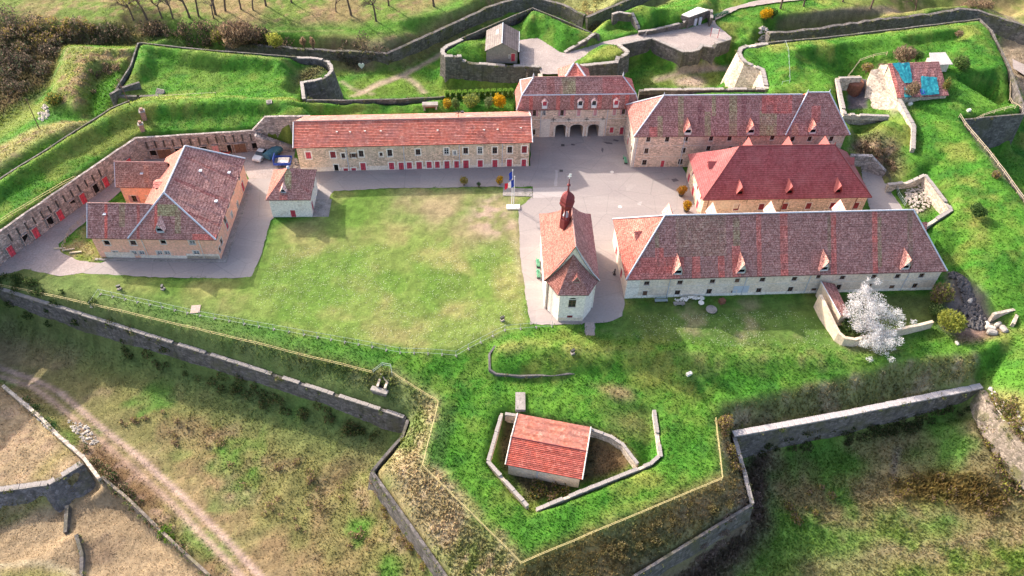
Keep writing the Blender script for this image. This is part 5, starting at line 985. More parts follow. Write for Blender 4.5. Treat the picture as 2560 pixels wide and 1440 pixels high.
band(GT, 0.3, 24.6, 0.4, 4.35); pipes(GT, (5.0,18.6), 0.33, 0.1, 6.8)
for x0, x1 in ((5.1,7.0),(17.2,18.3)): m = MB(); m.box(x0,0.34,0,x1,0.4,4.2); m.build('rusticated_pier', M['trim'], GT)
band(GT, 5.1, 18.3, 0.36, 3.95, 'trim', 0.3, 'cornice')

# ================================================================ tall stone barracks right of the gate
B2 = house('barracks', 'three storey rubble barracks with moss striped purple roof beside the gatehouse', 'barracks', (22.46,126.93), 4.19)
f2 = [(3.01,6.81,0.78,1.24,'b'),(6.71,6.77,0.79,1.24,'b'),(10.4,6.82,0.79,1.24,'b'),(15.36,6.86,0.79,1.24,'b'),(19.0,6.82,0.79,1.24,'b'),(22.71,6.87,0.8,1.24,'b'),(27.47,6.92,0.8,1.24,'b'),(31.58,6.49,0.8,1.25,'b'),(35.0,6.54,0.8,1.25,'b'),(39.35,6.49,0.81,1.25,'b'),(3.04,4.02,0.8,1.27,'b'),(10.43,4.03,0.8,1.27,'b'),(15.3,4.46,0.8,1.17,'b'),(19.65,4.31,0.8,1.17,'b'),(3.06,1.16,0.89,1.3,'b'),(6.75,0.71,0.73,1.81,'d'),(10.29,1.26,0.89,1.3,'b')]
s2 = [(6.51,7.03,1.0,1.3,'x'),(5.61,4.2,1.0,1.3,'b'),(6.09,2.27,1.0,1.8,'d'),(2.11,3.29,1.0,1.3,'b')]
walls(B2, (0.45,0.45,42.0,10.25), -0.4, 7.7, {'front': f2, 'left': [s for s in s2 if 1 < s[0] < 9.6 and 0.6 < s[1] < 7.2]}, 'stone_house_b')
x3 = 29.66
stx = [(a,b,c,d,e) for (a,b,c,d,e) in ((3.0,5.0,0,0.25,RED),(4.6,5.6,0,0.5,GRN),(8.6,9.7,0,1,GRN),(13.8,15.0,0,0.6,GRN),(15.2,16.0,0.5,1,GRN),(18.6,20.2,0,1,GRN),(21,22,0.4,1,DRK),(24.6,28,0.0,0.6,GRN),(25,31,0.55,1,RED),(12.4,13.4,0.3,0.8,DRK))]
m = MB(); slope(m, (0,0), (1,0), (0,1), 36, 5.35, 7.75, 13.45, 5.85, 36, stx, 0.05, 4, 1.4, 0.05, 21)
slope(m, (36,10.7), (-1,0), (0,-1), 36, 5.35, 7.75, 13.45, 0, 30.15, (), 0.05, 4, 2.5, 0.05, 22)
slope(m, (0,10.7), (0,-1), (1,0), 10.7, 5.85, 7.75, 13.45, 5.35, 5.35, (), 0.05, 4, 1.5, 0.03, 23, 0.05, (1.15,0.88,0.84))
m.build('roof', M['tile_old'], B2)
m = MB(); xw = x3; Lw = 42.54-xw
slope(m, (xw,-0.06), (1,0), (0,1), Lw, 5.41, 7.76, 13.9, 33.9-xw, 38.2-xw, [(34.8-xw,36.6-xw,0.3,0.7,RED),(1.2,2.6,0,0.3,OCH)], 0.08, 4, 1.2, 0.05, 24)
slope(m, (42.54,10.76), (-1,0), (0,-1), Lw, 5.41, 7.76, 13.9, 42.54-38.2, 42.54-33.9, (), 0.08, 4, 2, 0.05, 25)
slope(m, (xw,10.76), (0,-1), (1,0), 10.82, 33.9-xw, 7.76, 13.9, 5.41, 5.41, [(0,5.4,0,1,RED)], 0.08, 4, 1.5, 0.03, 26, 0.1, RED); slope(m, (42.54,-0.06), (0,1), (-1,0), 10.82, 42.54-38.2, 7.76, 13.9, 5.41, 5.41, (), 0.08, 4, 1.5, 0.03, 27)
m.build('pavilion_roof', M['tile_old'], B2)
caps(B2, [((0,0,7.82),(5.85,5.35,13.5)),((5.85,5.35,13.5),(33,5.35,13.5)),((xw,-0.06,7.85),(33.9,5.35,13.95)),((42.54,-0.06,7.85),(38.2,5.35,13.95)),((33.9,5.35,13.95),(38.2,5.35,13.95)),((0,10.7,7.82),(5.85,5.35,13.5))], 'lead', 0.13, 'hip_cap')
for x, z in ((5.85,13.5),(33.9,13.9),(38.2,13.9)): m = MB(); m.lathe((x,5.35,z), [(0.15,0),(0.12,0.25),(0.03,0.7)], 6); m.build('finial', M['lead'], B2)
for p in [(10.45,0.56,8.35),(22.78,0.49,8.27),(34.97,0.47,8.25)]: dormer(B2, (p[0], p[1]-0.35, p[2]-0.1), 0, 1.3, 0.85, 1.35, 1.2)
band(B2, 0.45, 42.0, 0.45, 5.2, 'trim', 0.08); band(B2, 0.45, 42.0, 0.45, 2.6, 'trim', 0.08); pipes(B2, (0.9,10.2), 0.36, 0.1, 7.6)
m = MB(); m.box(0.35,0.38,-0.1,0.75,0.45,7.6); m.box(0.38,0.38,-0.1,0.45,0.9,7.6); m.build('quoins', M['trim'], B2)

# ================================================================ hall with the smooth red hipped roof
HP = house('red_roofed_hall', 'stone hall with smooth dark red hipped roof between two barracks', 'hall', (34.24,112.19), 4.47)
fh = [(6.87,2.72,0.99,1.48,'x'),(11.56,2.71,0.99,1.48,'x'),(16.03,2.71,0.99,1.49,'x'),(20.52,2.71,1.0,1.49,'x'),(25.1,2.71,1.0,1.49,'x'),(29.65,2.6,1.0,1.49,'x')]
sh = [(2.2,3.6,0.8,1.0,'x'),(5.2,3.6,0.8,1.0,'x'),(9.4,3.6,0.8,1.0,'x'),(3.2,1.1,1.2,2.1,'d'),(7.2,1.1,1.3,2.1,'d'),(11.2,1.1,1.2,2.0,'d')]
walls(HP, (0.45,0.45,31.2,13.1), -0.4, 4.95, {'front': fh, 'left': sh}, 'stone_house')
m = MB(); slope(m, (0,0), (1,0), (0,1), 31.7, 6.8, 5.0, 11.9, 6.9, 24.7, (), 0.12, 5, 4, 0.0, 31, 0.02)
slope(m, (31.7,13.6), (-1,0), (0,-1), 31.7, 6.8, 5.0, 11.9, 7.0, 24.8, (), 0.12, 5, 4, 0.0, 32, 0.02)
slope(m, (0,13.6), (0,-1), (1,0), 13.6, 6.9, 5.0, 11.9, 6.8, 6.8, (), 0.12, 5, 4, 0.0, 33, 0.02); slope(m, (31.7,0), (0,1), (-1,0), 13.6, 7.0, 5.0, 11.9, 6.8, 6.8, (), 0.12, 5, 4, 0.0, 34, 0.02)
m.build('roof', M['tile_red'], HP)
M['red_cap'] = m_plain('dark_red_capping', (0.2,0.05,0.05), 0.7, 0.3, 0.2)
caps(HP, [((0,0,5.03),(3.4,3.35,8.25)),((3.4,3.35,8.25),(6.9,6.8,11.92)),((31.7,0,5.03),(28.2,3.35,8.25)),((28.2,3.35,8.25),(24.7,6.8,11.92)),((6.9,6.8,11.95),(24.7,6.8,11.95))], 'red_cap', 0.09, 'hip_cap')
for x in (6.9, 24.7): m = MB(); m.lathe((x,6.8,11.9), [(0.14,0),(0.12,0.3),(0.03,0.7)], 6); m.build('finial', M['red_cap'], HP)
M['red_tile_lit'] = m_plain('red_dormer_tiles', (0.36,0.11,0.1), 0.85, 0.2, 0.15)
for p in [(6.84,0.96,5.96),(16.1,0.96,5.96),(25.19,0.96,5.96)]: dormer(HP, (p[0], p[1]-0.4, p[2]-0.3), 0, 1.1, 0.8, 1.2, 1.2, 'red_dark', 'red_tile_lit', 'void', 0.2)
dormer(HP, (2.2, 7.0, 6.9), -R(90), 1.3, 0.75, 0.7, 1.2, 'red_dark', 'red_tile_lit'); dormer(HP, (29.6, 7.6, 6.9), R(90), 1.3, 0.75, 0.7, 1.2, 'red_dark', 'red_tile_lit')
for x in (9.5, 17.0, 24.0): dormer(HP, (x, 9.6, 9.2), R(180), 1.1, 1.1, 1.35, 1.2, 'red_dark', 'red_tile_lit')
for x in (8.5, 14.5, 20.5, 26.0): m = MB(); m.box(x-0.05,0.38,4.0,x+0.05,0.45,4.5); m.build('anchor_plate', M['iron'], HP)
pipes(HP, (1.3,15.4,29.2), 0.36, 0.1, 4.9, 'rust'); m = MB(); m.box(1.5,0.41,2.4,7.2,0.45,4.9); m.build('bare_masonry', M['plaster_cream'], HP)

# ================================================================ long barracks at the front right
B3 = house('barracks', 'long plastered barracks with speckled roof and tall white edged dormers', 'barracks', (18.73,91.38), 4.9)
f3 = [(3.76,3.5,0.88,0.98,'b'),(9.38,3.47,0.89,0.98,'b'),(14.88,3.55,0.89,0.98,'b'),(19.1,3.58,0.83,0.98,'n'),(23.41,3.6,0.9,0.99,'b'),(28.92,3.58,0.91,0.99,'b'),(32.97,3.91,0.77,0.79,'b'),(37.24,3.55,0.92,0.99,'b'),(42.71,3.63,0.92,0.99,'b'),(46.86,3.57,0.92,1.0,'b'),(51.06,3.6,0.93,1.0,'b'),(3.81,0.43,0.83,2.43,'n'),(9.38,0.81,0.9,1.52,'b'),(14.82,0.88,0.91,1.62,'b'),(19.13,0.2,0.91,1.94,'n'),(23.46,0.73,0.92,1.63,'b'),(28.96,0.8,0.92,1.63,'b'),(33.14,0.43,0.93,1.43,'n'),(37.34,1.17,0.86,1.43,'b'),(42.7,1.15,0.86,1.43,'b'),(46.86,0.27,0.94,2.06,'n'),(50.92,0.82,0.94,1.64,'b')]
l3 = [(3.6,3.6,0.8,1.1,'b'),(8.5,3.6,0.9,1.1,'b'),(5.0,1.2,1.2,2.2,'d'),(10.6,1.1,1.2,2.0,'d')]
walls(B3, (0.45,0.45,54.3,14.4), -0.4, 4.85, {'front': f3, 'left': l3}, 'plaster_old')
S3 = [(5.0,6.4,0,0.5,'R'),(11.1,12.5,0,1,'R'),(9.0,9.8,0.1,0.55,'R'),(10.5,11.2,0.55,0.95,'G'),(5.0,5.7,0.5,0.75,'G'),(15.5,16.6,0,0.6,'R'),(15.6,16.6,0.6,1,'G'),(17.9,19.3,0,0.5,'R'),(18.1,19.3,0.5,0.95,'G'),(22.1,22.9,0,1,'R'),(26.1,27.4,0,1,'R'),(34.7,35.7,0,1,'R'),(34.2,34.8,0.2,0.95,'D'),(41.9,42.8,0,1,'R'),(42.8,43.5,0.1,0.9,'G'),(48.0,48.9,0.1,1,'D')]
cm = {'R': (1.55,0.85,0.78), 'G': (0.9,1.25,0.9), 'D': (0.75,0.95,0.75)}; S3 = [(a,b,c,d,cm[k]) for a,b,c,d,k in S3]
m = MB(); slope(m, (0,0), (1,0), (0,1), 54.8, 7.45, 4.9, 12.2, 6.74, 49.05, S3+[(8.5,17,0.35,1,(0.95,1.1,0.95)),(0.5,9,0,0.35,(1.5,0.85,0.8))], 0.04, 5, 1.3, 0.06, 41)
slope(m, (54.8,14.9), (-1,0), (0,-1), 54.8, 7.45, 4.9, 12.2, 5.75, 48.06, (), 0.04, 5, 2.5, 0.05, 42)
slope(m, (0,14.9), (0,-1), (1,0), 14.9, 6.74, 4.9, 12.2, 7.45, 7.45, [(8,14,0,0.25,(1.3,0.6,0.52)),(2,9,0.3,0.6,(1.2,0.95,0.85))], 0.04, 5, 1.5, 0.05, 43, 0.12, (1.1,0.78,0.7)); slope(m, (54.8,0), (0,1), (-1,0), 14.9, 5.75, 4.9, 12.2, 7.45, 7.45, (), 0.04, 5, 1.5, 0.05, 44)
m.build('roof', M['tile_old'], B3)
caps(B3, [((0,0,4.98),(6.74,7.45,12.28)),((6.74,7.45,12.28),(49.05,7.45,12.28)),((54.8,0,4.98),(49.05,7.45,12.28)),((0,14.9,4.98),(6.74,7.45,12.28)),((54.8,14.9,4.98),(49.05,7.45,12.28))], 'lead', 0.13, 'hip_cap')
for p in [(8.65,0.68,5.57),(19.31,0.62,5.51),(33.42,0.64,5.53),(47.43,0.57,5.46)]: dormer(B3, (p[0], p[1]-0.2, p[2]-0.1), 0, 1.35, 0.8, 1.7, 1.4, 'white_paint', 'tile_old', 'void', 0.28, (1.9,1.7,1.6))
for x in (8.0, 15.5, 25.5, 37.5): dormer(B3, (x, 10.2, 9.7), R(180), 1.3, 1.2, 1.35, 1.3, 'white_paint', 'tile_old', 'void', 0.28, (2.2,2.2,2.1))
dormer(B3, (2.6, 7.6, 7.0), -R(90), 1.4, 0.9, 0.8, 1.3, 'white_paint', 'tile_old', 'void', 0.3); dormer(B3, (52.9, 8.2, 7.0), R(90), 1.4, 0.8, 0.9, 1.3, 'white_paint', 'tile_old', 'void', 0.3)
band(B3, 0.45, 54.3, 0.45, 2.55, 'trim', 0.12); pipes(B3, [7.62,20.61,31.56,48.64], 0.36, 0.1, 4.8)
m = MB(); m.box(0.40,0.40,0,2.6,0.452,4.8); m.build('whitewash', M['plaster_white'], B3); m = MB(); m.box(18.9,0.42,0.1,21.6,0.453,2.2); m.build('painted_panel', m_plain('pale_blue_render', (0.5,0.53,0.58), 0.9, 0.2, 0.1), B3)
m = MB(); m.box(0.45,0.41,-0.1,54.3,0.449,0.5); m.build('plinth', M['plaster_white'], B3)

# ================================================================ pink house on the left with two rear wings
LH = house('storehouse', 'pink plastered storehouse with big hipped tile roof and two rear wings', 'storehouse', (-72.24,96.72), 1.6)
fl = [(2.69,3.5,0.96,1.05,'v'),(7.2,3.6,0.96,1.05,'b'),(12.38,3.9,0.89,0.95,'v'),(17.27,3.91,0.96,0.95,'g'),(3.38,1.12,0.97,0.88,'g'),(6.57,1.19,0.9,0.88,'g'),(7.88,1.22,0.9,0.88,'g'),(10.99,1.28,0.9,0.88,'g'),(12.31,1.31,0.9,0.88,'g'),(17.36,1.42,1.04,0.98,'g')]
rl = [(18.03,4.13,0.8,1.0,'v'),(13.57,4.41,0.8,1.0,'v'),(9.93,4.41,0.8,1.0,'v'),(6.78,3.61,1.0,1.5,'v'),(3.94,4.5,0.7,0.7,'v'),(1.61,4.4,0.8,0.9,'b'),(18.54,1.3,1.2,2.1,'d'),(13.88,0.87,0.8,1.2,'g'),(10.08,1.79,0.8,1.0,'g'),(6.92,1.95,1.0,1.4,'r'),(2.72,2.12,0.9,1.2,'b'),(1.21,1.73,0.8,1.0,'b')]
rl = [r for r in rl if 0.8 < r[0] < 21 and r[1] > 0.3]
BX0, BX1, BY1 = 6.9, 21.7, 22.2
LE = LH
mb = MB(); pp = [(0.45,0.45),(21.25,0.45),(21.25,21.7),(7.4,21.7),(7.4,19.0),(0.6,19.0),(0.6,14.2),(7.4,14.2),(7.4,8.4),(0.45,8.4)]
for i, (p, q) in enumerate(zip(pp, pp[1:]+pp[:1])):
    ops = [(o[0]-0.45, o[1], o[2], o[3], o[4]) for o in (fl if i == 0 else rl if i == 1 else [])]
    if i == 6: ops = [(1.8,1.6,0.9,1.5,'p'),(4.6,1.6,0.9,1.5,'g')]
    wall_panel(mb, p, q, -0.4, 4.95, ops)
    for o in ops: window(LH, p, q, o)
for x, y0, y1, yr, zr in ((0.45,0.45,8.4,4.3,8.9),(0.6,14.2,19.0,16.6,8.0)): mb.tri((x,y0,4.95),(x,y1,4.95),(x,yr,zr))
mb.build('wall', M['plaster_pink'], LH)
m = MB(); ms = [(8.2,9.0,0,1,(1.2,0.75,0.7)),(2.9,3.4,0,1,(1.7,0.8,0.7)),(11.2,11.6,0.1,1,RED),(5.4,6.6,0.2,0.9,(0.95,1.2,0.9)),(11.7,15.2,0.45,0.75,(0.9,1.45,0.9)),(14.8,15.6,0.1,0.6,(0.95,1.3,0.95)),(18,22,0,0.1,RED)]
slope(m, (0,0), (1,0), (0,1), 21.7, 5.6, 5.0, 10.5, 12.9, 12.9, (), 0.04, 1, 21, 0.0, 51) if False else None
# front plane: shared by wing and main hip, cut at the wing ridge
def front_plane(mb):
    r = random.Random(5); k = 5.5/5.6
    N = 44
    for i in range(N):
        x0, x1 = 21.7*i/N, 21.7*(i+1)/N
        def tp(x):
            main = min((x-6.9)/6.0, (21.7-x)/8.8) if x > 6.9 else 0
            return max(4.2/5.6 if x < 10.9 else 0, max(0, min(1, main)))
        for j in range(8):
            t0, t1 = j/8, (j+1)/8
            A = [(x0, min(t0, tp(x0))), (x1, min(t0, tp(x1))), (x1, min(t1, tp(x1))), (x0, min(t1, tp(x0)))]
            if A[3][1]-A[0][1] < 1e-3 and A[2][1]-A[1][1] < 1e-3: continue
            v = 1+r.uniform(-0.12, 0.12); c = (v, v, v); mx, mt = (x0+x1)/2, (t0+t1)/2
            for s in ms:
                if s[0] <= mx <= s[1] and s[2] <= mt <= s[3]: c = tuple(q*v for q in s[4])
            P_ = []
            for x, t in A:
                p = (x, 5.6*t, 5.0+5.5*t)
                if not P_ or (Vector(p)-Vector(P_[-1])).length > 1e-3: P_.append(p)
            if len(P_) > 2 and (Vector(P_[0])-Vector(P_[-1])).length < 1e-3: P_.pop()
            if len(P_) > 2: mb.poly(P_, c)
    mb.quad((0,0,4.84),(21.7,0,4.84),(21.7,0,5.0),(0,0,5.0),(0.6,0.6,0.6)); mb.quad((0,0.5,4.84),(21.7,0.5,4.84),(21.7,0,4.84),(0,0,4.84),(0.5,0.5,0.5))
front_plane(m)
slope(m, (21.7,0), (0,1), (-1,0), 22.2, 8.8, 5.0, 10.5, 5.6, 18.6, [(3.2,3.9,0.02,0.9,(0.85,0.6,0.6)),(9.3,10.2,0.02,0.95,(0.8,0.55,0.58)),(15.6,16.3,0.05,0.95,(0.8,0.6,0.6)),(0.0,1.2,0,0.12,RED),(19.2,19.9,0,0.5,(0.75,0.7,0.75))], 0.04, 5, 1.2, 0.07, 52)
slope(m, (6.9,22.2), (0,-1), (1,0), 22.2, 6.0, 5.0, 10.5, 3.6, 16.6, (), 0.04, 5, 1.6, 0.05, 53, 0.1, (1.1,0.82,0.72)); slope(m, (21.7,22.2), (-1,0), (0,-1), 14.8, 3.6, 5.0, 10.5, 8.8, 8.8, (), 0.0, 3, 2, 0.03, 54)
slope(m, (10.9,8.4), (-1,0), (0,-1), 10.9, 4.2, 5.0, 9.12, 0, 10.9, (), 0, 3, 2, 0.03, 55); m.build('roof', M['tile_old'], LH)
m = MB(); slope(m, (0.1,13.7), (1,0), (0,1), 9.6, 2.9, 4.7, 8.2, 0, 9.6, [(5.2,6.2,0.2,0.9,OCH)], 0.05, 3, 1.2, 0.04, 56, 0.1, (1.05,1.15,1.0)); slope(m, (9.7,19.5), (-1,0), (0,-1), 9.6, 2.9, 4.7, 8.2, 0, 9.6, (), 0.05, 3, 2, 0.04, 57); m.build('wing_roof', M['tile_old'], LH)
caps(LH, [((12.9,5.6,10.55),(6.9,0,5.08)),((12.9,5.6,10.55),(21.7,0,5.08)),((12.9,5.6,10.55),(12.9,18.6,10.55)),((12.9,18.6,10.55),(21.7,22.2,5.08))], 'lead', 0.15, 'hip_cap')
caps(LH, [((0,4.2,9.16),(10.6,4.2,9.16)),((0.1,16.6,8.24),(9.6,16.6,8.24))], 'tile_cap', 0.12); caps(LH, [((0.03,0,5.02),(0.03,4.2,9.14)),((0.13,13.7,4.74),(0.13,16.6,8.22))], 'lead', 0.07, 'verge_board')
dp = (12.42,1.06,6.04)
dormer(LH, (dp[0], dp[1]-0.3, dp[2]-0.05), 0, 1.3, 0.75, 1.2, 1.1, 'lead', 'tile_old', 'void', 0.25, (2.2,2.6,2.6))
dormer(LH, (9.0, 11.6, 6.9), -R(90), 1.8, 0.7, 0.35, 1.2, 'grey_wood', 'tile_old', 'void', 0.3)
for x, y in ((16.3,14.2),(20.2,16.8),(19.9,8.6),(3.0,2.9),(5.0,15.3)):
    z = (5.0+(21.7-x)/8.8*5.5) if x > 13 else (5.0+y*0.982 if y < 5 else 4.7+(y-13.7)*1.2)
    m = MB(); m.obox((x,y),0.0,0.5,0.6,z,z+0.16); m.build('skylight', M['lead'], LH)
pipes(LH, [8.85,18.51], 0.36, 0.1, 4.9, 'trim')
for x0, x1, h in ((1.5,6.5,1.3),(7.5,21,0.7),(15.5,21.2,1.2)): m = MB(); m.box(x0,0.40,-0.1,x1,0.448-0.002*h,h); m.build('damp_plaster', M['plaster_old'], LH)
m = MB(); m.box(-0.3,-0.4,-0.3,22.4,0.1,0.12); m.box(21.6,0.1,-0.3,22.4,20,0.11); m.build('kerb', M['coping'], LH)

# ================================================================ small pavilion by the lawn
PV = house('guard_pavilion', 'small whitewashed guard pavilion with steep pyramid roof by the lawn', 'pavilion', (-44.89,108.68), 3.5)
fp = [(4.22,0.74,0.87,1.67,'d')]
walls(PV, (0.4,0.4,7.6,8.3), -0.4, 4.35, {'front': fp, 'right': [(2.0,1.2,1.1,2.2,'d'),(5.5,3.0,0.7,0.9,'x')]}, 'plaster_white', 'plaster_white')
m = MB(); slope(m, (0,0), (1,0), (0,1), 8.0, 4.4, 4.4, 8.3, 4.0, 4.0, [(3.4,4.6,0.35,1,(0.95,1.7,1.0)),(2.5,3.9,0,0.16,RED)], 0.15, 4, 0.8, 0.03, 61)
slope(m, (8,8.7), (-1,0), (0,-1), 8.0, 4.3, 4.4, 8.3, 4.0, 4.0, (), 0.15, 4, 1, 0.03, 62); slope(m, (0,8.7), (0,-1), (1,0), 8.7, 4.0, 4.4, 8.3, 4.3, 4.3, (), 0.15, 4, 1, 0.03, 63, 0.1, (1.1,0.78,0.68)); slope(m, (8,0), (0,1), (-1,0), 8.7, 4.0, 4.4, 8.3, 4.4, 4.4, [(1.5,2.4,0.1,0.9,(0.85,0.6,0.6))], 0.15, 4, 1, 0.03, 64)
m.build('roof', M['tile_old'], PV)
m = MB(); m.lathe((4.0,4.4,8.2), [(0.35,0),(0.25,0.3),(0.05,0.45)], 6); m.build('finial', M['lead'], PV)
dormer(PV, (3.2, 1.0, 5.25), 0, 0.9, 0.6, 0.8, 0.9, 'lead', 'tile_old', 'void', 0.2, (2.4,2.8,2.8))
m = MB(); m.box(7.62,0.3,-0.05,10.6,5.2,0.06); m.build('door_slab', M['coping'], PV)

# ================================================================ chapel
CH = house('chapel', 'white chapel with steep shingled roof and dark red bell turret', 'chapel', (5.09,88.28), 2.75)
W_, LN, BH = 9.0, 16.4, 7.0
mb = MB(); np_ = [(0.45,0.7),(8.55,0.7),(8.55,16.0),(0.45,16.0)]
for i, (p, q) in enumerate(zip(np_, np_[1:]+np_[:1])): wall_panel(mb, p, q, -0.4, 6.95, [(4.0,4.2,0.9,2.2,'g'),(10.5,4.2,0.9,2.2,'g')] if i in (1, 3) else [])
for i in (1, 3):
    for s in (4.0, 10.5): window(CH, np_[i], np_[(i+1) % 4], (s,4.2,0.9,2.2,'g'), 'plaster_white')
mb.tri((0.2,0.7,6.95),(8.8,0.7,6.95),(4.5,0.7,14.5)); mb.build('wall', M['plaster_white'], CH)
m = MB(); slope(m, (0,16.4), (0,-1), (1,0), 16.1, 4.5, 7.0, 14.7, 6.6, 16.1, (), 0.28, 6, 1.2, 0.03, 71, 0.1, (0.92,0.74,0.68))
slope(m, (9,0.3), (0,1), (-1,0), 16.1, 4.5, 7.0, 14.7, 0, 9.5, (), 0.28, 6, 1.2, 0.03, 72, 0.1, (1.1,1.1,1.1)); slope(m, (9,16.4), (-1,0), (0,-1), 9, 6.6, 7.0, 14.7, 4.5, 4.5, (), 0.28, 6, 1.2, 0.02, 73)
m.build('nave_roof', M['tile_old'], CH)
m = MB()
for s in (0, 9):
    pr = [(s+(4.5-s)*t, 0.28, 7.0+7.7*(t*0.72+0.28*t*t)) for t in (0, .2, .4, .6, .8, 1)]
    for a, b in zip(pr[:-1], pr[1:]): m.quad((a[0],0.28,a[2]-0.3),(b[0],0.28,b[2]-0.3),b,a); m.quad((a[0],0.28,a[2]-0.3),(b[0],0.28,b[2]-0.3),(b[0],0.7,b[2]-0.3),(a[0],0.7,a[2]-0.3))
m.build('verge_board', M['brown_wood'], CH)
caps(CH, [((4.5+(9-4.5)*(1-t0),0.25,7.05+7.7*(t0*0.72+0.28*t0*t0)),(4.5+4.5*(1-t1),0.25,7.05+7.7*(t1*0.72+0.28*t1*t1))) for t0, t1 in ((0,.25),(.25,.5),(.5,.75),(.75,1))], 'lead', 0.09, 'verge_cap')
caps(CH, [((4.5,0.3,14.74),(4.5,9.8,14.74))], 'tile_cap', 0.12)
ap = [(0.9,-0.08),(2.44,-2.27),(6.61,-2.28),(8.69,0.18)]
ap = [(0.9,0.9)]+[(1.0,0.2),(2.5,-2.15),(6.6,-2.15),(8.2,0.2)]+[(8.1,0.9)]
mb = MB()
for i, (p, q) in enumerate(zip(ap[:-1], ap[1:])):
    ops = [(2.1,4.2,1.2,1.9,'b'),(1.95,0.95,0.9,0.8,'x')] if i == 2 else []
    wall_panel(mb, p, q, -0.4, 6.6, ops)
    for o in ops:
        window(CH, p, q, o, 'plaster_white')
        if o[1] > 2:
            h = MB(); c = (p[0]+o[0], p[1]-0.03, o[1]+o[3]/2); n = 8
            h.poly([(c[0]+0.6*math.cos(math.pi*k/n), c[1], c[2]+0.45*math.sin(math.pi*k/n)) for k in range(n+1)]); h.build('arched_head', M['glass'], CH)
mb.build('apse_wall', M['plaster_white'], CH)
av = [(0.35,0.35,6.9),(2.1,-2.5,6.6),(7.0,-2.5,6.6),(8.75,0.35,6.9),(4.35,0.65,12.6)]
m = MB(); r_ = random.Random(9)
for a, b, tn in ((0,1,(0.92,0.74,0.68)),(1,2,(1.05,1.0,1.0)),(2,3,(0.95,0.9,0.95))):
    A, B_, T = Vector(av[a]), Vector(av[b]), Vector(av[4]); n = 6
    for k in range(n):
        t0, t1 = k/n, (k+1)/n; f0, f1 = t0*0.8+0.2*t0*t0, t1*0.8+0.2*t1*t1
        def q(P0, t, f): v = P0.lerp(T, t); v.z = P0.z+(T.z-P0.z)*f; return tuple(v)
        v = r_.uniform(0.9, 1.1); c = tuple(x*v for x in tn)
        if k < n-1: m.quad(q(A,t0,f0), q(B_,t0,f0), q(B_,t1,f1), q(A,t1,f1), c)
        else: m.tri(q(A,t0,f0), q(B_,t0,f0), tuple(T), c)
    m.quad((av[a][0],av[a][1],av[a][2]-0.15),(av[b][0],av[b][1],av[b][2]-0.15),av[b],av[a],(0.5,0.5,0.5))
m.build('apse_roof', M['tile_old'], CH)
dormer(CH, (5.0,-1.35,8.3), R(-2), 1.0, 0.7, 0.9, 0.8, 'grey_wood', 'tile_old', 'void', 0.2, (1.8,1.3,1.2))
pipes(CH, (0.75,), 0.15, 0.1, 6.8, 'brown_wood'); m = MB(); m.box(2.5,-2.25,-0.1,6.6,-2.16,0.8); m.build('plinth', M['plaster_old'], CH)
# bell turret
TU = (3.45,7.3)
M['turret'] = m_plain('oxblood_shingles', (0.2,0.036,0.038), 0.7, 0.3, 0.25, 2.0)
m = MB(); m.lathe((TU[0],TU[1],12.3), [(0.9,0),(0.9,1.9),(0.82,2.0)], 6, None, 0.2); tr = m.build('turret', M['turret'], CH)
for k in range(6):
    t = 2*math.pi*k/6+0.2; c = (TU[0]+0.72*math.cos(t), TU[1]+0.72*math.sin(t)); m = MB(); m.obox(c, t, 0.22, 0.22, 14.2, 16.9); m.build('turret_post', M['turret'], tr)
m = MB(); m.lathe((TU[0],TU[1],16.3), [(0.84,0),(0.84,0.5),(1.0,0.55),(1.28,1.2),(1.15,1.5),(1.2,1.9),(1.02,2.5),(0.6,3.05),(0.22,3.4),(0.13,4.0),(0.1,4.5)], 6, None, 0.2); m.build('onion_dome', M['turret'], tr)
m = MB(); m.lathe((TU[0],TU[1],20.75), [(0.1,0),(0.28,0.18),(0.28,0.32),(0.08,0.5),(0.05,1.5)], 8); m.build('finial_ball', M['turret'], tr)
m = MB(); m.tube((TU[0],TU[1],22.1),(TU[0],TU[1],23.2),0.05); m.box(TU[0]-0.28,TU[1]-0.04,22.6,TU[0]+0.28,TU[1]+0.04,22.75); m.box(TU[0]-0.1,TU[1]-0.05,22.9,TU[0]+0.25,TU[1]+0.05,23.15); m.build('weathercock', M['white_paint'], tr)
m = MB(); m.lathe((TU[0],TU[1],14.7), [(0.5,0),(0.42,0.25),(0.3,0.7),(0.1,0.85)], 10); m.build('bell', M['lead'], tr)

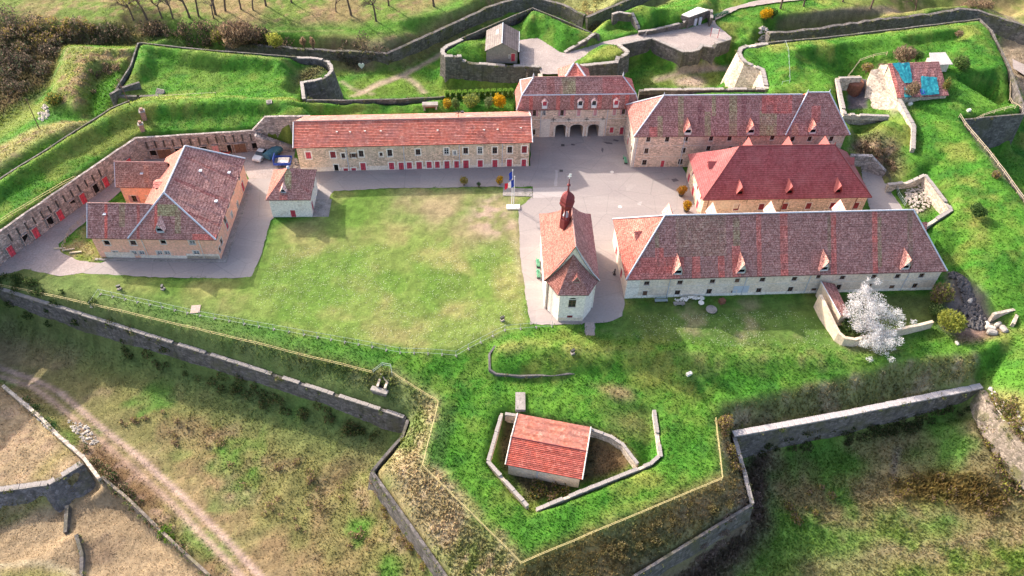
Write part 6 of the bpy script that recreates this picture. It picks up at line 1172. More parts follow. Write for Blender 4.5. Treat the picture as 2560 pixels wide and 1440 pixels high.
# ================================================================ red roofed magazine in the south bastion
SH = house('powder_magazine', 'low magazine with red tiled roof inside a walled pit', 'magazine', (-0.1,59.6), -10.2)
mb = MB()
for p, q in (((0.4,0.4),(10.8,0.4)),((10.8,0.4),(10.8,8.6)),((10.8,8.6),(0.4,8.6)),((0.4,8.6),(0.4,0.4))): wall_panel(mb, p, q, -4.8, -1.05, [(6.1,-3.6,0.9,1.2,'v')] if p == (0.4,0.4) and False else [])
for x in (0.4, 10.8): mb.tri((x,0.4,-1.05),(x,8.6,-1.05),(x,4.1,-0.2))
mb.build('wall', M['plaster_old'], SH)
m = MB(); r_ = random.Random(8); rows_ = 15; nx_ = 24
for i in range(rows_):
    t0, t1 = i/rows_, (i+1)/rows_
    for j in range(nx_):
        x0, x1 = 11.2*j/nx_, 11.2*(j+1)/nx_; v = r_.uniform(0.88, 1.12)
        m.quad((x0,4.1*t0,-1+0.95*t0+0.08),(x1,4.1*t0,-1+0.95*t0+0.08),(x1,4.1*t1,-1+0.95*t1),(x0,4.1*t1,-1+0.95*t1), (v*0.68,v*0.5,v*0.5))
        m.quad((x0,4.1*t0,-1+0.95*t0-0.02),(x1,4.1*t0,-1+0.95*t0-0.02),(x1,4.1*t0,-1+0.95*t0+0.08),(x0,4.1*t0,-1+0.95*t0+0.08), (0.5,0.4,0.4))
m.quad((0,0,-1.14),(11.2,0,-1.14),(11.2,0,-1.0),(0,0,-1.0),(0.5,0.5,0.5)); m.quad((0,0.5,-1.14),(11.2,0.5,-1.14),(11.2,0,-1.14),(0,0,-1.14),(0.4,0.4,0.4))
m.build('roof', M['tile_orange'], SH)
m = MB(); slope(m, (11.2,8.95), (-1,0), (0,-1), 11.2, 4.85, -1.0, -0.05, 0, 11.2, (), 0, 12, 0.6, 0.012, 8, 0.12, (0.62,0.72,0.72)); m.build('back_roof', M['tile_orange'], SH)
caps(SH, [((0.02,0,-0.95),(0.02,4.1,0.0)),((11.18,0,-0.95),(11.18,4.1,0.0)),((0.02,4.1,0.0),(0.02,8.95,-0.95)),((11.18,4.1,0.0),(11.18,8.95,-0.95))], 'trim', 0.09, 'verge_board'); caps(SH, [((0,4.1,0.0),(11.2,4.1,0.0))], 'red_cap', 0.1)
m = MB(); m.box(-0.6,9.0,-2.0,1.0,10.2,-1.0) if False else m.obox((0.0,11.2),0.2,1.5,3.2,-1.6,-0.85); m.build('entrance_slab', M['coping'], SH)
m = MB(); m.box(4.6,0.3,-4.0,4.75,0.39,-1.1); m.build('downpipe', M['lead'], SH)

# ================================================================ grey roofed shed on the ravelin
RS = house('ravelin_shed', 'grey rendered shed with sheet roof and small red door on the ravelin', 'shed', (-8.0,164.4), 0.5)
mb = MB()
for i, (p, q) in enumerate((((0.2,0.2),(7.4,0.2)),((7.4,0.2),(7.4,8.8)),((7.4,8.8),(0.2,8.8)),((0.2,8.8),(0.2,0.2)))):
    ops = [(6.2,1.35,0.9,2.0,'d'),(5.3,1.6,0.4,0.9,'w')] if i == 0 else []
    wall_panel(mb, p, q, -0.2, 3.0, ops)
    for o in ops: window(RS, p, q, o, 'plaster_white', 0.05)
for y in (0.2, 8.8): mb.tri((0.2,y,3.0),(7.4,y,3.0),(3.8,y,4.95))
mb.build('wall', m_mottle('grey_render', (0.3,0.27,0.23), (0.26,0.235,0.2), None, 0.3, 3), RS)
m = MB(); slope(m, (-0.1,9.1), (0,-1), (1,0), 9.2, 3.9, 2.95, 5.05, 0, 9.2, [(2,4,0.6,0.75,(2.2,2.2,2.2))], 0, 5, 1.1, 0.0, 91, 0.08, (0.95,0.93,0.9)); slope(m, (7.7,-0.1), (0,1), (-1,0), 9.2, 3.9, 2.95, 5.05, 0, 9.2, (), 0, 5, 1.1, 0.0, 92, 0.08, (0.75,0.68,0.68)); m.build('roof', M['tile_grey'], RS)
caps(RS, [((3.8,-0.1,5.08),(3.8,9.1,5.08))], 'lead', 0.09); caps(RS, [((7.72,-0.1,2.95),(7.72,9.1,2.95))], 'lead', 0.07, 'gutter')

# ================================================================ bridge house behind the gatehouse
BH_ = house('bridge_lodge', 'small red tiled lodge with pale zinc hips behind the gatehouse', 'lodge', (8.9,151.0), 4.0)
mb = MB()
for p, q in (((0.3,0.3),(6.7,0.3)),((6.7,0.3),(6.7,6.6)),((6.7,6.6),(0.3,6.6)),((0.3,6.6),(0.3,0.3))): wall_panel(mb, p, q, -5.2, 2.9, [])
mb.build('wall', M['stone_house_b'], BH_)
m = MB(); slope(m, (0,0), (1,0), (0,1), 7.0, 5.0, 2.9, 5.4, 3.3, 3.9, (), 0.1, 4, 1.0, 0.02, 93, 0.1, (1.5,0.95,0.85)); slope(m, (7,0), (0,1), (-1,0), 7.0, 3.1, 2.9, 5.4, 5.0, 5.4, (), 0.1, 4, 1.0, 0.02, 94, 0.1, (1.2,0.75,0.75)); slope(m, (0,7), (0,-1), (1,0), 7.0, 3.3, 2.9, 5.4, 1.6, 2.0, (), 0.1, 4, 1.0, 0.02, 95, 0.1, (1.4,0.95,0.85)); slope(m, (7,7), (-1,0), (0,-1), 7.0, 1.8, 2.9, 5.4, 3.1, 3.7, (), 0.1, 3, 1.0, 0.02, 96); m.build('roof', M['tile_old'], BH_)
caps(BH_, [((0,0,2.95),(3.3,5.0,5.45)),((7,0,2.95),(3.9,5.0,5.45))], 'lead', 0.22, 'hip_cap')
for x0, x1 in ((-2.4,-0.3),(7.2,9.0)):
    m = MB(); m.box(x0,3.0,-5.0,x1,4.5,1.6); w_ = m.build('side_pier', M['red_dark'], BH_)
    m = MB(); m.box(x0-0.1,2.9,1.6,x1+0.1,4.6,1.8); m.build('pier_cap', M['lead'], w_)
m = MB(); m.box(-4.2,-1.5,-5.0,-3.2,8,1.1); m.build('bridge_parapet', M['wall_lit'], BH_)

# ================================================================ ruined magazine with tarpaulins
RU = house('ruined_magazine', 'roofless ended ruined magazine patched with turquoise tarpaulins', 'ruin', (80.4,147.0), 8.0)
mb = MB()
mb.quad((0,0.3,1.0),(0,7.6,1.0),(0,7.6,9.0),(0,0.3,5.6)); mb.quad((-0.1,7.6,1.0),(-0.1,10.5,1.0),(-0.1,10.5,7.2),(-0.1,7.6,9.0))
mb.quad((0,0.3,3.6),(11.0,0.3,3.6),(11.0,0.3,5.6),(0,0.3,5.6)); mb.quad((11.0,0.3,3.6),(11.0,10.5,3.6),(11.0,10.5,7.2),(11,0.3,5.6)); mb.quad((11,7.6,9),(11,10.5,7.2),(11,0.3,5.6),(11,0.3,5.55)); mb.quad((0,10.5,3.6),(11,10.5,3.6),(11,10.5,7.2),(0,10.5,7.2))
mb.build('wall', M['wall_lit'], RU)
m = MB(); slope(m, (-0.3,0), (1,0), (0,1), 11.6, 7.6, 5.6, 9.1, 0, 11.6, [(0,0.9,0,1,(1.6,1.0,0.9))], 0, 5, 0.9, 0.06, 97, 0.12, (0.85,0.75,0.8)); slope(m, (11.3,10.8), (-1,0), (0,-1), 11.6, 3.2, 7.1, 9.1, 0, 11.6, (), 0, 3, 1.2, 0.05, 98); m.build('roof', M['tile_old'], RU)
def tarp(pts, name, mat, seed):
    r = random.Random(seed); m = MB(); n = 9
    (a, b, c, d) = pts
    g = [[None]*(n+1) for _ in range(n+1)]
    for i in range(n+1):
        for j in range(n+1):
            s, t = i/n, j/n; x = (a[0]*(1-s)+b[0]*s)*(1-t)+(d[0]*(1-s)+c[0]*s)*t; y = (a[1]*(1-s)+b[1]*s)*(1-t)+(d[1]*(1-s)+c[1]*s)*t
            g[i][j] = (x+r.uniform(-0.08, 0.08), y+r.uniform(-0.08, 0.08), 5.6+y*3.5/7.6+0.18+r.uniform(-0.07, 0.09))
    for i in range(n):
        for j in range(n): m.quad(g[i][j], g[i+1][j], g[i+1][j+1], g[i][j+1])
    return m.build(name, M[mat], RU, True)
tarp(((2.0,3.0),(3.9,3.0),(4.4,7.5),(0.6,7.5)), 'tarpaulin', 'tarp', 1); tarp(((5.0,0.1),(9.0,0.2),(9.7,3.9),(6.2,4.4)), 'tarpaulin', 'tarp', 2); tarp(((1.2,-0.2),(2.8,-0.2),(2.8,1.4),(1.8,2.2)), 'tarpaulin', 'tarp', 3); tarp(((5.0,0.4),(5.9,0.4),(6.0,1.6),(5.0,1.5)), 'tarpaulin', 'tarp_blue', 4)
# broken spur of masonry descending to the yard
m = MB()
sp = [(76.77,156.02,6.5),(79.97,156.54,7.0),(82.34,151.97,5.6),(79.84,150.89,5.2),(81.46,148.41,4.6),(81.44,137.48,4.9),(80.88,141.79,3.0),(79.32,146.02,2.0),(75.79,148.74,1.0),(75.35,150.53,1.2),(76.15,153.43,3.2)]
m = MB(); c0 = (79.07,150.84,4.2)
for a, b in zip(sp, sp[1:]+sp[:1]):
    m.tri(a, b, (c0[0],c0[1],c0[2])); m.quad((a[0],a[1],0.0),(b[0],b[1],0.0),b,a)
tag(m.build('broken_vault', M['wall_lit']), 'pale broken masonry vault sloping down from the ruin to its yard', 'ruin')
m = MB(); pc = (73.96,155.17,3.0); m.lathe((pc[0],pc[1],1.0), [(1.9,0),(1.9,3.0),(1.7,3.2),(0.1,3.3)], 14); tag(m.build('water_tank', M['rust']), 'dark round rusty tank in the shaded yard corner', 'tank')
HTU = thing('lean_to', 'pale sheet roofed lean-to above the ruined magazine', 'shed', (90.6,158.4,0), R(8))
m = MB(); m.box(0.3,0.2,4.4,4.4,2.8,6.9); m.build('wall', M['plaster_old'], HTU); m = MB(); m.add([(-0.2,-0.3,7.0),(4.8,-0.3,7.0),(4.4,3.2,7.9),(0.6,3.2,7.9),(-0.2,-0.3,6.9),(4.8,-0.3,6.9),(4.4,3.2,7.8),(0.6,3.2,7.8)], [(0,1,2,3),(7,6,5,4),(0,4,5,1),(1,5,6,2),(2,6,7,3),(3,7,4,0)]); m.build('roof', m_mottle('pale_sheet', (0.62,0.55,0.5), (0.54,0.47,0.43), None, 0.6, 4), HTU)

# ================================================================ lean-to annex before the long barracks
AX = thing('annex', 'low plastered annex with narrow tiled lean-to roof before the long barracks', 'annex', (0,0,0))
aw = [(52.0,93.6),(53.9,87.4)]; 
m = MB(); m.quad((52.0,93.9,-0.3),(53.7,87.0,-0.3),(53.7,87.0,3.0),(52.0,93.9,3.5)); m.quad((53.7,87.0,-0.3),(55.3,87.5,-0.3),(55.3,87.5,2.2),(53.7,87.0,3.0)); m.quad((55.3,87.5,-0.3),(54.3,94.4,-0.3),(54.3,94.4,2.6),(55.3,87.5,2.2)); m.build('wall', M['plaster_cream'], AX)
m = MB(); 
for i in range(8):
    t0, t1 = i/8, (i+1)/8; f = lambda a, b, t: tuple(a[k]+(b[k]-a[k])*t for k in range(3))
    v = random.uniform(0.9, 1.1); m.quad(f((51.85,93.9,3.65),(53.5,86.8,3.1),t0), f((51.85,93.9,3.65),(53.5,86.8,3.1),t1), f((54.6,94.3,2.7),(55.6,87.2,2.3),t1), f((54.6,94.3,2.7),(55.6,87.2,2.3),t0), (v,v*0.9,v*0.9))
m.build('roof', M['tile_old'], AX)
caps(AX, [((51.85,93.9,3.68),(53.5,86.8,3.13))], 'lead', 0.07, 'verge_cap')

# ================================================================ vegetation
def tri_soup(name, V, colr, mat, parent=None):
    """V (n,3,3) triangles, colr (n,3)"""
    n = len(V); me = bpy.data.meshes.new(name); me.vertices.add(n*3); me.vertices.foreach_set('co', V.astype(np.float32).ravel())
    me.loops.add(n*3); me.loops.foreach_set('vertex_index', np.arange(n*3, dtype=np.int32)); me.polygons.add(n); me.polygons.foreach_set('loop_start', (np.arange(n)*3).astype(np.int32)); me.update(calc_edges=True)
    if colr is not None:
        at = me.color_attributes.new('col', 'FLOAT_COLOR', 'POINT'); D = np.ones((n*3, 4), np.float32); D[:, :3] = np.repeat(np.clip(colr, 0.003, 0.9), 3, 0); at.data.foreach_set('color', D.ravel())
    me.materials.append(mat); o = bpy.data.objects.new(name, me); COL.objects.link(o); o.parent = parent
    return o
def sampleC(x, y):
    i = np.clip(((x-GX0)/GS).astype(int), 0, nx-2); j = np.clip(((y-GY0)/GS).astype(int), 0, ny-2)
    fx = (x-GX0)/GS-i; fy = (y-GY0)/GS-j
    z = (HT[j, i]*(1-fx)+HT[j, i+1]*fx)*(1-fy)+(HT[j+1, i]*(1-fx)+HT[j+1, i+1]*fx)*fy
    return z, C[j, i], TALL[j, i], i, j
BLOCK = pm | fm | inside(RAVELIN)
for w in WALLS:
    BLOCK |= near(offset(w[2], -w[4]/2), w[4]+0.2, 0.1, 0) > 0.5
gz = np.gradient(HT, GS); STEEP = np.hypot(gz[0], gz[1]) > 2.2
def grass(name, N, hmul, wmul, seed, lo=0.03):
    r = np.random.default_rng(seed)
    yy = 26+(r.random(N*2)**1.25)*175; hw = 46+yy*0.66; xx = (r.random(N*2)*2-1)*hw
    ok = (np.abs(xx) < 160); xx, yy = xx[ok], yy[ok]
    z, c, t, i, j = sampleC(xx, yy); ok = (~BLOCK[j, i]) & (t > lo) & (~STEEP[j, i]) & (r.random(len(xx)) < 0.35+t*1.3)
    xx, yy, z, c, t = xx[ok][:N], yy[ok][:N], z[ok][:N], c[ok][:N], t[ok][:N]; n = len(xx)
    h = t*hmul*r.uniform(0.5, 1.4, n); a = r.uniform(0, 2*np.pi, n); w = (0.07+0.22*t)*wmul*r.uniform(0.6, 1.4, n)
    V = np.empty((n, 3, 3)); dx, dy = np.cos(a)*w, np.sin(a)*w; la = r.uniform(0, 2*np.pi, n); ll = h*r.uniform(0.1, 0.7, n)
    V[:, 0] = np.stack([xx-dx, yy-dy, z-0.03], 1); V[:, 1] = np.stack([xx+dx, yy+dy, z-0.03], 1); V[:, 2] = np.stack([xx+np.cos(la)*ll, yy+np.sin(la)*ll, z+h], 1)
    return V, c*r.uniform(0.9, 1.5, (n, 1))*r.uniform(0.93, 1.07, (n, 3))
V1, c1 = grass('a', 330000, 1.0, 1.0, 41)
tag(tri_soup('meadow_grass', V1, c1, M['grass']), 'rough grass and weeds growing over ramparts, lawns and ditches', 'grass', kind='stuff')
def pts_in(poly, n, r):
    P = np.array([p[:2] for p in poly]); lo, hi = P.min(0), P.max(0); out = np.empty((0, 2))
    while len(out) < n:
        q = lo+r.random((n*3, 2))*(hi-lo); out = np.vstack([out, q[inside(poly, q[:, 0], q[:, 1])]])
    return out[:n]
# daisies on the lawn
r = np.random.default_rng(5); q = pts_in([(-41.41,100.99),(0.42,105.16),(2.69,86.16),(-3.0,83.33),(-9.24,79.89),(-17.57,80.17),(-33.53,83.21),(-42.19,86.71),(-42.94,94.02)], 5200, r); q2 = pts_in([(19.44,87.81),(52.74,90.69),(62.55,82.93),(33.81,81.65),(18.46,83.29)], 1500, r); q = np.vstack([q, q2])
_f = fbm(7, 401, 3); k = np.array([_f[int((y-GY0)/GS), int((x-GX0)/GS)] for x, y in q]); q = q[k+r.random(len(k))*0.25 > 0.52]; z, *_ = sampleC(q[:, 0], q[:, 1])
a = r.uniform(0, 6.28, len(q)); w = r.uniform(0.035, 0.095, len(q)); V = np.empty((len(q), 3, 3))
for kk in range(3): V[:, kk] = np.stack([q[:, 0]+np.cos(a+kk*2.09)*w, q[:, 1]+np.sin(a+kk*2.09)*w, z+0.1+0.02*kk], 1)
tag(tri_soup('daisies', V, np.tile([[0.62, 0.63, 0.48]], (len(q), 1)), M['grass']), 'white daisies scattered over the lawns', 'flowers', kind='stuff')

def leaf_cloud(cen, rad, n, size, cols, r, shell=0.55, flat=0.0, up=0.0):
    """n leaf triangles through ellipsoids; cen (k,3), rad (k,3)"""
    k = len(cen); w = np.prod(rad, 1)**(2/3); idx = r.choice(k, n, p=w/w.sum())
    d = r.normal(size=(n, 3)); d /= np.linalg.norm(d, axis=1)[:, None]; m = shell+(1-shell)*r.random(n)**0.5
    p = cen[idx]+d*rad[idx]*m[:, None]*(0.86+0.28*r.random((n, 1)))
    s = size*r.uniform(0.5, 1.5, n); a = r.normal(size=(n, 3)); a /= np.linalg.norm(a, axis=1)[:, None]; b = np.cross(a, r.normal(size=(n, 3))); b /= np.linalg.norm(b, axis=1)[:, None]
    a[:, 2] *= (1-flat); V = np.stack([p-a*s[:, None]*0.6, p+a*s[:, None]*0.6, p+b*s[:, None]*1.1+np.array([0, 0, up])*s[:, None]], 1)
    cc = np.array(cols); c = cc[r.integers(0, len(cc), n)]*r.uniform(0.7, 1.3, (n, 1))
    return V, c
def shrub(name, label, loc, rx, rz, cols, n=900, size=0.22, cat='shrub', group=None, seed=1, lobes=5, ry=None, stem=0.3, grow=0.0):
    r = np.random.default_rng(seed); ry = ry or rx; z0 = hz(loc[0], loc[1]) if len(loc) < 3 else loc[2]
    root = thing(name, label, cat, (loc[0], loc[1], z0), 0, group)
    cen = [(0, 0, stem+rz*0.9)]; rad = [(rx*0.8, ry*0.8, rz*0.9)]
    for i in range(lobes):
        a = 2*math.pi*i/lobes+r.uniform(0, 1); cen.append((math.cos(a)*rx*0.45, math.sin(a)*ry*0.45, stem+rz*r.uniform(0.55, 1.15))); rad.append((rx*0.55, ry*0.55, rz*0.6))
    V, c = leaf_cloud(np.array(cen), np.array(rad), n, size, cols, r, 0.6, 0, grow); V[:, :, 2] = np.maximum(V[:, :, 2], 0.02)
    tri_soup('foliage', V, c, M['grass'], root)
    m = MB()
    for i in range(4): m.tube((0.08*math.cos(i*1.6), 0.08*math.sin(i*1.6), -0.2), (rx*0.35*math.cos(i*1.6), rx*0.35*math.sin(i*1.6), stem+rz*0.9), 0.07, 0.03, 5)
    m.build('stems', M['bark'], root)
    return root
YEL = [(0.62,0.36,0.015),(0.5,0.3,0.015),(0.4,0.26,0.02)]; DKG = [(0.05,0.1,0.03),(0.08,0.14,0.04)]; MDG = [(0.12,0.17,0.05),(0.17,0.22,0.08)]; OLV = [(0.25,0.22,0.05),(0.32,0.25,0.06)]; BRN = [(0.27,0.185,0.115),(0.34,0.24,0.15),(0.2,0.14,0.1)]; ORG = [(0.45,0.19,0.03),(0.36,0.15,0.03),(0.28,0.2,0.03)]; LIM = [(0.36,0.36,0.07),(0.28,0.3,0.06)]
GDN = 'clipped bushes in the terrace garden'
shrub('garden_bush', 'small ochre bush at the left end of the terrace garden', (-14.52,138.77,4.5), 1.0, 1.25, OLV+YEL, 800, 0.16, seed=2)
shrub('garden_bush', 'small round green bush beside the ochre one in the terrace garden', (-12.88,138.87,4.5), 0.95, 1.3, MDG, 800, 0.16, seed=3)
shrub('garden_bush', 'largest round green bush in the middle of the terrace garden', (-9.65,139.92,4.5), 1.9, 1.5, MDG+LIM, 1800, 0.17, seed=4)
shrub('garden_bush', 'grey green round bush left of the bright yellow one', (-6.08,139.57,4.5), 1.15, 1.3, [(0.18,0.21,0.1),(0.13,0.17,0.07)], 900, 0.16, seed=5)
shrub('forsythia', 'bright yellow round bush at the right end of the terrace garden', (-4.03,139.98,4.5), 1.5, 1.6, YEL, 1500, 0.17, seed=6)
shrub('forsythia', 'olive yellow ball bush on the kerb of the lawn', (-9.99,120.02,0), 0.85, 0.95, OLV, 700, 0.13, seed=7)
shrub('forsythia', 'yellow ball bush on the lawn kerb near the flagpoles', (-3.11,120.64,0), 0.8, 0.95, YEL, 700, 0.13, seed=8)
shrub('box_bush', 'tiny dark ball bush between the two yellow ones on the kerb', (-7.1,119.7,0), 0.45, 0.45, DKG, 300, 0.1, seed=9)
shrub('forsythia', 'bright yellow bush on the grass beyond the outer road', (61.31,188.34,0.4), 1.7, 1.5, YEL, 1400, 0.2, seed=10)
shrub('laurel', 'dark bush touching the yellow one beyond the outer road', (63.16,189.07,0.4), 1.2, 1.3, DKG, 700, 0.2, seed=11)
def potted(label, loc, cols, seed):
    t = shrub('potted_shrub', label, (loc[0],loc[1],0.55), 0.95, 0.95, cols, 900, 0.15, 'potted shrub', 'potted shrubs by the red roofed hall', seed, 5, None, 0.1)
    m = MB(); m.lathe((0,0,-0.55), [(0.42,0),(0.6,0.75),(0.66,0.75),(0.66,0.85),(0.5,0.85)], 12); m.build('pot', M['iron'], t)
potted('orange brown potted shrub at the far corner of the red roofed hall', (31.94,119.18,0), ORG, 12); potted('golden potted shrub nearer the long barracks', (32.39,114.68,0), ORG+YEL, 13)
# clipped hedge blocks along the terrace edge
r = np.random.default_rng(77); HA = (-14.86,143.09,4.7); HB = (-1.68,144.79,4.7)
for i in range(12):
    x = HA[0]+(HB[0]-HA[0])*i/11; y = HA[1]+(HB[1]-HA[1])*i/11
    t = thing('hedge_block', ['leftmost clipped hedge block on the terrace edge','second','third','fourth','fifth','sixth','seventh','eighth','ninth','tenth','eleventh','last clipped hedge block next to the gatehouse'][i] if i in (0, 11) else '%s clipped hedge block from the left on the terrace edge' % ['','second','third','fourth','fifth','sixth','seventh','eighth','ninth','tenth','eleventh'][i], 'hedge', (x, y-0.75, 4.5), 0.12, 'clipped hedge blocks on the terrace edge')
    if i == 0:
        n = 700; p = r.random((n, 3)); f = r.integers(0, 5, n); p[f == 0, 0] = 0; p[f == 1, 0] = 1; p[f == 2, 1] = 0; p[f == 3, 1] = 1; p[f == 4, 2] = 1
        p = (p-[0.5, 0.5, 0])*[0.8, 0.9, 1.7]; a = r.normal(size=(n, 3))*0.1; b = r.normal(size=(n, 3))*0.1
        hbo = tri_soup('foliage', np.stack([p, p+a, p+b], 1), np.array([(0.16,0.3,0.04),(0.22,0.36,0.06)])[r.integers(0, 2, n)], M['grass'], t)
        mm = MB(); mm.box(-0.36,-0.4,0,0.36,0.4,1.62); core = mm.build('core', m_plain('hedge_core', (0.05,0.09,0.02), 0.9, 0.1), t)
    else: copy_obj(hbo, t); copy_obj(core, t)

# brush that reads as one mass
def brush(name, label, poly, n, size, cols, seed, rmin, rmax, per, zscale=0.8, grow=0.6):
    r = np.random.default_rng(seed); q = pts_in(poly, n, r); z, *_ = sampleC(q[:, 0], q[:, 1]); rr = r.uniform(rmin, rmax, n)
    cen = np.stack([q[:, 0], q[:, 1], z+rr*zscale*0.6], 1); rad = np.stack([rr, rr, rr*zscale], 1)
    V, c = leaf_cloud(cen, rad, n*per, size, cols, r, 0.35, 0, grow)
    return V, c
parts = []
DKB = [(0.08,0.065,0.05),(0.14,0.105,0.08),(0.06,0.08,0.045),(0.2,0.15,0.11)]
parts.append(brush('b', '', [(-139.34,177.4),(-121.39,176.71),(-111.11,175.5),(-94.42,175.12),(-92.37,173.38),(-92.9,170.76),(-108.11,170.48),(-106.98,163.07),(-105.37,154.76),(-108.12,146.69),(-109.89,139.14),(-115.7,130.43)], 75, 0.28, DKB, 61, 1.2, 2.6, 190))
parts.append(brush('b', '', [(-94.32,177.15),(-72.21,175.24),(-54.21,173.1),(-53.83,171.3),(-77.31,172.67),(-92.34,174.26)], 45, 0.26, DKB+BRN, 62, 1.0, 2.2, 170))
parts.append(brush('b', '', [(-44.7,173.23),(-35.98,173.44),(-32.9,172.18),(-32.42,168.63),(-37.96,167.39),(-43.59,169.68)], 16, 0.22, DKB, 63, 0.8, 1.8, 150))
parts.append(brush('b', '', [(-123.54,170.12),(-111.94,176.55),(-96.37,173.82),(-109.12,172.02),(-114.18,161.83)], 40, 0.25, BRN+OLV, 64, 0.8, 1.6, 130))
parts.append(brush('b', '', [(115.87,202.67),(121.8,201.37),(122.92,195.99),(115.64,199.03)], 14, 0.22, BRN, 66, 0.8, 1.6, 150))
parts.append(brush('b', '', [(16.34,192.11),(20.32,193.42),(18.96,186.23),(16.96,187.09)], 10, 0.22, BRN, 67, 0.8, 1.6, 150))
parts.append(brush('b', '', [(20.09,195.05),(29.95,202.25),(18.35,202.51),(11.85,195.51)], 14, 0.2, [(0.4,0.33,0.14),(0.3,0.27,0.1)], 68, 0.6, 1.2, 120))
V = np.vstack([p[0] for p in parts]); cc = np.vstack([p[1] for p in parts])
tag(tri_soup('ditch_brush', V, cc, M['grass']), 'dark leafless brush filling the far ditches', 'brush', kind='stuff')
parts = []
parts.append(brush('b', '', [(38.39,66.24),(39.83,64.89),(38.13,57.43),(31.27,51.57),(25.07,47.81),(30.47,53.98),(36.86,58.68)], 26, 0.18, [(0.3,0.22,0.19),(0.25,0.18,0.15)], 71, 0.4, 0.8, 80))
parts.append(brush('b', '', [(60.14,64.57),(66.97,66.38),(73.91,64.76),(77.45,61.15),(73.94,58.39),(66.26,60.59),(60.55,61.85)], 22, 0.18, OLV+BRN, 72, 0.4, 0.9, 90))
parts.append(brush('b', '', [(42.62,61.16),(50.53,63.51),(51.53,60.16),(43.46,56.6)], 9, 0.18, OLV+BRN, 73, 0.4, 0.9, 90))
parts.append(brush('b', '', [(36.95,68.76),(44.13,69.79),(56.87,72.17),(67.43,74.89),(76.12,77.21),(74.21,75.56),(56.46,70.65),(39.87,67.43)], 50, 0.2, [(0.08,0.1,0.04),(0.14,0.12,0.06),(0.06,0.09,0.03)], 74, 0.5, 1.2, 130))
parts.append(brush('b', '', [(76.53,77.29),(77.47,73.11),(78.89,67.36),(77.73,64.55),(76.35,68.68),(75.52,73.79)], 46, 0.18, OLV+BRN+MDG, 90, 0.3, 0.9, 100))
parts.append(brush('b', '', [(75.76,75.06),(77.79,73.62),(79.97,66.41),(79.57,59.64),(77.03,62.18),(75.06,69.79)], 40, 0.2, OLV+BRN+MDG, 94, 0.5, 1.1, 110))
parts.append(brush('b', '', [(75.01,72.96),(77.41,70.82),(78.89,66.55),(79.07,62.42),(76.05,60.96),(74.36,67.79)], 26, 0.2, LIM+BRN, 75, 0.6, 1.3, 130))
parts.append(brush('b', '', [(16.29,46.9),(24.31,51.2),(33.41,56.08),(30.84,57.87),(21.11,52.27),(10.39,47.25)], 40, 0.16, [(0.26,0.2,0.08),(0.3,0.24,0.12),(0.2,0.18,0.07)], 76, 0.3, 0.7, 90))
parts.append(brush('b', '', [(32.2,70.25),(34.55,69.62),(34.81,65.73),(35.06,60.36),(33.31,60.29),(32.52,65.64)], 22, 0.18, BRN+OLV, 77, 0.4, 0.9, 110))
parts.append(brush('b', '', [(-43.71,63.99),(-31.54,65.18),(-21.68,58.03),(-17.57,50.02),(-25.89,48.52),(-36.09,55.53)], 34, 0.16, BRN+[(0.34,0.29,0.1)], 78, 0.3, 0.7, 60))
parts.append(brush('b', '', [(-61.39,73.71),(-48.02,70.4),(-44.48,66.83),(-52.97,65.76),(-61.96,69.83)], 20, 0.16, BRN+[(0.34,0.3,0.1)], 79, 0.3, 0.6, 60))
parts.append(brush('b', '', [(-65.57,64.88),(-58.08,59.62),(-50.03,53.43),(-44.54,48.75),(-46.22,48.69),(-53.12,53.94),(-60.46,59.53)], 34, 0.18, BRN+DKG, 80, 0.4, 0.9, 90))
parts.append(brush('b', '', [(-78.63,73.4),(-73.38,70.16),(-68.63,66.28),(-70.91,67.28),(-76.2,70.8)], 8, 0.15, [(0.05,0.12,0.04),(0.08,0.16,0.05)], 81, 0.4, 0.7, 90)); parts.append(brush('b', '', [(-51.48,53.8),(-47.54,51.46),(-47.54,50.55),(-49.81,51.38)], 6, 0.15, [(0.12,0.25,0.03),(0.2,0.3,0.04)], 82, 0.5, 0.9, 120))
parts.append(brush('b', '', [(-66.74,84.69),(-51.6,79.79),(-37.02,74.34),(-23.39,70.3),(-18.04,68.29),(-20.44,67.47),(-37.22,72.39),(-52.31,77.69),(-65.97,82.55)], 50, 0.2, [(0.07,0.11,0.04),(0.12,0.15,0.05),(0.16,0.13,0.06)], 89, 0.5, 1.1, 110))
parts.append(brush('b', '', [(-92.27,94.77),(-78.83,90.15),(-67.48,86.11),(-68.21,84.31),(-81.83,87.26),(-90.32,90.56)], 26, 0.2, [(0.05,0.09,0.03),(0.09,0.12,0.04)], 83, 0.5, 1.0, 110))
parts.append(brush('b', '', [(-15.38,67.41),(-15.99,64.9),(-16.41,63.5),(-15.57,63.88),(-14.96,66.35)], 6, 0.15, LIM+MDG, 84, 0.3, 0.6, 90)); parts.append(brush('b', '', [(-19.63,59.2),(-14.68,52.43),(-9.56,46.18),(-11.31,47.25),(-17.19,54.17)], 26, 0.16, BRN+OLV, 85, 0.3, 0.7, 80))
parts.append(brush('b', '', [(68.12,133.89),(71.62,134.76),(76.03,130.39),(75.05,127.15),(71.13,130.12)], 22, 0.18, BRN, 86, 0.4, 0.8, 90)); parts.append(brush('b', '', [(-96.87,154.61),(-94.2,158.11),(-88.36,156.82),(-88.36,154.34),(-92.94,152.43),(-91.86,146.21)], 14, 0.18, BRN+DKB, 87, 0.4, 0.9, 90))
parts.append(brush('b', '', [(4.75,58.64),(7.93,58.12),(9.06,56.88),(5.61,55.81),(3.31,57.3)], 12, 0.2, OLV+DKG+BRN, 88, 0.5, 1.0, 130))
V = np.vstack([p[0] for p in parts]); cc = np.vstack([p[1] for p in parts])
tag(tri_soup('bramble_scrub', V, cc, M['grass']), 'brown and olive bramble scrub on banks and in the near ditches', 'scrub', kind='stuff')
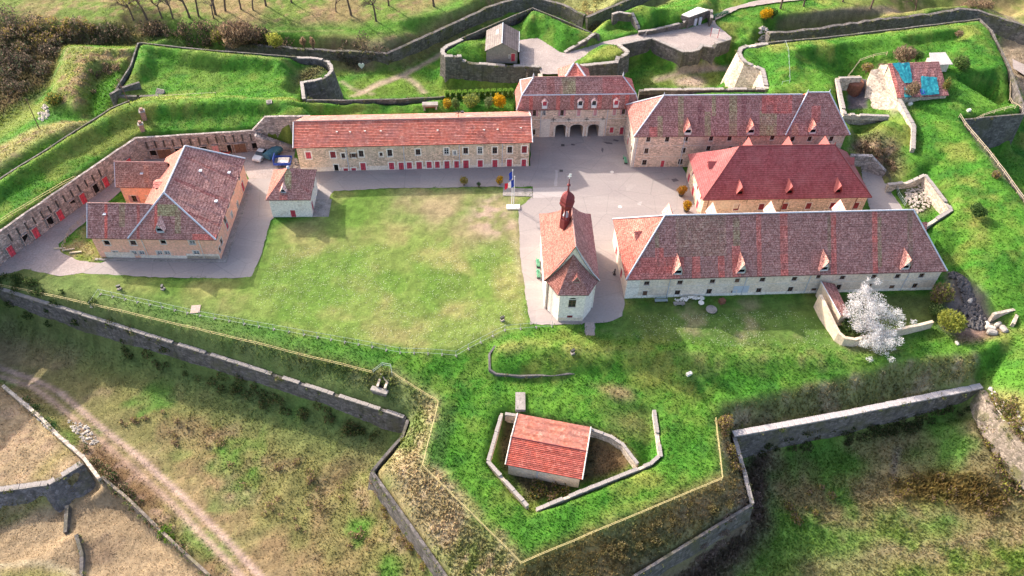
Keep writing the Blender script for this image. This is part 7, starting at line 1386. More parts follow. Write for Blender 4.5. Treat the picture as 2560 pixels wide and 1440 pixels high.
# grass and ivy spilling over wall heads
r = np.random.default_rng(123); tc, tr_ = [], []
for w in WALLS:
    if w[0] in ('casemate_wall','pit_wall','court_wall','garden_wall','retaining_wall','yard_wall','place_wall'): continue
    L_ = sum(math.hypot(b[0]-a[0], b[1]-a[1]) for a, b in zip(w[2][:-1], w[2][1:])); sp = seg_points(w[2], w[3], w[8], 0.6)
    for (p, zb_, zi_) in sp:
        u = r.random()
        if u < (0.5 if w[0] in ('bastion_scarp','counterscarp','field_wall','ruined_scarp') else 0.22): tc.append((p[0]+r.normal()*0.25, p[1]+r.normal()*0.25, p[2]-r.random()*0.35)); tr_.append(r.uniform(0.18, 0.5))
        elif u > 0.86 and p[2]-zb_ > 2.5: k = r.random(); tc.append((p[0]+r.normal()*0.3, p[1]+r.normal()*0.3, p[2]+(zb_-p[2])*k)); tr_.append(r.uniform(0.2, 0.6))
tc = np.array(tc); tr_ = np.array(tr_); V, c = leaf_cloud(tc, np.stack([tr_, tr_, tr_*0.8], 1), len(tc)*26, 0.14, [(0.12,0.17,0.05),(0.2,0.2,0.07),(0.28,0.23,0.11),(0.08,0.12,0.04)], r, 0.2)
tag(tri_soup('wall_weeds', V, c, M['grass']), 'tufts of grass and ivy rooted in the fortress walls', 'weeds', kind='stuff')
# single bushes one can pick out
shrub('bare_bush', 'big rounded leafless bush on the far ditch edge', (-66.82,170.78,-1.5), 4.2, 3.0, BRN, 2600, 0.3, seed=21, grow=1.4)
shrub('spring_bush', 'yellow green budding bush right of the big leafless bush', (-58.04,169.91,-1.5), 2.0, 1.9, LIM, 1000, 0.25, seed=22, grow=1.0)
shrub('bare_bush', 'leafless bush on the ditch edge left of the big round one', (-71.89,171.17,-1.5), 1.6, 1.6, LIM+BRN, 800, 0.25, seed=23, grow=1.0)
shrub('bare_bush', 'beige leafless bush behind the ruined magazine', (85.67,161.98,4.9), 2.4, 2.1, [(0.3,0.23,0.15),(0.24,0.18,0.12)], 1600, 0.25, seed=24, grow=1.4)
shrub('evergreen_bush', 'dark evergreen bush at the right end of the ruin', (98.18,160.31,5.0), 1.9, 1.6, DKG+MDG, 1300, 0.22, seed=25)
shrub('ivy_column', 'ivy covered stump at the right corner of the ruin', (91.12,150.37,5.0), 0.9, 2.0, MDG+OLV, 900, 0.17, seed=26)
shrub('dark_bush', 'dark bush behind the turquoise tarpaulin', (89.4,163.07,5.0), 1.4, 1.2, DKG, 800, 0.2, seed=27)
shrub('bare_bush', 'pale leafless bush in front of the patched roof', (82.98,147.75,5.0), 1.5, 2.0, [(0.3,0.22,0.14),(0.22,0.16,0.1)], 900, 0.2, seed=28, grow=1.3)
shrub('bare_bush', 'small reddish bush on the north east parapet', (101.86,172.63,6.0), 1.0, 0.7, BRN, 400, 0.18, seed=29)
shrub('garden_shrub', 'dark round shrub inside the curved garden wall', (56.35,86.45,0), 2.3, 1.2, DKG+MDG, 1700, 0.2, seed=30)
shrub('willow_bush', 'yellow green shrub tree at the end of the long barracks', (72.92,93.46,0), 2.0, 2.2, LIM+BRN, 1700, 0.22, seed=31, grow=0.8)
shrub('willow_bush', 'yellow green shrub at the corner of the garden wall', (72.22,87.44,0), 2.5, 1.9, LIM, 2000, 0.22, seed=32, grow=0.8)
shrub('dark_bush', 'dark green bush between the two yellow shrubs', (71.36,90.21,0), 1.6, 1.2, DKG+MDG, 900, 0.2, seed=33)
shrub('rust_bush', 'rusty bush where bastion and curtain meet', (32.47,67.56,-1.5), 1.3, 1.1, OLV+BRN, 900, 0.18, seed=34)
shrub('gorse_bush', 'rounded bush in the outwork at the far left', (-98.1,141.78,0), 2.0, 1.3, OLV+DKG, 1100, 0.22, seed=35)
shrub('yard_bush', 'brown bush in the sunken yard corner', (76.92,158.29,4.6), 1.4, 1.1, OLV+BRN, 700, 0.2, seed=36)
for i, (p, s_) in enumerate((((-63.18,171.58,-1.4),'leafless bush on the far slope right of the big round one'),((-51.54,170.7,-1.5),'thin leafless bush above the far counterscarp'),((-49.31,170.49,-1.5),'second thin leafless bush above the far counterscarp'),((91.43,122.12,4.6),'low tan bush on the east rampart'),((84.16,111.33,4.2),'dark green bush on the east rampart edge'))):
    shrub('slope_bush', s_, p, (1.8,0.8,0.7,1.0,1.6)[i], (1.5,1.3,1.3,0.6,1.0)[i], (BRN,BRN,BRN,OLV+BRN,DKG)[i], (900,350,350,350,900)[i], 0.2, seed=40+i, grow=1.0)

# white blossom tree
BT = thing('blossom_tree', 'white blossoming fruit tree leaning over the garden wall', 'tree', (58.8,86.6,0))
r = np.random.default_rng(91); base = np.array([58.8,86.6,0])
ctr = [(56.55,88.88,5.2),(58.85,88.73,5.0),(55.0,86.91,4.4),(57.05,86.4,4.6),(59.91,86.89,4.2),(61.67,86.63,3.6),(56.07,85.1,3.6),(58.23,84.52,3.4),(60.18,83.86,2.8),(58.36,82.62,2.4),(60.71,82.72,2.2),(56.89,82.39,2.4),(58.89,81.49,1.8),(57.59,89.88,5.8)]
cen = np.array(ctr)-base; rad = np.array([(1.6,1.4,1.3)]*7+[(1.3,1.2,1.1)]*6+[(1.0,0.9,1.0)])
pr = np.random.default_rng(4); sub = np.vstack([cen+pr.normal(size=cen.shape)*[1.1,1.0,0.8] for _ in range(5)]); sr = np.full((len(sub), 3), 0.6)*pr.uniform(0.6, 1.3, (len(sub), 1))
V, c = leaf_cloud(np.vstack([cen, sub]), np.vstack([rad*1.15, sr*1.1]), 19000, 0.12, [(0.85,0.8,0.77),(0.78,0.72,0.69),(0.9,0.86,0.84)], r, 0.08); tri_soup('crown', V, c, M['grass'], BT)
m = MB(); m.tube((0,0,-0.3),(0.1,0.2,1.8),0.2,0.16,7)
for t in cen: m.tube((0.1,0.2,1.6), tuple(t), 0.1, 0.04, 5)
m.build('trunk', M['bark'], BT)

# bare park trees
def tree_meshes(seed, H=13.0, spread=0.55):
    r = random.Random(seed); tm = MB(); cm_ = MB(); tw = []
    def br(p, d, L, rad, lev):
        n = 3 if lev == 0 else 2; q = Vector(p); dd = Vector(d)
        for i in range(n):
            e = q+dd*(L/n); r1 = rad*(1-0.22*(i+1)/n*1.5)
            (tm if lev == 0 else cm_).tube(q, e, rad*(1-0.33*i/n), max(0.012, r1*0.85), 7 if lev == 0 else (5 if lev < 3 else 3), None, False)
            q = e; dd = (dd+Vector((r.uniform(-.14,.14), r.uniform(-.14,.14), r.uniform(0,.1)))).normalized()
            if lev >= 2:
                for _ in range(4): 
                    t = (dd+Vector((r.uniform(-1,1), r.uniform(-1,1), r.uniform(-.3,.9)))).normalized(); tw.append((q.copy(), t, r.uniform(0.5, 1.1)))
        if lev < 3:
            for k in range((5, 4, 3)[lev]):
                az = r.uniform(0, 6.28); s_ = spread*r.uniform(0.7, 1.3); v = dd.orthogonal().normalized(); v.rotate(Matrix.Rotation(az, 3, dd)); nd_ = (dd*(1-s_*0.5)+v*s_).normalized()
                br(q-dd*L*r.uniform(0, 0.25 if lev == 0 else 0.5), nd_, L*r.uniform(0.5, 0.72), rad*0.5, lev+1)
    br((0,0,-0.3), (r.uniform(-.06,.06), r.uniform(-.06,.06), 1), H*0.42, 0.3, 0)
    for p, t, L in tw:
        s_ = t.orthogonal().normalized()*0.025; cm_.tri(p-s_, p+s_, p+t*L)
    a = tm.mesh('trunk'); a.materials.append(M['bark']); b = cm_.mesh('crown'); b.materials.append(M['twig'])
    return a, b
M['twig'] = m_plain('twigs', (0.2,0.14,0.1), 0.9, 0.2, 0.3)
TM = [tree_meshes(s) for s in (3, 8, 15)]
TP = [(-94.44,178.3),(-90.98,178.15),(-87.22,178.22),(-84.65,178.4),(-80.71,178.87),(-78.62,179.4),(-74.92,179.08),(-74.87,180.65),(-72.88,182.37),(-69.31,183.42),(-66.29,183.23),(-63.74,185.83),(-57.8,187.89),(-46.0,184.26),(-42.02,182.95),(-35.6,180.84),(-33.45,188.4),(-22.15,189.2),(66.43,194.46),(72.77,196.17),(83.64,199.08),(90.3,196.79),(103.75,199.66)]
ORD = ['first','second','third','fourth','fifth','sixth','seventh','eighth','ninth','tenth','eleventh','twelfth','thirteenth','fourteenth','fifteenth','sixteenth','seventeenth','eighteenth']
for i, p in enumerate(TP):
    lab = '%s bare park tree from the left beyond the far ditch' % ORD[i] if i < 18 else '%s bare tree from the left along the outer road at top right' % ORD[i-18]
    t = thing('park_tree', lab, 'tree', (p[0], p[1], hz(p[0], p[1])-0.1), i*1.7, 'bare trees of the park beyond the ditch' if i < 18 else 'bare trees along the outer road')
    a, b = TM[i % 3]; s_ = 0.8+0.35*((i*37) % 10)/10; t.scale = (s_, s_, s_)
    if i in (2, 6, 13): t.scale = (s_*0.75,)*3
    place('trunk', a, t); place('crown', b, t)
WT = thing('willow_tree', 'yellow green weeping tree among the bare trunks at top left', 'tree', (-97.0,184.0,0.6))
r = np.random.default_rng(17); V, c = leaf_cloud(np.array([(0,0,5.0),(2.5,0,4.2),(-2.5,0.5,4.0),(0.5,-1.5,3.6),(4.5,1,5)]), np.array([(3,2.5,3),(2.4,2,2.8),(2.4,2,2.8),(2.5,2,2.6),(2.5,2,2.5)]), 3600, 0.24, [(0.4,0.4,0.05),(0.32,0.34,0.05),(0.46,0.42,0.08)], r, 0.3); tri_soup('crown', V, c, M['grass'], WT)
m = MB(); m.tube((0,0,-0.3),(0.3,0,3.2),0.35,0.25,7); m.tube((0.3,0,3.2),(2.2,0,6),0.18,0.08,5); m.tube((0.3,0,3.2),(-1.8,0.3,6),0.18,0.08,5); m.build('trunk', M['bark'], WT)

# ================================================================ fences
def fence(name, label, pts, post_h=1.0, step=2.6, rails=(0.95,0.55), mat='yellow_rail', w=0.075, z=None, foot=None, thin=False, group=None):
    root = thing(name, label, 'fence', (0,0,0), 0, group)
    pm_ = MB(); pm_.box(-w*0.55,-w*0.55,-0.35,w*0.55,w*0.55,post_h); pme = pm_.mesh('post'); pme.materials.append(M[mat]); fme = None
    if foot: f = MB(); f.box(-0.25,-0.1,0,0.25,0.1,0.1); fme = f.mesh('foot'); fme.materials.append(M[foot])
    for a, b in zip(pts[:-1], pts[1:]):
        L = math.hypot(b[0]-a[0], b[1]-a[1]); n = max(1, round(L/step)); ang = math.atan2(b[1]-a[1], b[0]-a[0]); prev = None
        for i in range(n+1):
            t = i/n; x, y = a[0]+(b[0]-a[0])*t, a[1]+(b[1]-a[1])*t; zz = hz(x, y) if z is None else z
            if i < n or b is pts[-1]:
                place('post', pme, root, (x, y, zz), (0, 0, ang))
                if fme: place('foot', fme, root, (x, y, zz-0.02), (0, 0, ang+1.57))
            if prev is not None:
                for h in rails:
                    m = MB(); m.tube((prev[0], prev[1], prev[2]+h), (x, y, zz+h), w*(0.35 if thin else 0.5), None, 4); m.build('rail', M[mat], root)
            prev = (x, y, zz)
    return root
fence('rope_fence', 'pale yellow timber rail along the south west rampart edge', [(-90.79,91.24),(-86.26,90.24),(-61.25,84.25),(-40.38,79.15),(-21.21,74.28)])
fence('rope_fence', 'pale yellow rail running round the rim of the south bastion', [(-17.89,74.1),(-10.66,69.61),(-10.5,69.18),(-11.85,58.72),(2.45,45.14),(30.8,58.48),(31.24,68.33)])
fence('rope_fence', 'pale yellow rail on the casemate wall of the west rampart', [(-90.53,93.26),(-87.77,98.79),(-74.39,123.5),(-73.09,124.85),(-52.22,128.54)])
fence('rope_fence', 'bleached timber rail along the outer edge of the north east bastion', [(79.64,174.0),(111.2,182.94),(111.95,177.3),(109.7,160.72),(106.74,146.53)], mat='wood_rail')
fence('rope_fence', 'bleached timber rail along the east rampart above the ditch', [(107.22,146.56),(93.04,142.09),(91.95,142.31),(93.44,128.79),(94.46,115.53),(95.4,104.11)], mat='wood_rail')
fence('mesh_fence', 'thin galvanised fence with pale feet along the lower lawn edge', [(-69.43,86.15),(-68.54,88.52),(-50.82,84.56),(-33.14,81.29),(-17.37,78.55),(-8.49,78.46),(-0.93,83.76),(6.77,84.97)], 1.3, 2.4, (1.25,0.2), 'steel', 0.05, foot='coping', thin=True)
fence('slot_railing', 'grey steel railing round the stone slot in the south rampart', [(-21.01,74.44),(-19.77,75.82),(-18.42,75.56),(-18.04,74.03)], 1.0, 1.5, (0.95,0.5), 'steel', 0.06)
fence('rope_fence', 'pale rail corner above the sunken yard of the ruin', [(74.88,157.84),(74.24,160.42),(77.08,163.61),(83.1,164.69)], mat='wood_rail')
fence('rope_fence', 'short pale rail at the mouth of the sunken yard', [(70.01,155.28),(74.82,156.22),(74.73,157.5)], mat='wood_rail')
fence('rope_fence', 'long thin pale rail across the slope of the north east bastion', [(60.93,168.78),(59.96,161.49),(58.42,152.03),(56.77,151.61)], 0.8, 2.2, (0.75,), 'steel', 0.06)
fence('rope_fence', 'pale rail along the crest behind the orange roofed barracks', [(-43.47,138.68),(-32.54,139.49),(-15.63,141.69)], 0.8, 3.0, (0.75,), 'grey_wood', 0.07)
fence('rope_fence', 'thin pale rail on the left rampart crest', [(-78.14,135.63),(-61.54,138.22)], 0.7, 3.0, (0.6,), 'wood_rail', 0.07)
fence('court_railing', 'dark steel railing beside the curved road behind the red roofed hall', [(73.48,128.42),(73.82,124.94),(74.22,121.56)], 1.0, 1.5, (0.95,0.5), 'iron', 0.06)
fence('slot_railing', 'steel barrier panels beside the rubble heap', [(74.2,122.64),(74.65,120.04),(74.93,118.41)], 1.0, 1.2, (0.95,0.5,0.15), 'steel', 0.06)
fence('yard_fence', 'broken wooden fence in the grass left of the pink storehouse', [(-79.06,98.9),(-79.47,103.41),(-78.28,107.01)], 0.9, 1.6, (0.8,0.45), 'grey_wood', 0.08)

# ================================================================ casemate doors, stairs
cw = next(o for o in bpy.data.objects if o.name == 'casemate_wall')
def on_wall(p0, p1, items, parent, out=0.36, trim='wall_pale', edge=0.18):
    ang = math.atan2(p1[1]-p0[1], p1[0]-p0[0]); sx, sy = math.sin(ang)*out, -math.cos(ang)*out
    a, b = (p0[0]+sx, p0[1]+sy), (p1[0]+sx, p1[1]+sy)
    for s, z, w, h, k in items: window(parent, a, b, (s, z, w, h, k), trim, edge)
on_wall((-87.1,96.8), (-77.7,116.2), [(s, 1.15, 1.15, 2.2, k) for s, z, w, h, k in [(0.12,3.12,0.23,0.26,'d'),(3.38,3.25,0.23,0.27,'v'),(5.35,2.99,0.24,0.27,'d'),(8.57,3.09,0.25,0.27,'v'),(10.71,2.95,0.26,0.28,'d'),(13.85,2.94,0.27,0.28,'v'),(15.95,2.71,0.28,0.28,'d'),(19.06,2.73,0.29,0.29,'v'),(21.38,2.31,0.29,0.29,'d'),(26.18,2.61,0.31,0.3,'d')]], cw)
on_wall((-77.7,116.2), (-73.6,124.6), [(5.4, 1.3, 2.0, 2.4, 'd')], cw)
on_wall((-73.6,124.6), (-50.5,128.9), [(s, 1.1, (2.6 if k == 'n' else 1.2), 2.1, k) for s, z, w, h, k in [(2.26,2.32,0.29,0.38,'v'),(4.33,2.22,0.29,0.38,'n'),(7.06,2.54,0.29,0.38,'v'),(11.82,2.18,0.3,0.38,'v'),(14.04,1.58,0.3,0.38,'k'),(16.91,1.7,0.3,0.38,'v'),(18.58,1.54,0.3,0.38,'n'),(21.71,1.34,0.3,0.39,'v'),(23.77,1.14,0.31,0.39,'b')] if 0.8 < s < 22.5], cw)
for k in range(26):                                                    # drain slots and dark buttress joints on the casemates
    t = (k+0.5)/26; x, y = (-87.1+9.4*t*1.0, 96.8+19.4*t) if k % 2 else (-72.5+21*t, 124.8+3.95*t)
    a = R(64.15) if k % 2 else R(10.55); m = MB(); m.obox((x+math.sin(a)*0.12, y-math.cos(a)*0.12), a, 0.22, 0.25, 2.6, 4.1); m.build('drain_slot', M['iron'], cw)
cf = next(o for o in bpy.data.objects if o.name == 'gate_casemate')
p0, p1 = cf.matrix_world.translation, None
gp = (71.54,130.52,1.0)
G = MB(); n = 10
G.poly([(1.5*math.cos(math.pi*i/n), 0, 1.3*math.sin(math.pi*i/n)+0.7) for i in range(n+1)]+[(-1.5,0,-0.6),(1.5,0,-0.6)]); go = G.build('arched_gate', M['red_paint'], cf); go.location = (gp[0], gp[1]-0.35, 0.5); go.rotation_euler = (0, 0, R(2))
def stairs(name, label, a, b, za, zb, width, n, mat='coping'):
    root = thing(name, label, 'stairs', (0,0,0)); ang = math.atan2(b[1]-a[1], b[0]-a[0]); L = math.hypot(b[0]-a[0], b[1]-a[1])
    for i in range(n):
        t = (i+0.5)/n; z = za+(zb-za)*(i+1)/n; m = MB(); m.obox((a[0]+(b[0]-a[0])*t, a[1]+(b[1]-a[1])*t), ang, L/n*1.05, width, min(za, zb)-0.4 if i < 0 else z-0.45, z); m.build('step', M[mat], root)
    m = MB(); 
    vs = [(a[0],a[1],min(za,zb)-0.3),(b[0],b[1],min(za,zb)-0.3)]
    ca, sa = -math.sin(ang)*width*0.48, math.cos(ang)*width*0.48; lo = min(za, zb)-0.3
    A = [(a[0]+s*ca, a[1]+s*sa) for s in (-1, 1)]; B_ = [(b[0]+s*ca, b[1]+s*sa) for s in (-1, 1)]
    for i in (0, 1): m.quad((A[i][0],A[i][1],lo),(B_[i][0],B_[i][1],lo),(B_[i][0],B_[i][1],zb-0.35),(A[i][0],A[i][1],za-0.35))
    m.quad((B_[0][0],B_[0][1],lo),(B_[1][0],B_[1][1],lo),(B_[1][0],B_[1][1],zb-0.35),(B_[0][0],B_[0][1],zb-0.35)); m.quad((A[0][0],A[0][1],za-0.35),(A[1][0],A[1][1],za-0.35),(B_[1][0],B_[1][1],zb-0.35),(B_[0][0],B_[0][1],zb-0.35))
    m.build('stringer', M['wall_pale'], root)
    return root
stairs('stone_stairs', 'long flight of stone stairs from casemate top down to the yard', (-51.6,128.0), (-43.9,129.4), 4.6, 0.15, 1.2, 22, 'wall_pale')
stairs('stone_stairs', 'dark steps cut against the ravelin wall', (1.16,161.89), (4.84,164.3), 0.5, -3.8, 1.2, 18, 'wall_grey')
stairs('stone_stairs', 'short steps at the foot of the green redoubt', (30.61,178.94), (29.63,179.12), 1.5, 0.3, 1.6, 6)
stairs('stone_stairs', 'steps beside the gun position on the north west bastion', (-74.45,141.91), (-74.81,140.75), 4.9, 4.0, 1.8, 6)
# gun position on the north west bastion
gpz = thing('gun_position', 'dark stone gun position on the north west bastion corner', 'gun position', (0,0,0))
for a, b in (((-83.29,138.38,5.6),(-82.17,140.49,5.6)),((-82.17,140.49,5.6),(-79.24,142.75,5.6)),((-82.91,139.34,4.6),(-78.38,139.33,4.6)),((-78.38,139.33,4.6),(-74.67,139.85,4.6))):
    ang = math.atan2(b[1]-a[1], b[0]-a[0]); m = MB(); m.obox(((a[0]+b[0])/2,(a[1]+b[1])/2), ang, math.hypot(b[0]-a[0], b[1]-a[1])+0.5, 0.6, 2.8, a[2]); m.build('parapet', M['wall_grey'], gpz)

# ================================================================ flagpoles and flags
def flagpole(label, loc, h, flags, rz):
    t = thing('flagpole', label, 'flagpole', loc, rz); m = MB(); m.tube((0,0,0),(0,0,h),0.09,0.05,8); m.build('pole', M['white_paint'], t); m = MB(); m.lathe((0,0,h), [(0.1,0),(0.12,0.1),(0.02,0.2)], 8); m.build('ball', M['white_paint'], t)
    for name, z, bands in flags:
        fo = None
        for k, (mat, x0, x1) in enumerate(bands):
            f = MB(); n = 8; nv = 5
            for i in range(n):
                for j in range(nv):
                    def q(i, j):
                        x = x0+(x1-x0)*i/n; zz = z-1.5*j/nv; return (-x*0.82, 0.16*math.sin(x*3.0+j*0.7), zz-0.42*x-0.10*math.sin(x*2.2))
                    f.quad(q(i,j), q(i+1,j), q(i+1,j+1), q(i,j+1))
            o = f.build(name if k == 0 else name+'_band', mat, t if fo is None else fo, True); fo = fo or o
    return t
MB_, MW_, MR_, ME_ = m_plain('flag_blue', (0.02,0.05,0.3), 0.8, 0.2, 0.1), m_plain('flag_white', (0.75,0.75,0.75), 0.8, 0.2, 0.05), m_plain('flag_red', (0.6,0.02,0.05), 0.8, 0.2, 0.1), m_plain('flag_royal_blue', (0.015,0.05,0.32), 0.8, 0.2, 0.1)
fl0 = (-0.24,113.98,0.3); fl1 = (-0.62,114.42,0.3)
flagpole('white flagpole with the blue white red flag', (fl0[0],fl0[1],0.25), 7.2, [('tricolour_flag', 6.6, ((MB_,0.05,0.75),(MW_,0.75,1.45),(MR_,1.45,2.15)))], 0.2)
flagpole('slightly taller white flagpole with a plain blue flag', (fl1[0],fl1[1]+0.4,0.25), 8.0, [('blue_flag', 7.8, ((ME_,0.05,0.9),))], 0.5)
m = MB(); c = (-0.3,113.98,0); m.obox((c[0],c[1]),0.05,2.5,1.2,-0.1,0.3); tag(m.build('flag_plinth', M['plaster_white']), 'low white plinth under the two flagpoles', 'plinth')
m = MB(); a = (-2.38,119.59,0); b = (3.22,117.29,0); m.box(a[0],b[1],-0.05,b[0],a[1],0.09); tag(m.build('memorial_slab', M['coping']), 'low rectangular stone platform behind the flagpoles', 'platform')

# ================================================================ benches, lamps, yard things
def bench(label, loc, rz, mat='green_paint', L=1.9):
    t = thing('bench', label, 'bench', (loc[0],loc[1],0.02), rz); 
    for i in range(3): m = MB(); m.box(-L/2,-0.28+i*0.19,0.42,L/2,-0.13+i*0.19,0.47); m.build('seat_slat', M[mat], t)
    for i in range(2): m = MB(); m.box(-L/2,0.28,0.6+i*0.2,L/2,0.33,0.75+i*0.2); m.build('back_slat', M[mat], t)
    for s in (-1, 1): m = MB(); m.box(s*L*0.42-0.05,-0.28,0,s*L*0.42+0.05,0.33,0.42); m.box(s*L*0.42-0.05,0.25,0.42,s*L*0.42+0.05,0.29,0.95); m.build('leg', M['iron'], t)
bench('bright green bench by the end wall of the tall barracks', (21.91,129.15,0), R(95)); bench('pale green bench by the chapel wall nearer the courtyard', (4.43,99.14,0), R(95)); bench('pale green bench by the chapel wall nearer the apse', (4.51,96.51,0), R(95))
bench('grey bench against the front wall of the long barracks', (25.24,91.22,0), R(5), 'steel', 2.2)
def spotlight(label, loc):
    t = thing('floodlight', label, 'floodlight', (loc[0],loc[1],hz(loc[0],loc[1])), random.uniform(0,3)); m = MB(); m.box(-0.3,-0.3,-0.2,0.3,0.3,0.18); m.build('base', M['coping'], t); m = MB(); m.tube((0,0,0.1),(0,0,0.6),0.05); m.build('stand', M['iron'], t); m = MB(); m.obox((0,0),0.4,0.65,0.35,0.45,0.9); m.build('lamp_housing', M['iron'], t)
spotlight('black floodlight on the lawn, left of the pair below the pink storehouse', (-65.88,89.83,0)); spotlight('black floodlight on the lawn, right of the pair below the pink storehouse', (-58.66,90.17,0)); spotlight('black floodlight at the lawn corner near the chapel', (-1.39,85.89,0)); spotlight('black floodlight on the green mound', (9.94,79.05,1))
m = MB(); a = (-51.97,85.99,0); m.obox((a[0],a[1]),0.15,1.5,1.7,-0.1,hz(a[0],a[1])+0.1); tag(m.build('ground_slab', m_mottle('rust_stained_concrete', (0.48,0.36,0.29), (0.4,0.3,0.25), None, 0.8, 4)), 'tan concrete slab lying in the lower lawn', 'slab')
def stone_table(name, label, loc, rr, h, mat, leg=True):
    t = thing(name, label, 'table', (loc[0],loc[1],0)); m = MB(); m.lathe((0,0,h-0.1), [(rr*0.97,0),(rr,0.05),(rr*0.97,0.12)], 18); m.build('top', M[mat], t); m = MB(); m.tube((0,0,0),(0,0,h-0.1),rr*0.3,None,8); m.build('pedestal', M['coping'], t)
stone_table('round_table', 'large round grey stone slab on the grass before the long barracks', (33.56,89.71,0), 0.95, 0.3, 'coping'); stone_table('round_table', 'small round white table near the stone slab', (31.89,90.8,0), 0.5, 0.7, 'plaster_white')
t = thing('stone_bench', 'pale stone bench on the grass before the long barracks', 'bench', (28.23,90.72,0), R(4)); m = MB(); m.box(-0.95,-0.3,0.32,0.95,0.3,0.48); m.build('seat', M['coping'], t)
for s in (-1, 1): m = MB(); m.box(s*0.6-0.12,-0.25,0,s*0.6+0.12,0.25,0.32); m.build('support', M['coping'], t)
t = thing('rust_box', 'rusty square chest by the long barracks wall', 'chest', (35.58,91.52,0), R(25)); m = MB(); m.box(-0.45,-0.4,0,0.45,0.4,0.7); m.build('body', M['rust'], t); m = MB(); m.box(-0.48,-0.43,0.7,0.48,0.43,0.78); m.build('lid', M['rust'], t)
def rocks(name, label, poly, n, s0, s1, mats, seed, zs=0.6, pile=0.0, kind='stuff', cat='stones'):
    r = np.random.default_rng(seed); q = pts_in(poly, n, r); mb = MB(); cx, cy = q.mean(0); ext = np.max(np.hypot(q[:, 0]-cx, q[:, 1]-cy))
    for x, y in q:
        s_ = r.uniform(s0, s1); z = hz(x, y)+pile*max(0, 1-math.hypot(x-cx, y-cy)/ext); ps = []
        for dx, dy, dz in ((1,0,0),(-1,0,0),(0,1,0),(0,-1,0),(0,0,1),(0,0,-1)): ps.append((x+dx*s_*r.uniform(.7,1.2), y+dy*s_*r.uniform(.6,1.1), z+dz*s_*zs*r.uniform(.7,1.2)+s_*0.2))
        mb.add(ps, [(0,2,4),(2,1,4),(1,3,4),(3,0,4),(2,0,5),(1,2,5),(3,1,5),(0,3,5)])
    return tag(mb.build(name, M[mats]), label, cat, kind=kind)
rocks('rubble_heap', 'heap of pale broken stones in the walled pit', [(76.12,122.51),(79.3,123.16),(80.65,120.13),(78.88,117.12),(76.37,116.41),(75.34,119.26)], 220, 0.15, 0.4, 'rock_pale', 1, 0.7, 0.9)
rocks('dark_rubble', 'long strip of dark rubble and timber at the end of the long barracks', [(76.26,99.79),(78.28,99.89),(78.66,95.12),(79.02,93.28),(77.46,92.75),(76.71,96.44)], 190, 0.2, 0.5, 'rock_dark', 2, 0.8, 0.8); rocks('dark_rubble', 'second dark rubble strip nearer the boulders', [(75.73,92.67),(79.3,93.11),(79.55,89.26),(78.04,87.01),(76.0,87.78),(75.26,90.39)], 220, 0.15, 0.45, 'rock_dark', 3, 0.8, 0.8)
rocks('debris', 'white debris piled along the long barracks wall', [(27.77,91.97),(32.77,92.76),(32.67,92.02),(27.81,91.15)], 110, 0.1, 0.3, 'plaster_white', 4, 1.0, 0.5); rocks('field_stones', 'scattered stones on the earth beside the track', [(-70.6,70.28),(-66.56,68.94),(-63.45,65.75),(-65.6,65.66),(-68.76,68.1)], 90, 0.12, 0.4, 'rock_pale', 5)
rocks('field_stones', 'loose pale stones along the field wall', [(-81.06,74.48),(-77.49,72.28),(-69.24,66.25),(-63.77,62.57),(-64.37,62.54),(-70.61,66.56),(-77.95,71.88)], 110, 0.12, 0.35, 'rock_pale', 6, 0.7); rocks('ledge_stones', 'broken stones on the dry ledge at the far left', [(-101.03,139.69),(-100.29,141.94),(-97.68,137.73),(-97.73,134.9),(-99.12,136.22)], 40, 0.2, 0.6, 'rock_pale', 7); rocks('fallen_stones', 'fallen stones on the crumbling scarp at lower right', [(76.93,78.02),(77.22,74.54),(78.35,69.39),(78.19,64.47),(76.29,65.77),(75.38,72.2)], 130, 0.2, 0.6, 'rock_pale', 8, 0.7); rocks('fallen_stones', 'tumbled stones at the foot of the outer road', [(59.12,185.07),(60.99,185.99),(62.15,183.72),(60.67,180.17),(58.9,181.19)], 70, 0.25, 0.7, 'rock_pale', 9, 0.8)
for i, (p, lab) in enumerate((((79.31,88.46,0),'pale drum shaped boulder, leftmost of the group'),((79.32,87.41,0),'long pale boulder in the middle of the group'),((80.81,88.18,0),'pale boulder at the back of the group'),((81.07,86.8,0),'brown boulder at the right of the group'),((79.18,86.37,0),'broad brown boulder at the front of the group'),((78.22,93.52,0),'single pale block between the two dark rubble strips'),((72.68,84.05,0),'lone small boulder on the grass below the rubble'))):
    r = random.Random(i); m = MB(); s_ = (0.55,0.8,0.65,0.75,0.8,0.6,0.4)[i]; m.lathe((0,0,-s_), [(s_*0.35,0),(s_*0.62,s_*0.25),(s_*0.66,s_*1.2),(s_*0.6,s_*1.8),(s_*0.35,s_*2.0)], 9)
    o = m.build('boulder', M['rock_pale' if i not in (3, 4) else 'rock']); o.location = (p[0], p[1], hz(p[0], p[1])+s_*0.45); o.rotation_euler = (R(80+i*4), 0, i*1.1); tag(o, lab, 'boulder', 'boulders at the end of the rubble strip')
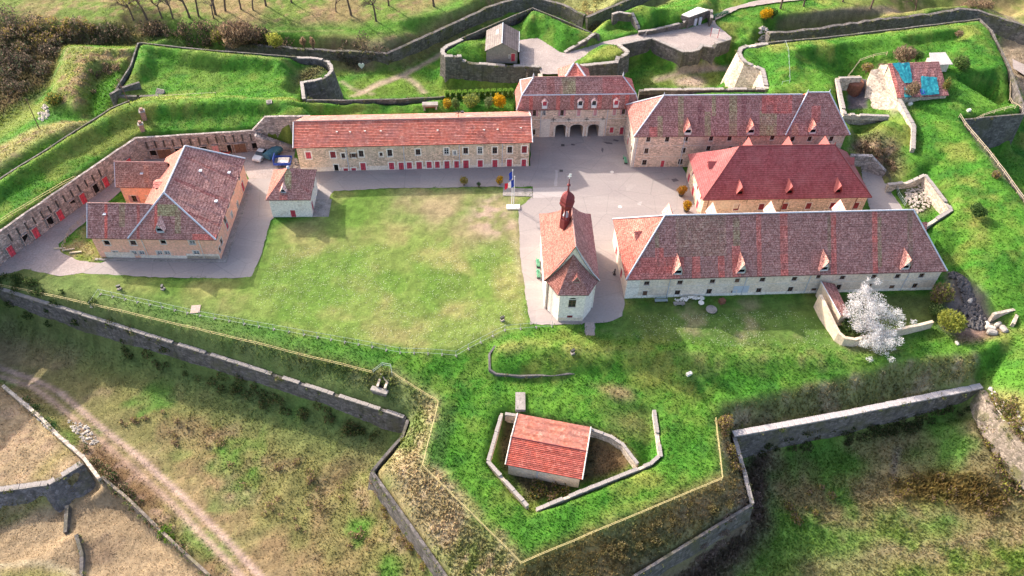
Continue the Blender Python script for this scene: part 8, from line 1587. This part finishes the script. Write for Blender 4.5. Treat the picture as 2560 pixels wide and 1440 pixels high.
# vents and chimneys on the ramparts
def chimney(label, loc, w, h, mat, lean):
    t = thing('vent_chimney', label, 'chimney', (loc[0],loc[1],hz(loc[0],loc[1])-0.2), 0.4); m = MB(); m.box(-w/2,-w/2,0,w/2,w/2,h); m.build('shaft', M[mat], t); m = MB(); m.box(-w/2-0.12,-w/2-0.12,h,w/2+0.12,w/2+0.12,h+0.2); m.build('cap', M['coping'], t); m = MB(); m.box(-w/3,-w/3,h+0.2,w/3,w/3,h+0.75); m.build('pot', M[mat], t)
M['brick'] = m_mottle('weathered_brick', (0.36,0.22,0.16), (0.3,0.18,0.13), (0.42,0.34,0.27), 1.2, 6)
chimney('brick chimney on the west rampart, the taller upper one', (-73.6,130.19,5.5), 0.9, 1.9, 'brick', 0); chimney('brick chimney on the west rampart nearer the casemate edge', (-73.05,127.07,5.1), 0.8, 1.7, 'brick', 0)
t = thing('vent_block', 'square concrete vent block on the grassy rampart', 'vent', (-49.85,135.12,6.3), 0.3); m = MB(); m.box(-0.55,-0.55,-0.3,0.55,0.55,1.0); m.build('block', M['coping'], t); m = MB(); m.box(-0.3,-0.3,1.0,0.3,0.3,1.06); m.build('grille', M['iron'], t)
t = thing('garden_gate_pier', 'pale stone lintel and niche behind the orange roofed barracks', 'niche', (-18.02,138.28,4.4), 0.1)
for s in (-1, 1): m = MB(); m.box(s*1.2-0.2,-0.5,-1.5,s*1.2+0.2,0.5,1.2); m.build('pier', M['wall_pale'], t)
m = MB(); m.box(-1.6,-0.6,1.2,1.6,0.6,1.6); m.build('lintel', M['coping'], t); m = MB(); m.quad((-1.0,-0.1,-1.5),(1.0,-0.1,-1.5),(1.0,-0.1,1.2),(-1.0,-0.1,1.2)); m.build('niche_back', M['rust'], t)
for i, (p, lab) in enumerate((((28.14,76.19,-0.2),'small pale stone block on the green bank'),((94.8,144.64,4.6),'small pale stone block near the dark ditch wall'),((83.35,146.88,4.0),'small pale stone in the shade beside the ruin'))):
    m = MB(); m.obox((0,0),0.5,0.9,0.5,-0.1,0.45); o = m.build('stone_block', M['plaster_white']); o.location = (p[0],p[1],hz(p[0],p[1])); tag(o, lab, 'stone')
# stone slot (drain outlet) in the south rampart
t = thing('stone_slot', 'narrow stone lined slot with thick lintel in the south rampart bank', 'drain', (0,0,0))
A = [(-19.63,75.36,-0.3),(-18.43,75.25,-0.3),(-20.17,72.24,-1.3),(-18.95,71.91,-1.3),(-21.07,72.2,-1.1),(-18.56,71.41,-1.1)]
for a, b, nm in ((A[0],A[2],'side_wall'),(A[1],A[3],'side_wall')):
    ang = math.atan2(b[1]-a[1], b[0]-a[0]); m = MB(); m.obox(((a[0]+b[0])/2,(a[1]+b[1])/2), ang, math.hypot(b[0]-a[0], b[1]-a[1]), 0.35, -3.0, -0.55); m.build(nm, M['wall_lit'], t)
ang = math.atan2(A[5][1]-A[4][1], A[5][0]-A[4][0]); cx, cy = (A[4][0]+A[5][0])/2, (A[4][1]+A[5][1])/2; m = MB(); m.obox((cx,cy), ang, 2.7, 0.8, -1.35, -0.95); m.build('lintel', M['coping'], t); m = MB(); m.obox((cx,cy), ang, 2.3, 0.6, -3.6, -1.35); m.build('front_wall', M['wall_grey'], t)
m = MB(); m.poly([(A[0][0],A[0][1],-0.55),(A[1][0],A[1][1],-0.55),(A[3][0],A[3][1],-1.0),(A[2][0],A[2][1],-1.0)]); m.build('slot_floor', M['void'], t)
m = MB(); m.tube((A[2][0]+0.2,A[2][1]+2.2,-0.3),(A[3][0]+0.4,A[3][1]+0.8,-0.5),0.12,None,6); m.build('beam', M['grey_wood'], t)
# corner steps and wing walls at the far right
t = thing('bank_stairs', 'stone stair recess in the green bank at the right edge', 'stairs', (0,0,0)); a = (79.8,89.21,1.6); b = (84.79,90.69,2.4); c = (82.46,87.33,1.4)
for p, q, z0, z1 in ((a,b,0.2,2.2),(b,c,0.4,2.0)):
    ang = math.atan2(q[1]-p[1], q[0]-p[0]); m = MB(); m.obox(((p[0]+q[0])/2,(p[1]+q[1])/2), ang, math.hypot(q[0]-p[0],q[1]-p[1]), 0.5, z0-1, z1); m.build('side_wall', M['wall_lit'], t)
for i in range(6): m = MB(); u = i/6; m.obox((a[0]+(b[0]-a[0])*(0.35+0.1*i)+0.4, a[1]+(b[1]-a[1])*(0.35+0.1*i)-1.0), 0.3, 0.5, 1.5, 0, 0.5+0.22*i); m.build('step', M['coping'], t)

# ================================================================ vehicles and yard clutter
def car(name, label, loc, rz, paint, kind='pickup', z=0.0):
    t = thing(name, label, 'car' if kind == 'car' else 'pickup', (loc[0],loc[1],z), rz); L, W2_ = 4.4, 0.85
    prof = [(-2.2,0.35),(-2.2,0.75),(-2.05,0.9),(-1.0,0.98),(2.1,0.95),(2.2,0.8),(2.2,0.35)] if kind == 'pickup' else [(-2.1,0.35),(-2.1,0.7),(-1.9,0.85),(-0.9,0.93),(1.9,0.95),(2.1,0.8),(2.1,0.35)]
    m = MB(); n = len(prof); vs = [(x,-W2_,z_) for x, z_ in prof]+[(x,W2_,z_) for x, z_ in prof]; m.add(vs, [tuple(range(n)), tuple(range(2*n-1,n-1,-1))]+[(i,i+n,(i+1)%n+n,(i+1)%n) for i in range(n)]); body = m.build('body', paint, t)
    cp = [(-1.0,0.97),(-0.45,1.5),(0.55 if kind == 'pickup' else 1.2,1.52),(0.85 if kind == 'pickup' else 1.85,0.96)]
    m = MB(); ww = W2_*0.9; vs = [(x,-ww*(1 if z_ < 1.2 else 0.85),z_) for x, z_ in cp]+[(x,ww*(1 if z_ < 1.2 else 0.85),z_) for x, z_ in cp]; m.add(vs, [(0,1,2,3),(7,6,5,4)]+[(i,i+4,(i+1)%4+4,(i+1)%4) for i in range(4)]); m.build('cabin_glass', M['glass'], t)
    m = MB(); m.box(-0.43,-ww*0.84,1.5,(0.55 if kind == 'pickup' else 1.2),ww*0.84,1.56); m.build('cabin_roof', paint, t)
    if kind == 'pickup': m = MB(); m.box(0.95,-0.7,0.955,2.05,0.7,0.975); m.build('cargo_bed', M['iron'], t)
    for x in (-1.35, 1.35):
        for s in (-1, 1):
            m = MB(); m.tube((x,s*(W2_-0.2),0.33),(x,s*(W2_+0.02),0.33),0.33,None,12); w_ = m.build('wheel', M['iron'], t); m = MB(); m.tube((x,s*(W2_-0.18),0.33),(x,s*(W2_+0.03),0.33),0.18,None,10); m.build('rim', M['steel'], w_)
    for s in (-1, 1): m = MB(); m.box(-2.23,s*0.62-0.16,0.6,-2.18,s*0.62+0.16,0.74); m.build('headlight', M['white_paint'], t); m = MB(); m.box(2.17,s*0.66-0.1,0.6,2.23,s*0.66+0.1,0.78); m.build('tail_light', M['red_bright'], t)
    return t
silver = m_plain('silver_car_paint', (0.55,0.55,0.55), 0.3, 0.5, 0.05); dkblue = m_plain('dark_blue_car_paint', (0.1,0.16,0.22), 0.3, 0.5, 0.05); palec = m_plain('pale_car_paint', (0.6,0.65,0.68), 0.3, 0.5, 0.05); teal = m_plain('teal_car_paint', (0.2,0.4,0.42), 0.3, 0.5, 0.05)
car('pickup_truck', 'silver pickup parked in front of the casemates', (-50.75,126.74,0), R(75), silver)
car('parked_car', 'pale car in the north east ditch, left of the pair', (71.99,188.62,-5), R(8), palec, 'car', -5.1); car('parked_car', 'teal car in the north east ditch, right of the pair', (74.07,189.16,-5), R(8), teal, 'car', -5.1)
t = thing('covered_trailer', 'teal covered trailer with hooped tarpaulin beside the pickup', 'trailer', (-48.3,127.53,0), R(62)); M['tarp_dark'] = m_mottle('dull_teal_canvas', (0.06,0.15,0.19), (0.045,0.115,0.15), None, 0.6, 3)
m = MB(); n = 8; arc = [(1.0*math.cos(math.pi*i/n), 0.9+0.75*math.sin(math.pi*i/n)) for i in range(n+1)]
for (y0, z0), (y1, z1) in zip(arc[:-1], arc[1:]): m.quad((-2.4,y0,z0),(2.4,y0,z0),(2.4,y1,z1),(-2.4,y1,z1))
for x in (-2.4, 2.4): m.poly([(x,y,z) for y, z in arc])
m.box(-2.4,-1.0,0.5,2.4,1.0,0.92); m.build('canvas', M['tarp_dark'], t)
for x in (-2.4,-1.2,0,1.2,2.4):
    m = MB()
    for (y0, z0), (y1, z1) in zip(arc[:-1], arc[1:]): m.tube((x,y0*1.02,z0+0.02),(x,y1*1.02,z1+0.02),0.06,None,4)
    m.build('hoop', M['tarp_dark'], t)
for s in (-1, 1): m = MB(); m.tube((0,s*0.85,0.35),(0,s*1.05,0.35),0.35,None,12); m.build('wheel', M['iron'], t)
t = thing('flatbed_trailer', 'blue drop side trailer with pale load beside the pavilion', 'trailer', (-45.97,124.58,0), R(4))
m = MB(); m.box(-1.6,-1.2,0.55,1.6,1.2,0.68); m.build('bed', M['grey_wood'], t)
for x0, y0, x1, y1 in ((-1.62,-1.22,1.62,-1.16),(-1.62,1.16,1.62,1.22),(-1.66,-1.2,-1.6,1.2),(1.6,-1.2,1.66,1.2)): m = MB(); m.box(x0,y0,0.6,x1,y1,1.15); m.build('drop_side', M['blue_paint'], t)
m = MB(); m.box(-1.66,-1.1,1.15,-1.58,1.1,2.0); m.build('headboard', M['blue_paint'], t)
for s in (-1, 1): m = MB(); m.tube((0,s*0.95,0.35),(0,s*1.2,0.35),0.35,None,12); m.build('wheel', M['iron'], t)
m = MB(); m.box(-0.9,-0.8,0.69,1.2,0.8,1.05); o = m.build('building_panels', M['plaster_white']); o.location = t.location; o.rotation_euler = t.rotation_euler; tag(o, 'pale panels lying on the blue trailer', 'panels')
rocks('timber_stack', 'untidy pale timber and boxes between trailer and barracks', [(-45.28,126.15),(-43.47,126.25),(-43.0,122.87),(-44.32,122.79)], 40, 0.2, 0.5, 'rock_pale', 12, 0.5, 0.4, 'stuff', 'timber')
t = thing('wheelbarrow', 'red wheelbarrow in front of the casemates', 'wheelbarrow', (-57.88,127.12,0), 0.3); m = MB(); m.add([(-0.9,-0.5,0.75),(0.8,-0.5,0.65),(0.8,0.5,0.65),(-0.9,0.5,0.75),(-0.4,-0.3,0.3),(0.5,-0.3,0.3),(0.5,0.3,0.3),(-0.4,0.3,0.3)], [(4,5,6,7),(0,1,5,4),(1,2,6,5),(2,3,7,6),(3,0,4,7)]); m.build('tray', M['red_bright'], t); m = MB(); m.tube((0.9,-0.06,0.22),(0.9,0.06,0.22),0.22,None,10); m.build('wheel', M['iron'], t)
for s in (-1, 1): m = MB(); m.tube((-1.6,s*0.35,0.7),(0.9,s*0.1,0.25),0.04,None,5); m.build('handle', M['grey_wood'], t); m = MB(); m.tube((-0.5,s*0.35,0.5),(-0.6,s*0.35,0),0.03,None,5); m.build('leg', M['iron'], t)
for i, (p, lab) in enumerate((((-79.61,98.87,0),'thick plank at the roadside left of the pink storehouse'),((-76.46,98.03,0),'pale beam lying in the grass left of the pink storehouse'),((-77.98,98.65,0),'second pale beam in the grass left of the pink storehouse'))):
    m = MB(); m.obox((0,0),0.1+0.1*i,2.0,0.25,0,0.2); o = m.build('beam', M['wood_rail']); o.location = (p[0],p[1],hz(p[0],p[1])+0.05); tag(o, lab, 'beam')
# courtyard small things
for i, (p, lab) in enumerate((((19.04,125.67,0),'round pale drain cover near the tall barracks'),((19.94,115.28,0),'round pale drain cover in the middle of the courtyard'))):
    m = MB(); m.lathe((0,0,0.004), [(0.38,0),(0.38,0.02),(0.2,0.022)], 14); o = m.build('drain_cover', M['trim']); o.location = (p[0],p[1],0); tag(o, lab, 'drain')
for i, (p, lab) in enumerate((((8.94,125.49,0),'dark iron manhole near the orange roofed barracks'),((9.41,133.86,0),'dark iron manhole before the archways'))):
    m = MB(); m.box(-0.35,-0.35,0.004,0.35,0.35,0.02); o = m.build('manhole', M['iron']); o.location = (p[0],p[1],0); tag(o, lab, 'manhole')
t = thing('water_pump', 'black iron hand pump at the corner of the long barracks', 'pump', (17.77,97.34,0)); m = MB(); m.lathe((0,0,0), [(0.28,0),(0.28,0.12),(0.14,0.2),(0.12,1.1),(0.17,1.2),(0.05,1.4)], 10); m.build('column', M['iron'], t); m = MB(); m.tube((0.05,0,1.05),(-0.5,-0.25,0.65),0.04,None,6); m.build('handle', M['iron'], t)
t = thing('notice_board', 'white notice board in a red frame at the place of arms', 'sign', (47.02,178.8,0.4), R(-20)); 
for s in (-1, 1): m = MB(); m.box(s*0.9-0.06,-0.06,-0.3,s*0.9+0.06,0.06,2.2); m.build('post', M['red_paint'], t)
m = MB(); m.box(-0.82,-0.04,0.9,0.82,0.04,2.1); m.build('board', M['white_paint'], t)
t = thing('heart_sign', 'small white heart shaped board standing in the far ditch', 'sign', (-37.56,167.11,-5)); 
m = MB(); hp_ = [(0.75*(16*math.sin(a)**3)/16, 0.9*(13*math.cos(a)-5*math.cos(2*a)-2*math.cos(3*a)-math.cos(4*a))/16+1.3) for a in np.linspace(0, 2*math.pi, 20, endpoint=False)]
m.add([(x,-0.04,z) for x, z in hp_]+[(x,0.04,z) for x, z in hp_], [tuple(range(19,-1,-1)), tuple(range(20,40))]+[(i,(i+1)%20,(i+1)%20+20,i+20) for i in range(20)]); m.build('board', M['white_paint'], t); m = MB(); m.tube((0,0,-0.2),(0,0,0.6),0.05); m.build('post', M['grey_wood'], t)
for i, (a, b, lab) in enumerate((((-96.22,130.8,2.4),(0.3,0,7.5),'thin leaning utility pole on the dry ledge at the far left'),((-76.92,132.72,7),(-0.6,0.2,6.0),'thin dark pole on the west rampart crest'))):
    t = thing('utility_pole', lab, 'pole', (a[0],a[1],hz(a[0],a[1])-0.3)); m = MB(); m.tube((0,0,0),b,0.1,0.06,6); m.build('shaft', M['brown_wood'], t); m = MB(); m.tube((b[0]-0.4,b[1],b[2]-0.3),(b[0]+0.4,b[1],b[2]-0.3),0.05); m.build('crossarm', M['brown_wood'], t)
# redoubt casemate roof slab with door openings, boulder row by the outer road
t = thing('redoubt_block', 'small casemate block with pale flat roof in the green redoubt', 'casemate', (0,0,0)); q = [(39.09,183.57,3.2),(43.79,187.89,3.2),(46.27,186.46,3.2),(40.83,182.52,3.2)]
m = MB(); m.prism([(p[0],p[1]) for p in q], 0.0, 3.15); m.build('block', M['wall_grey'], t); m = MB(); c = np.mean(q, 0); m.prism([(p[0]*0.97+c[0]*0.03, p[1]*0.97+c[1]*0.03) for p in q], 3.16, 3.35); m.build('roof_slab', M['plaster_white'], t)
for p in [(42.99,184.21,1.2),(44.27,184.89,1.2)]: m = MB(); m.obox((p[0],p[1]-0.15),0.3,0.7,0.3,0.1,2.2); m.build('doorway', M['lead'], t)
t = thing('hedge_row', 'low dark green hedge with timber edge beside the outer road', 'hedge', (0,0,0)); a = (47.66,187.99,0.4); b = (52.36,190.95,0.4)
r = np.random.default_rng(3); k = 12; V, c = leaf_cloud(np.array([(a[0]+(b[0]-a[0])*i/k, a[1]+(b[1]-a[1])*i/k, 0.6) for i in range(k+1)]), np.full((k+1, 3), 0.55), 900, 0.16, [(0.04,0.12,0.09),(0.06,0.16,0.1)], r); tri_soup('foliage', V, c, M['grass'], t)
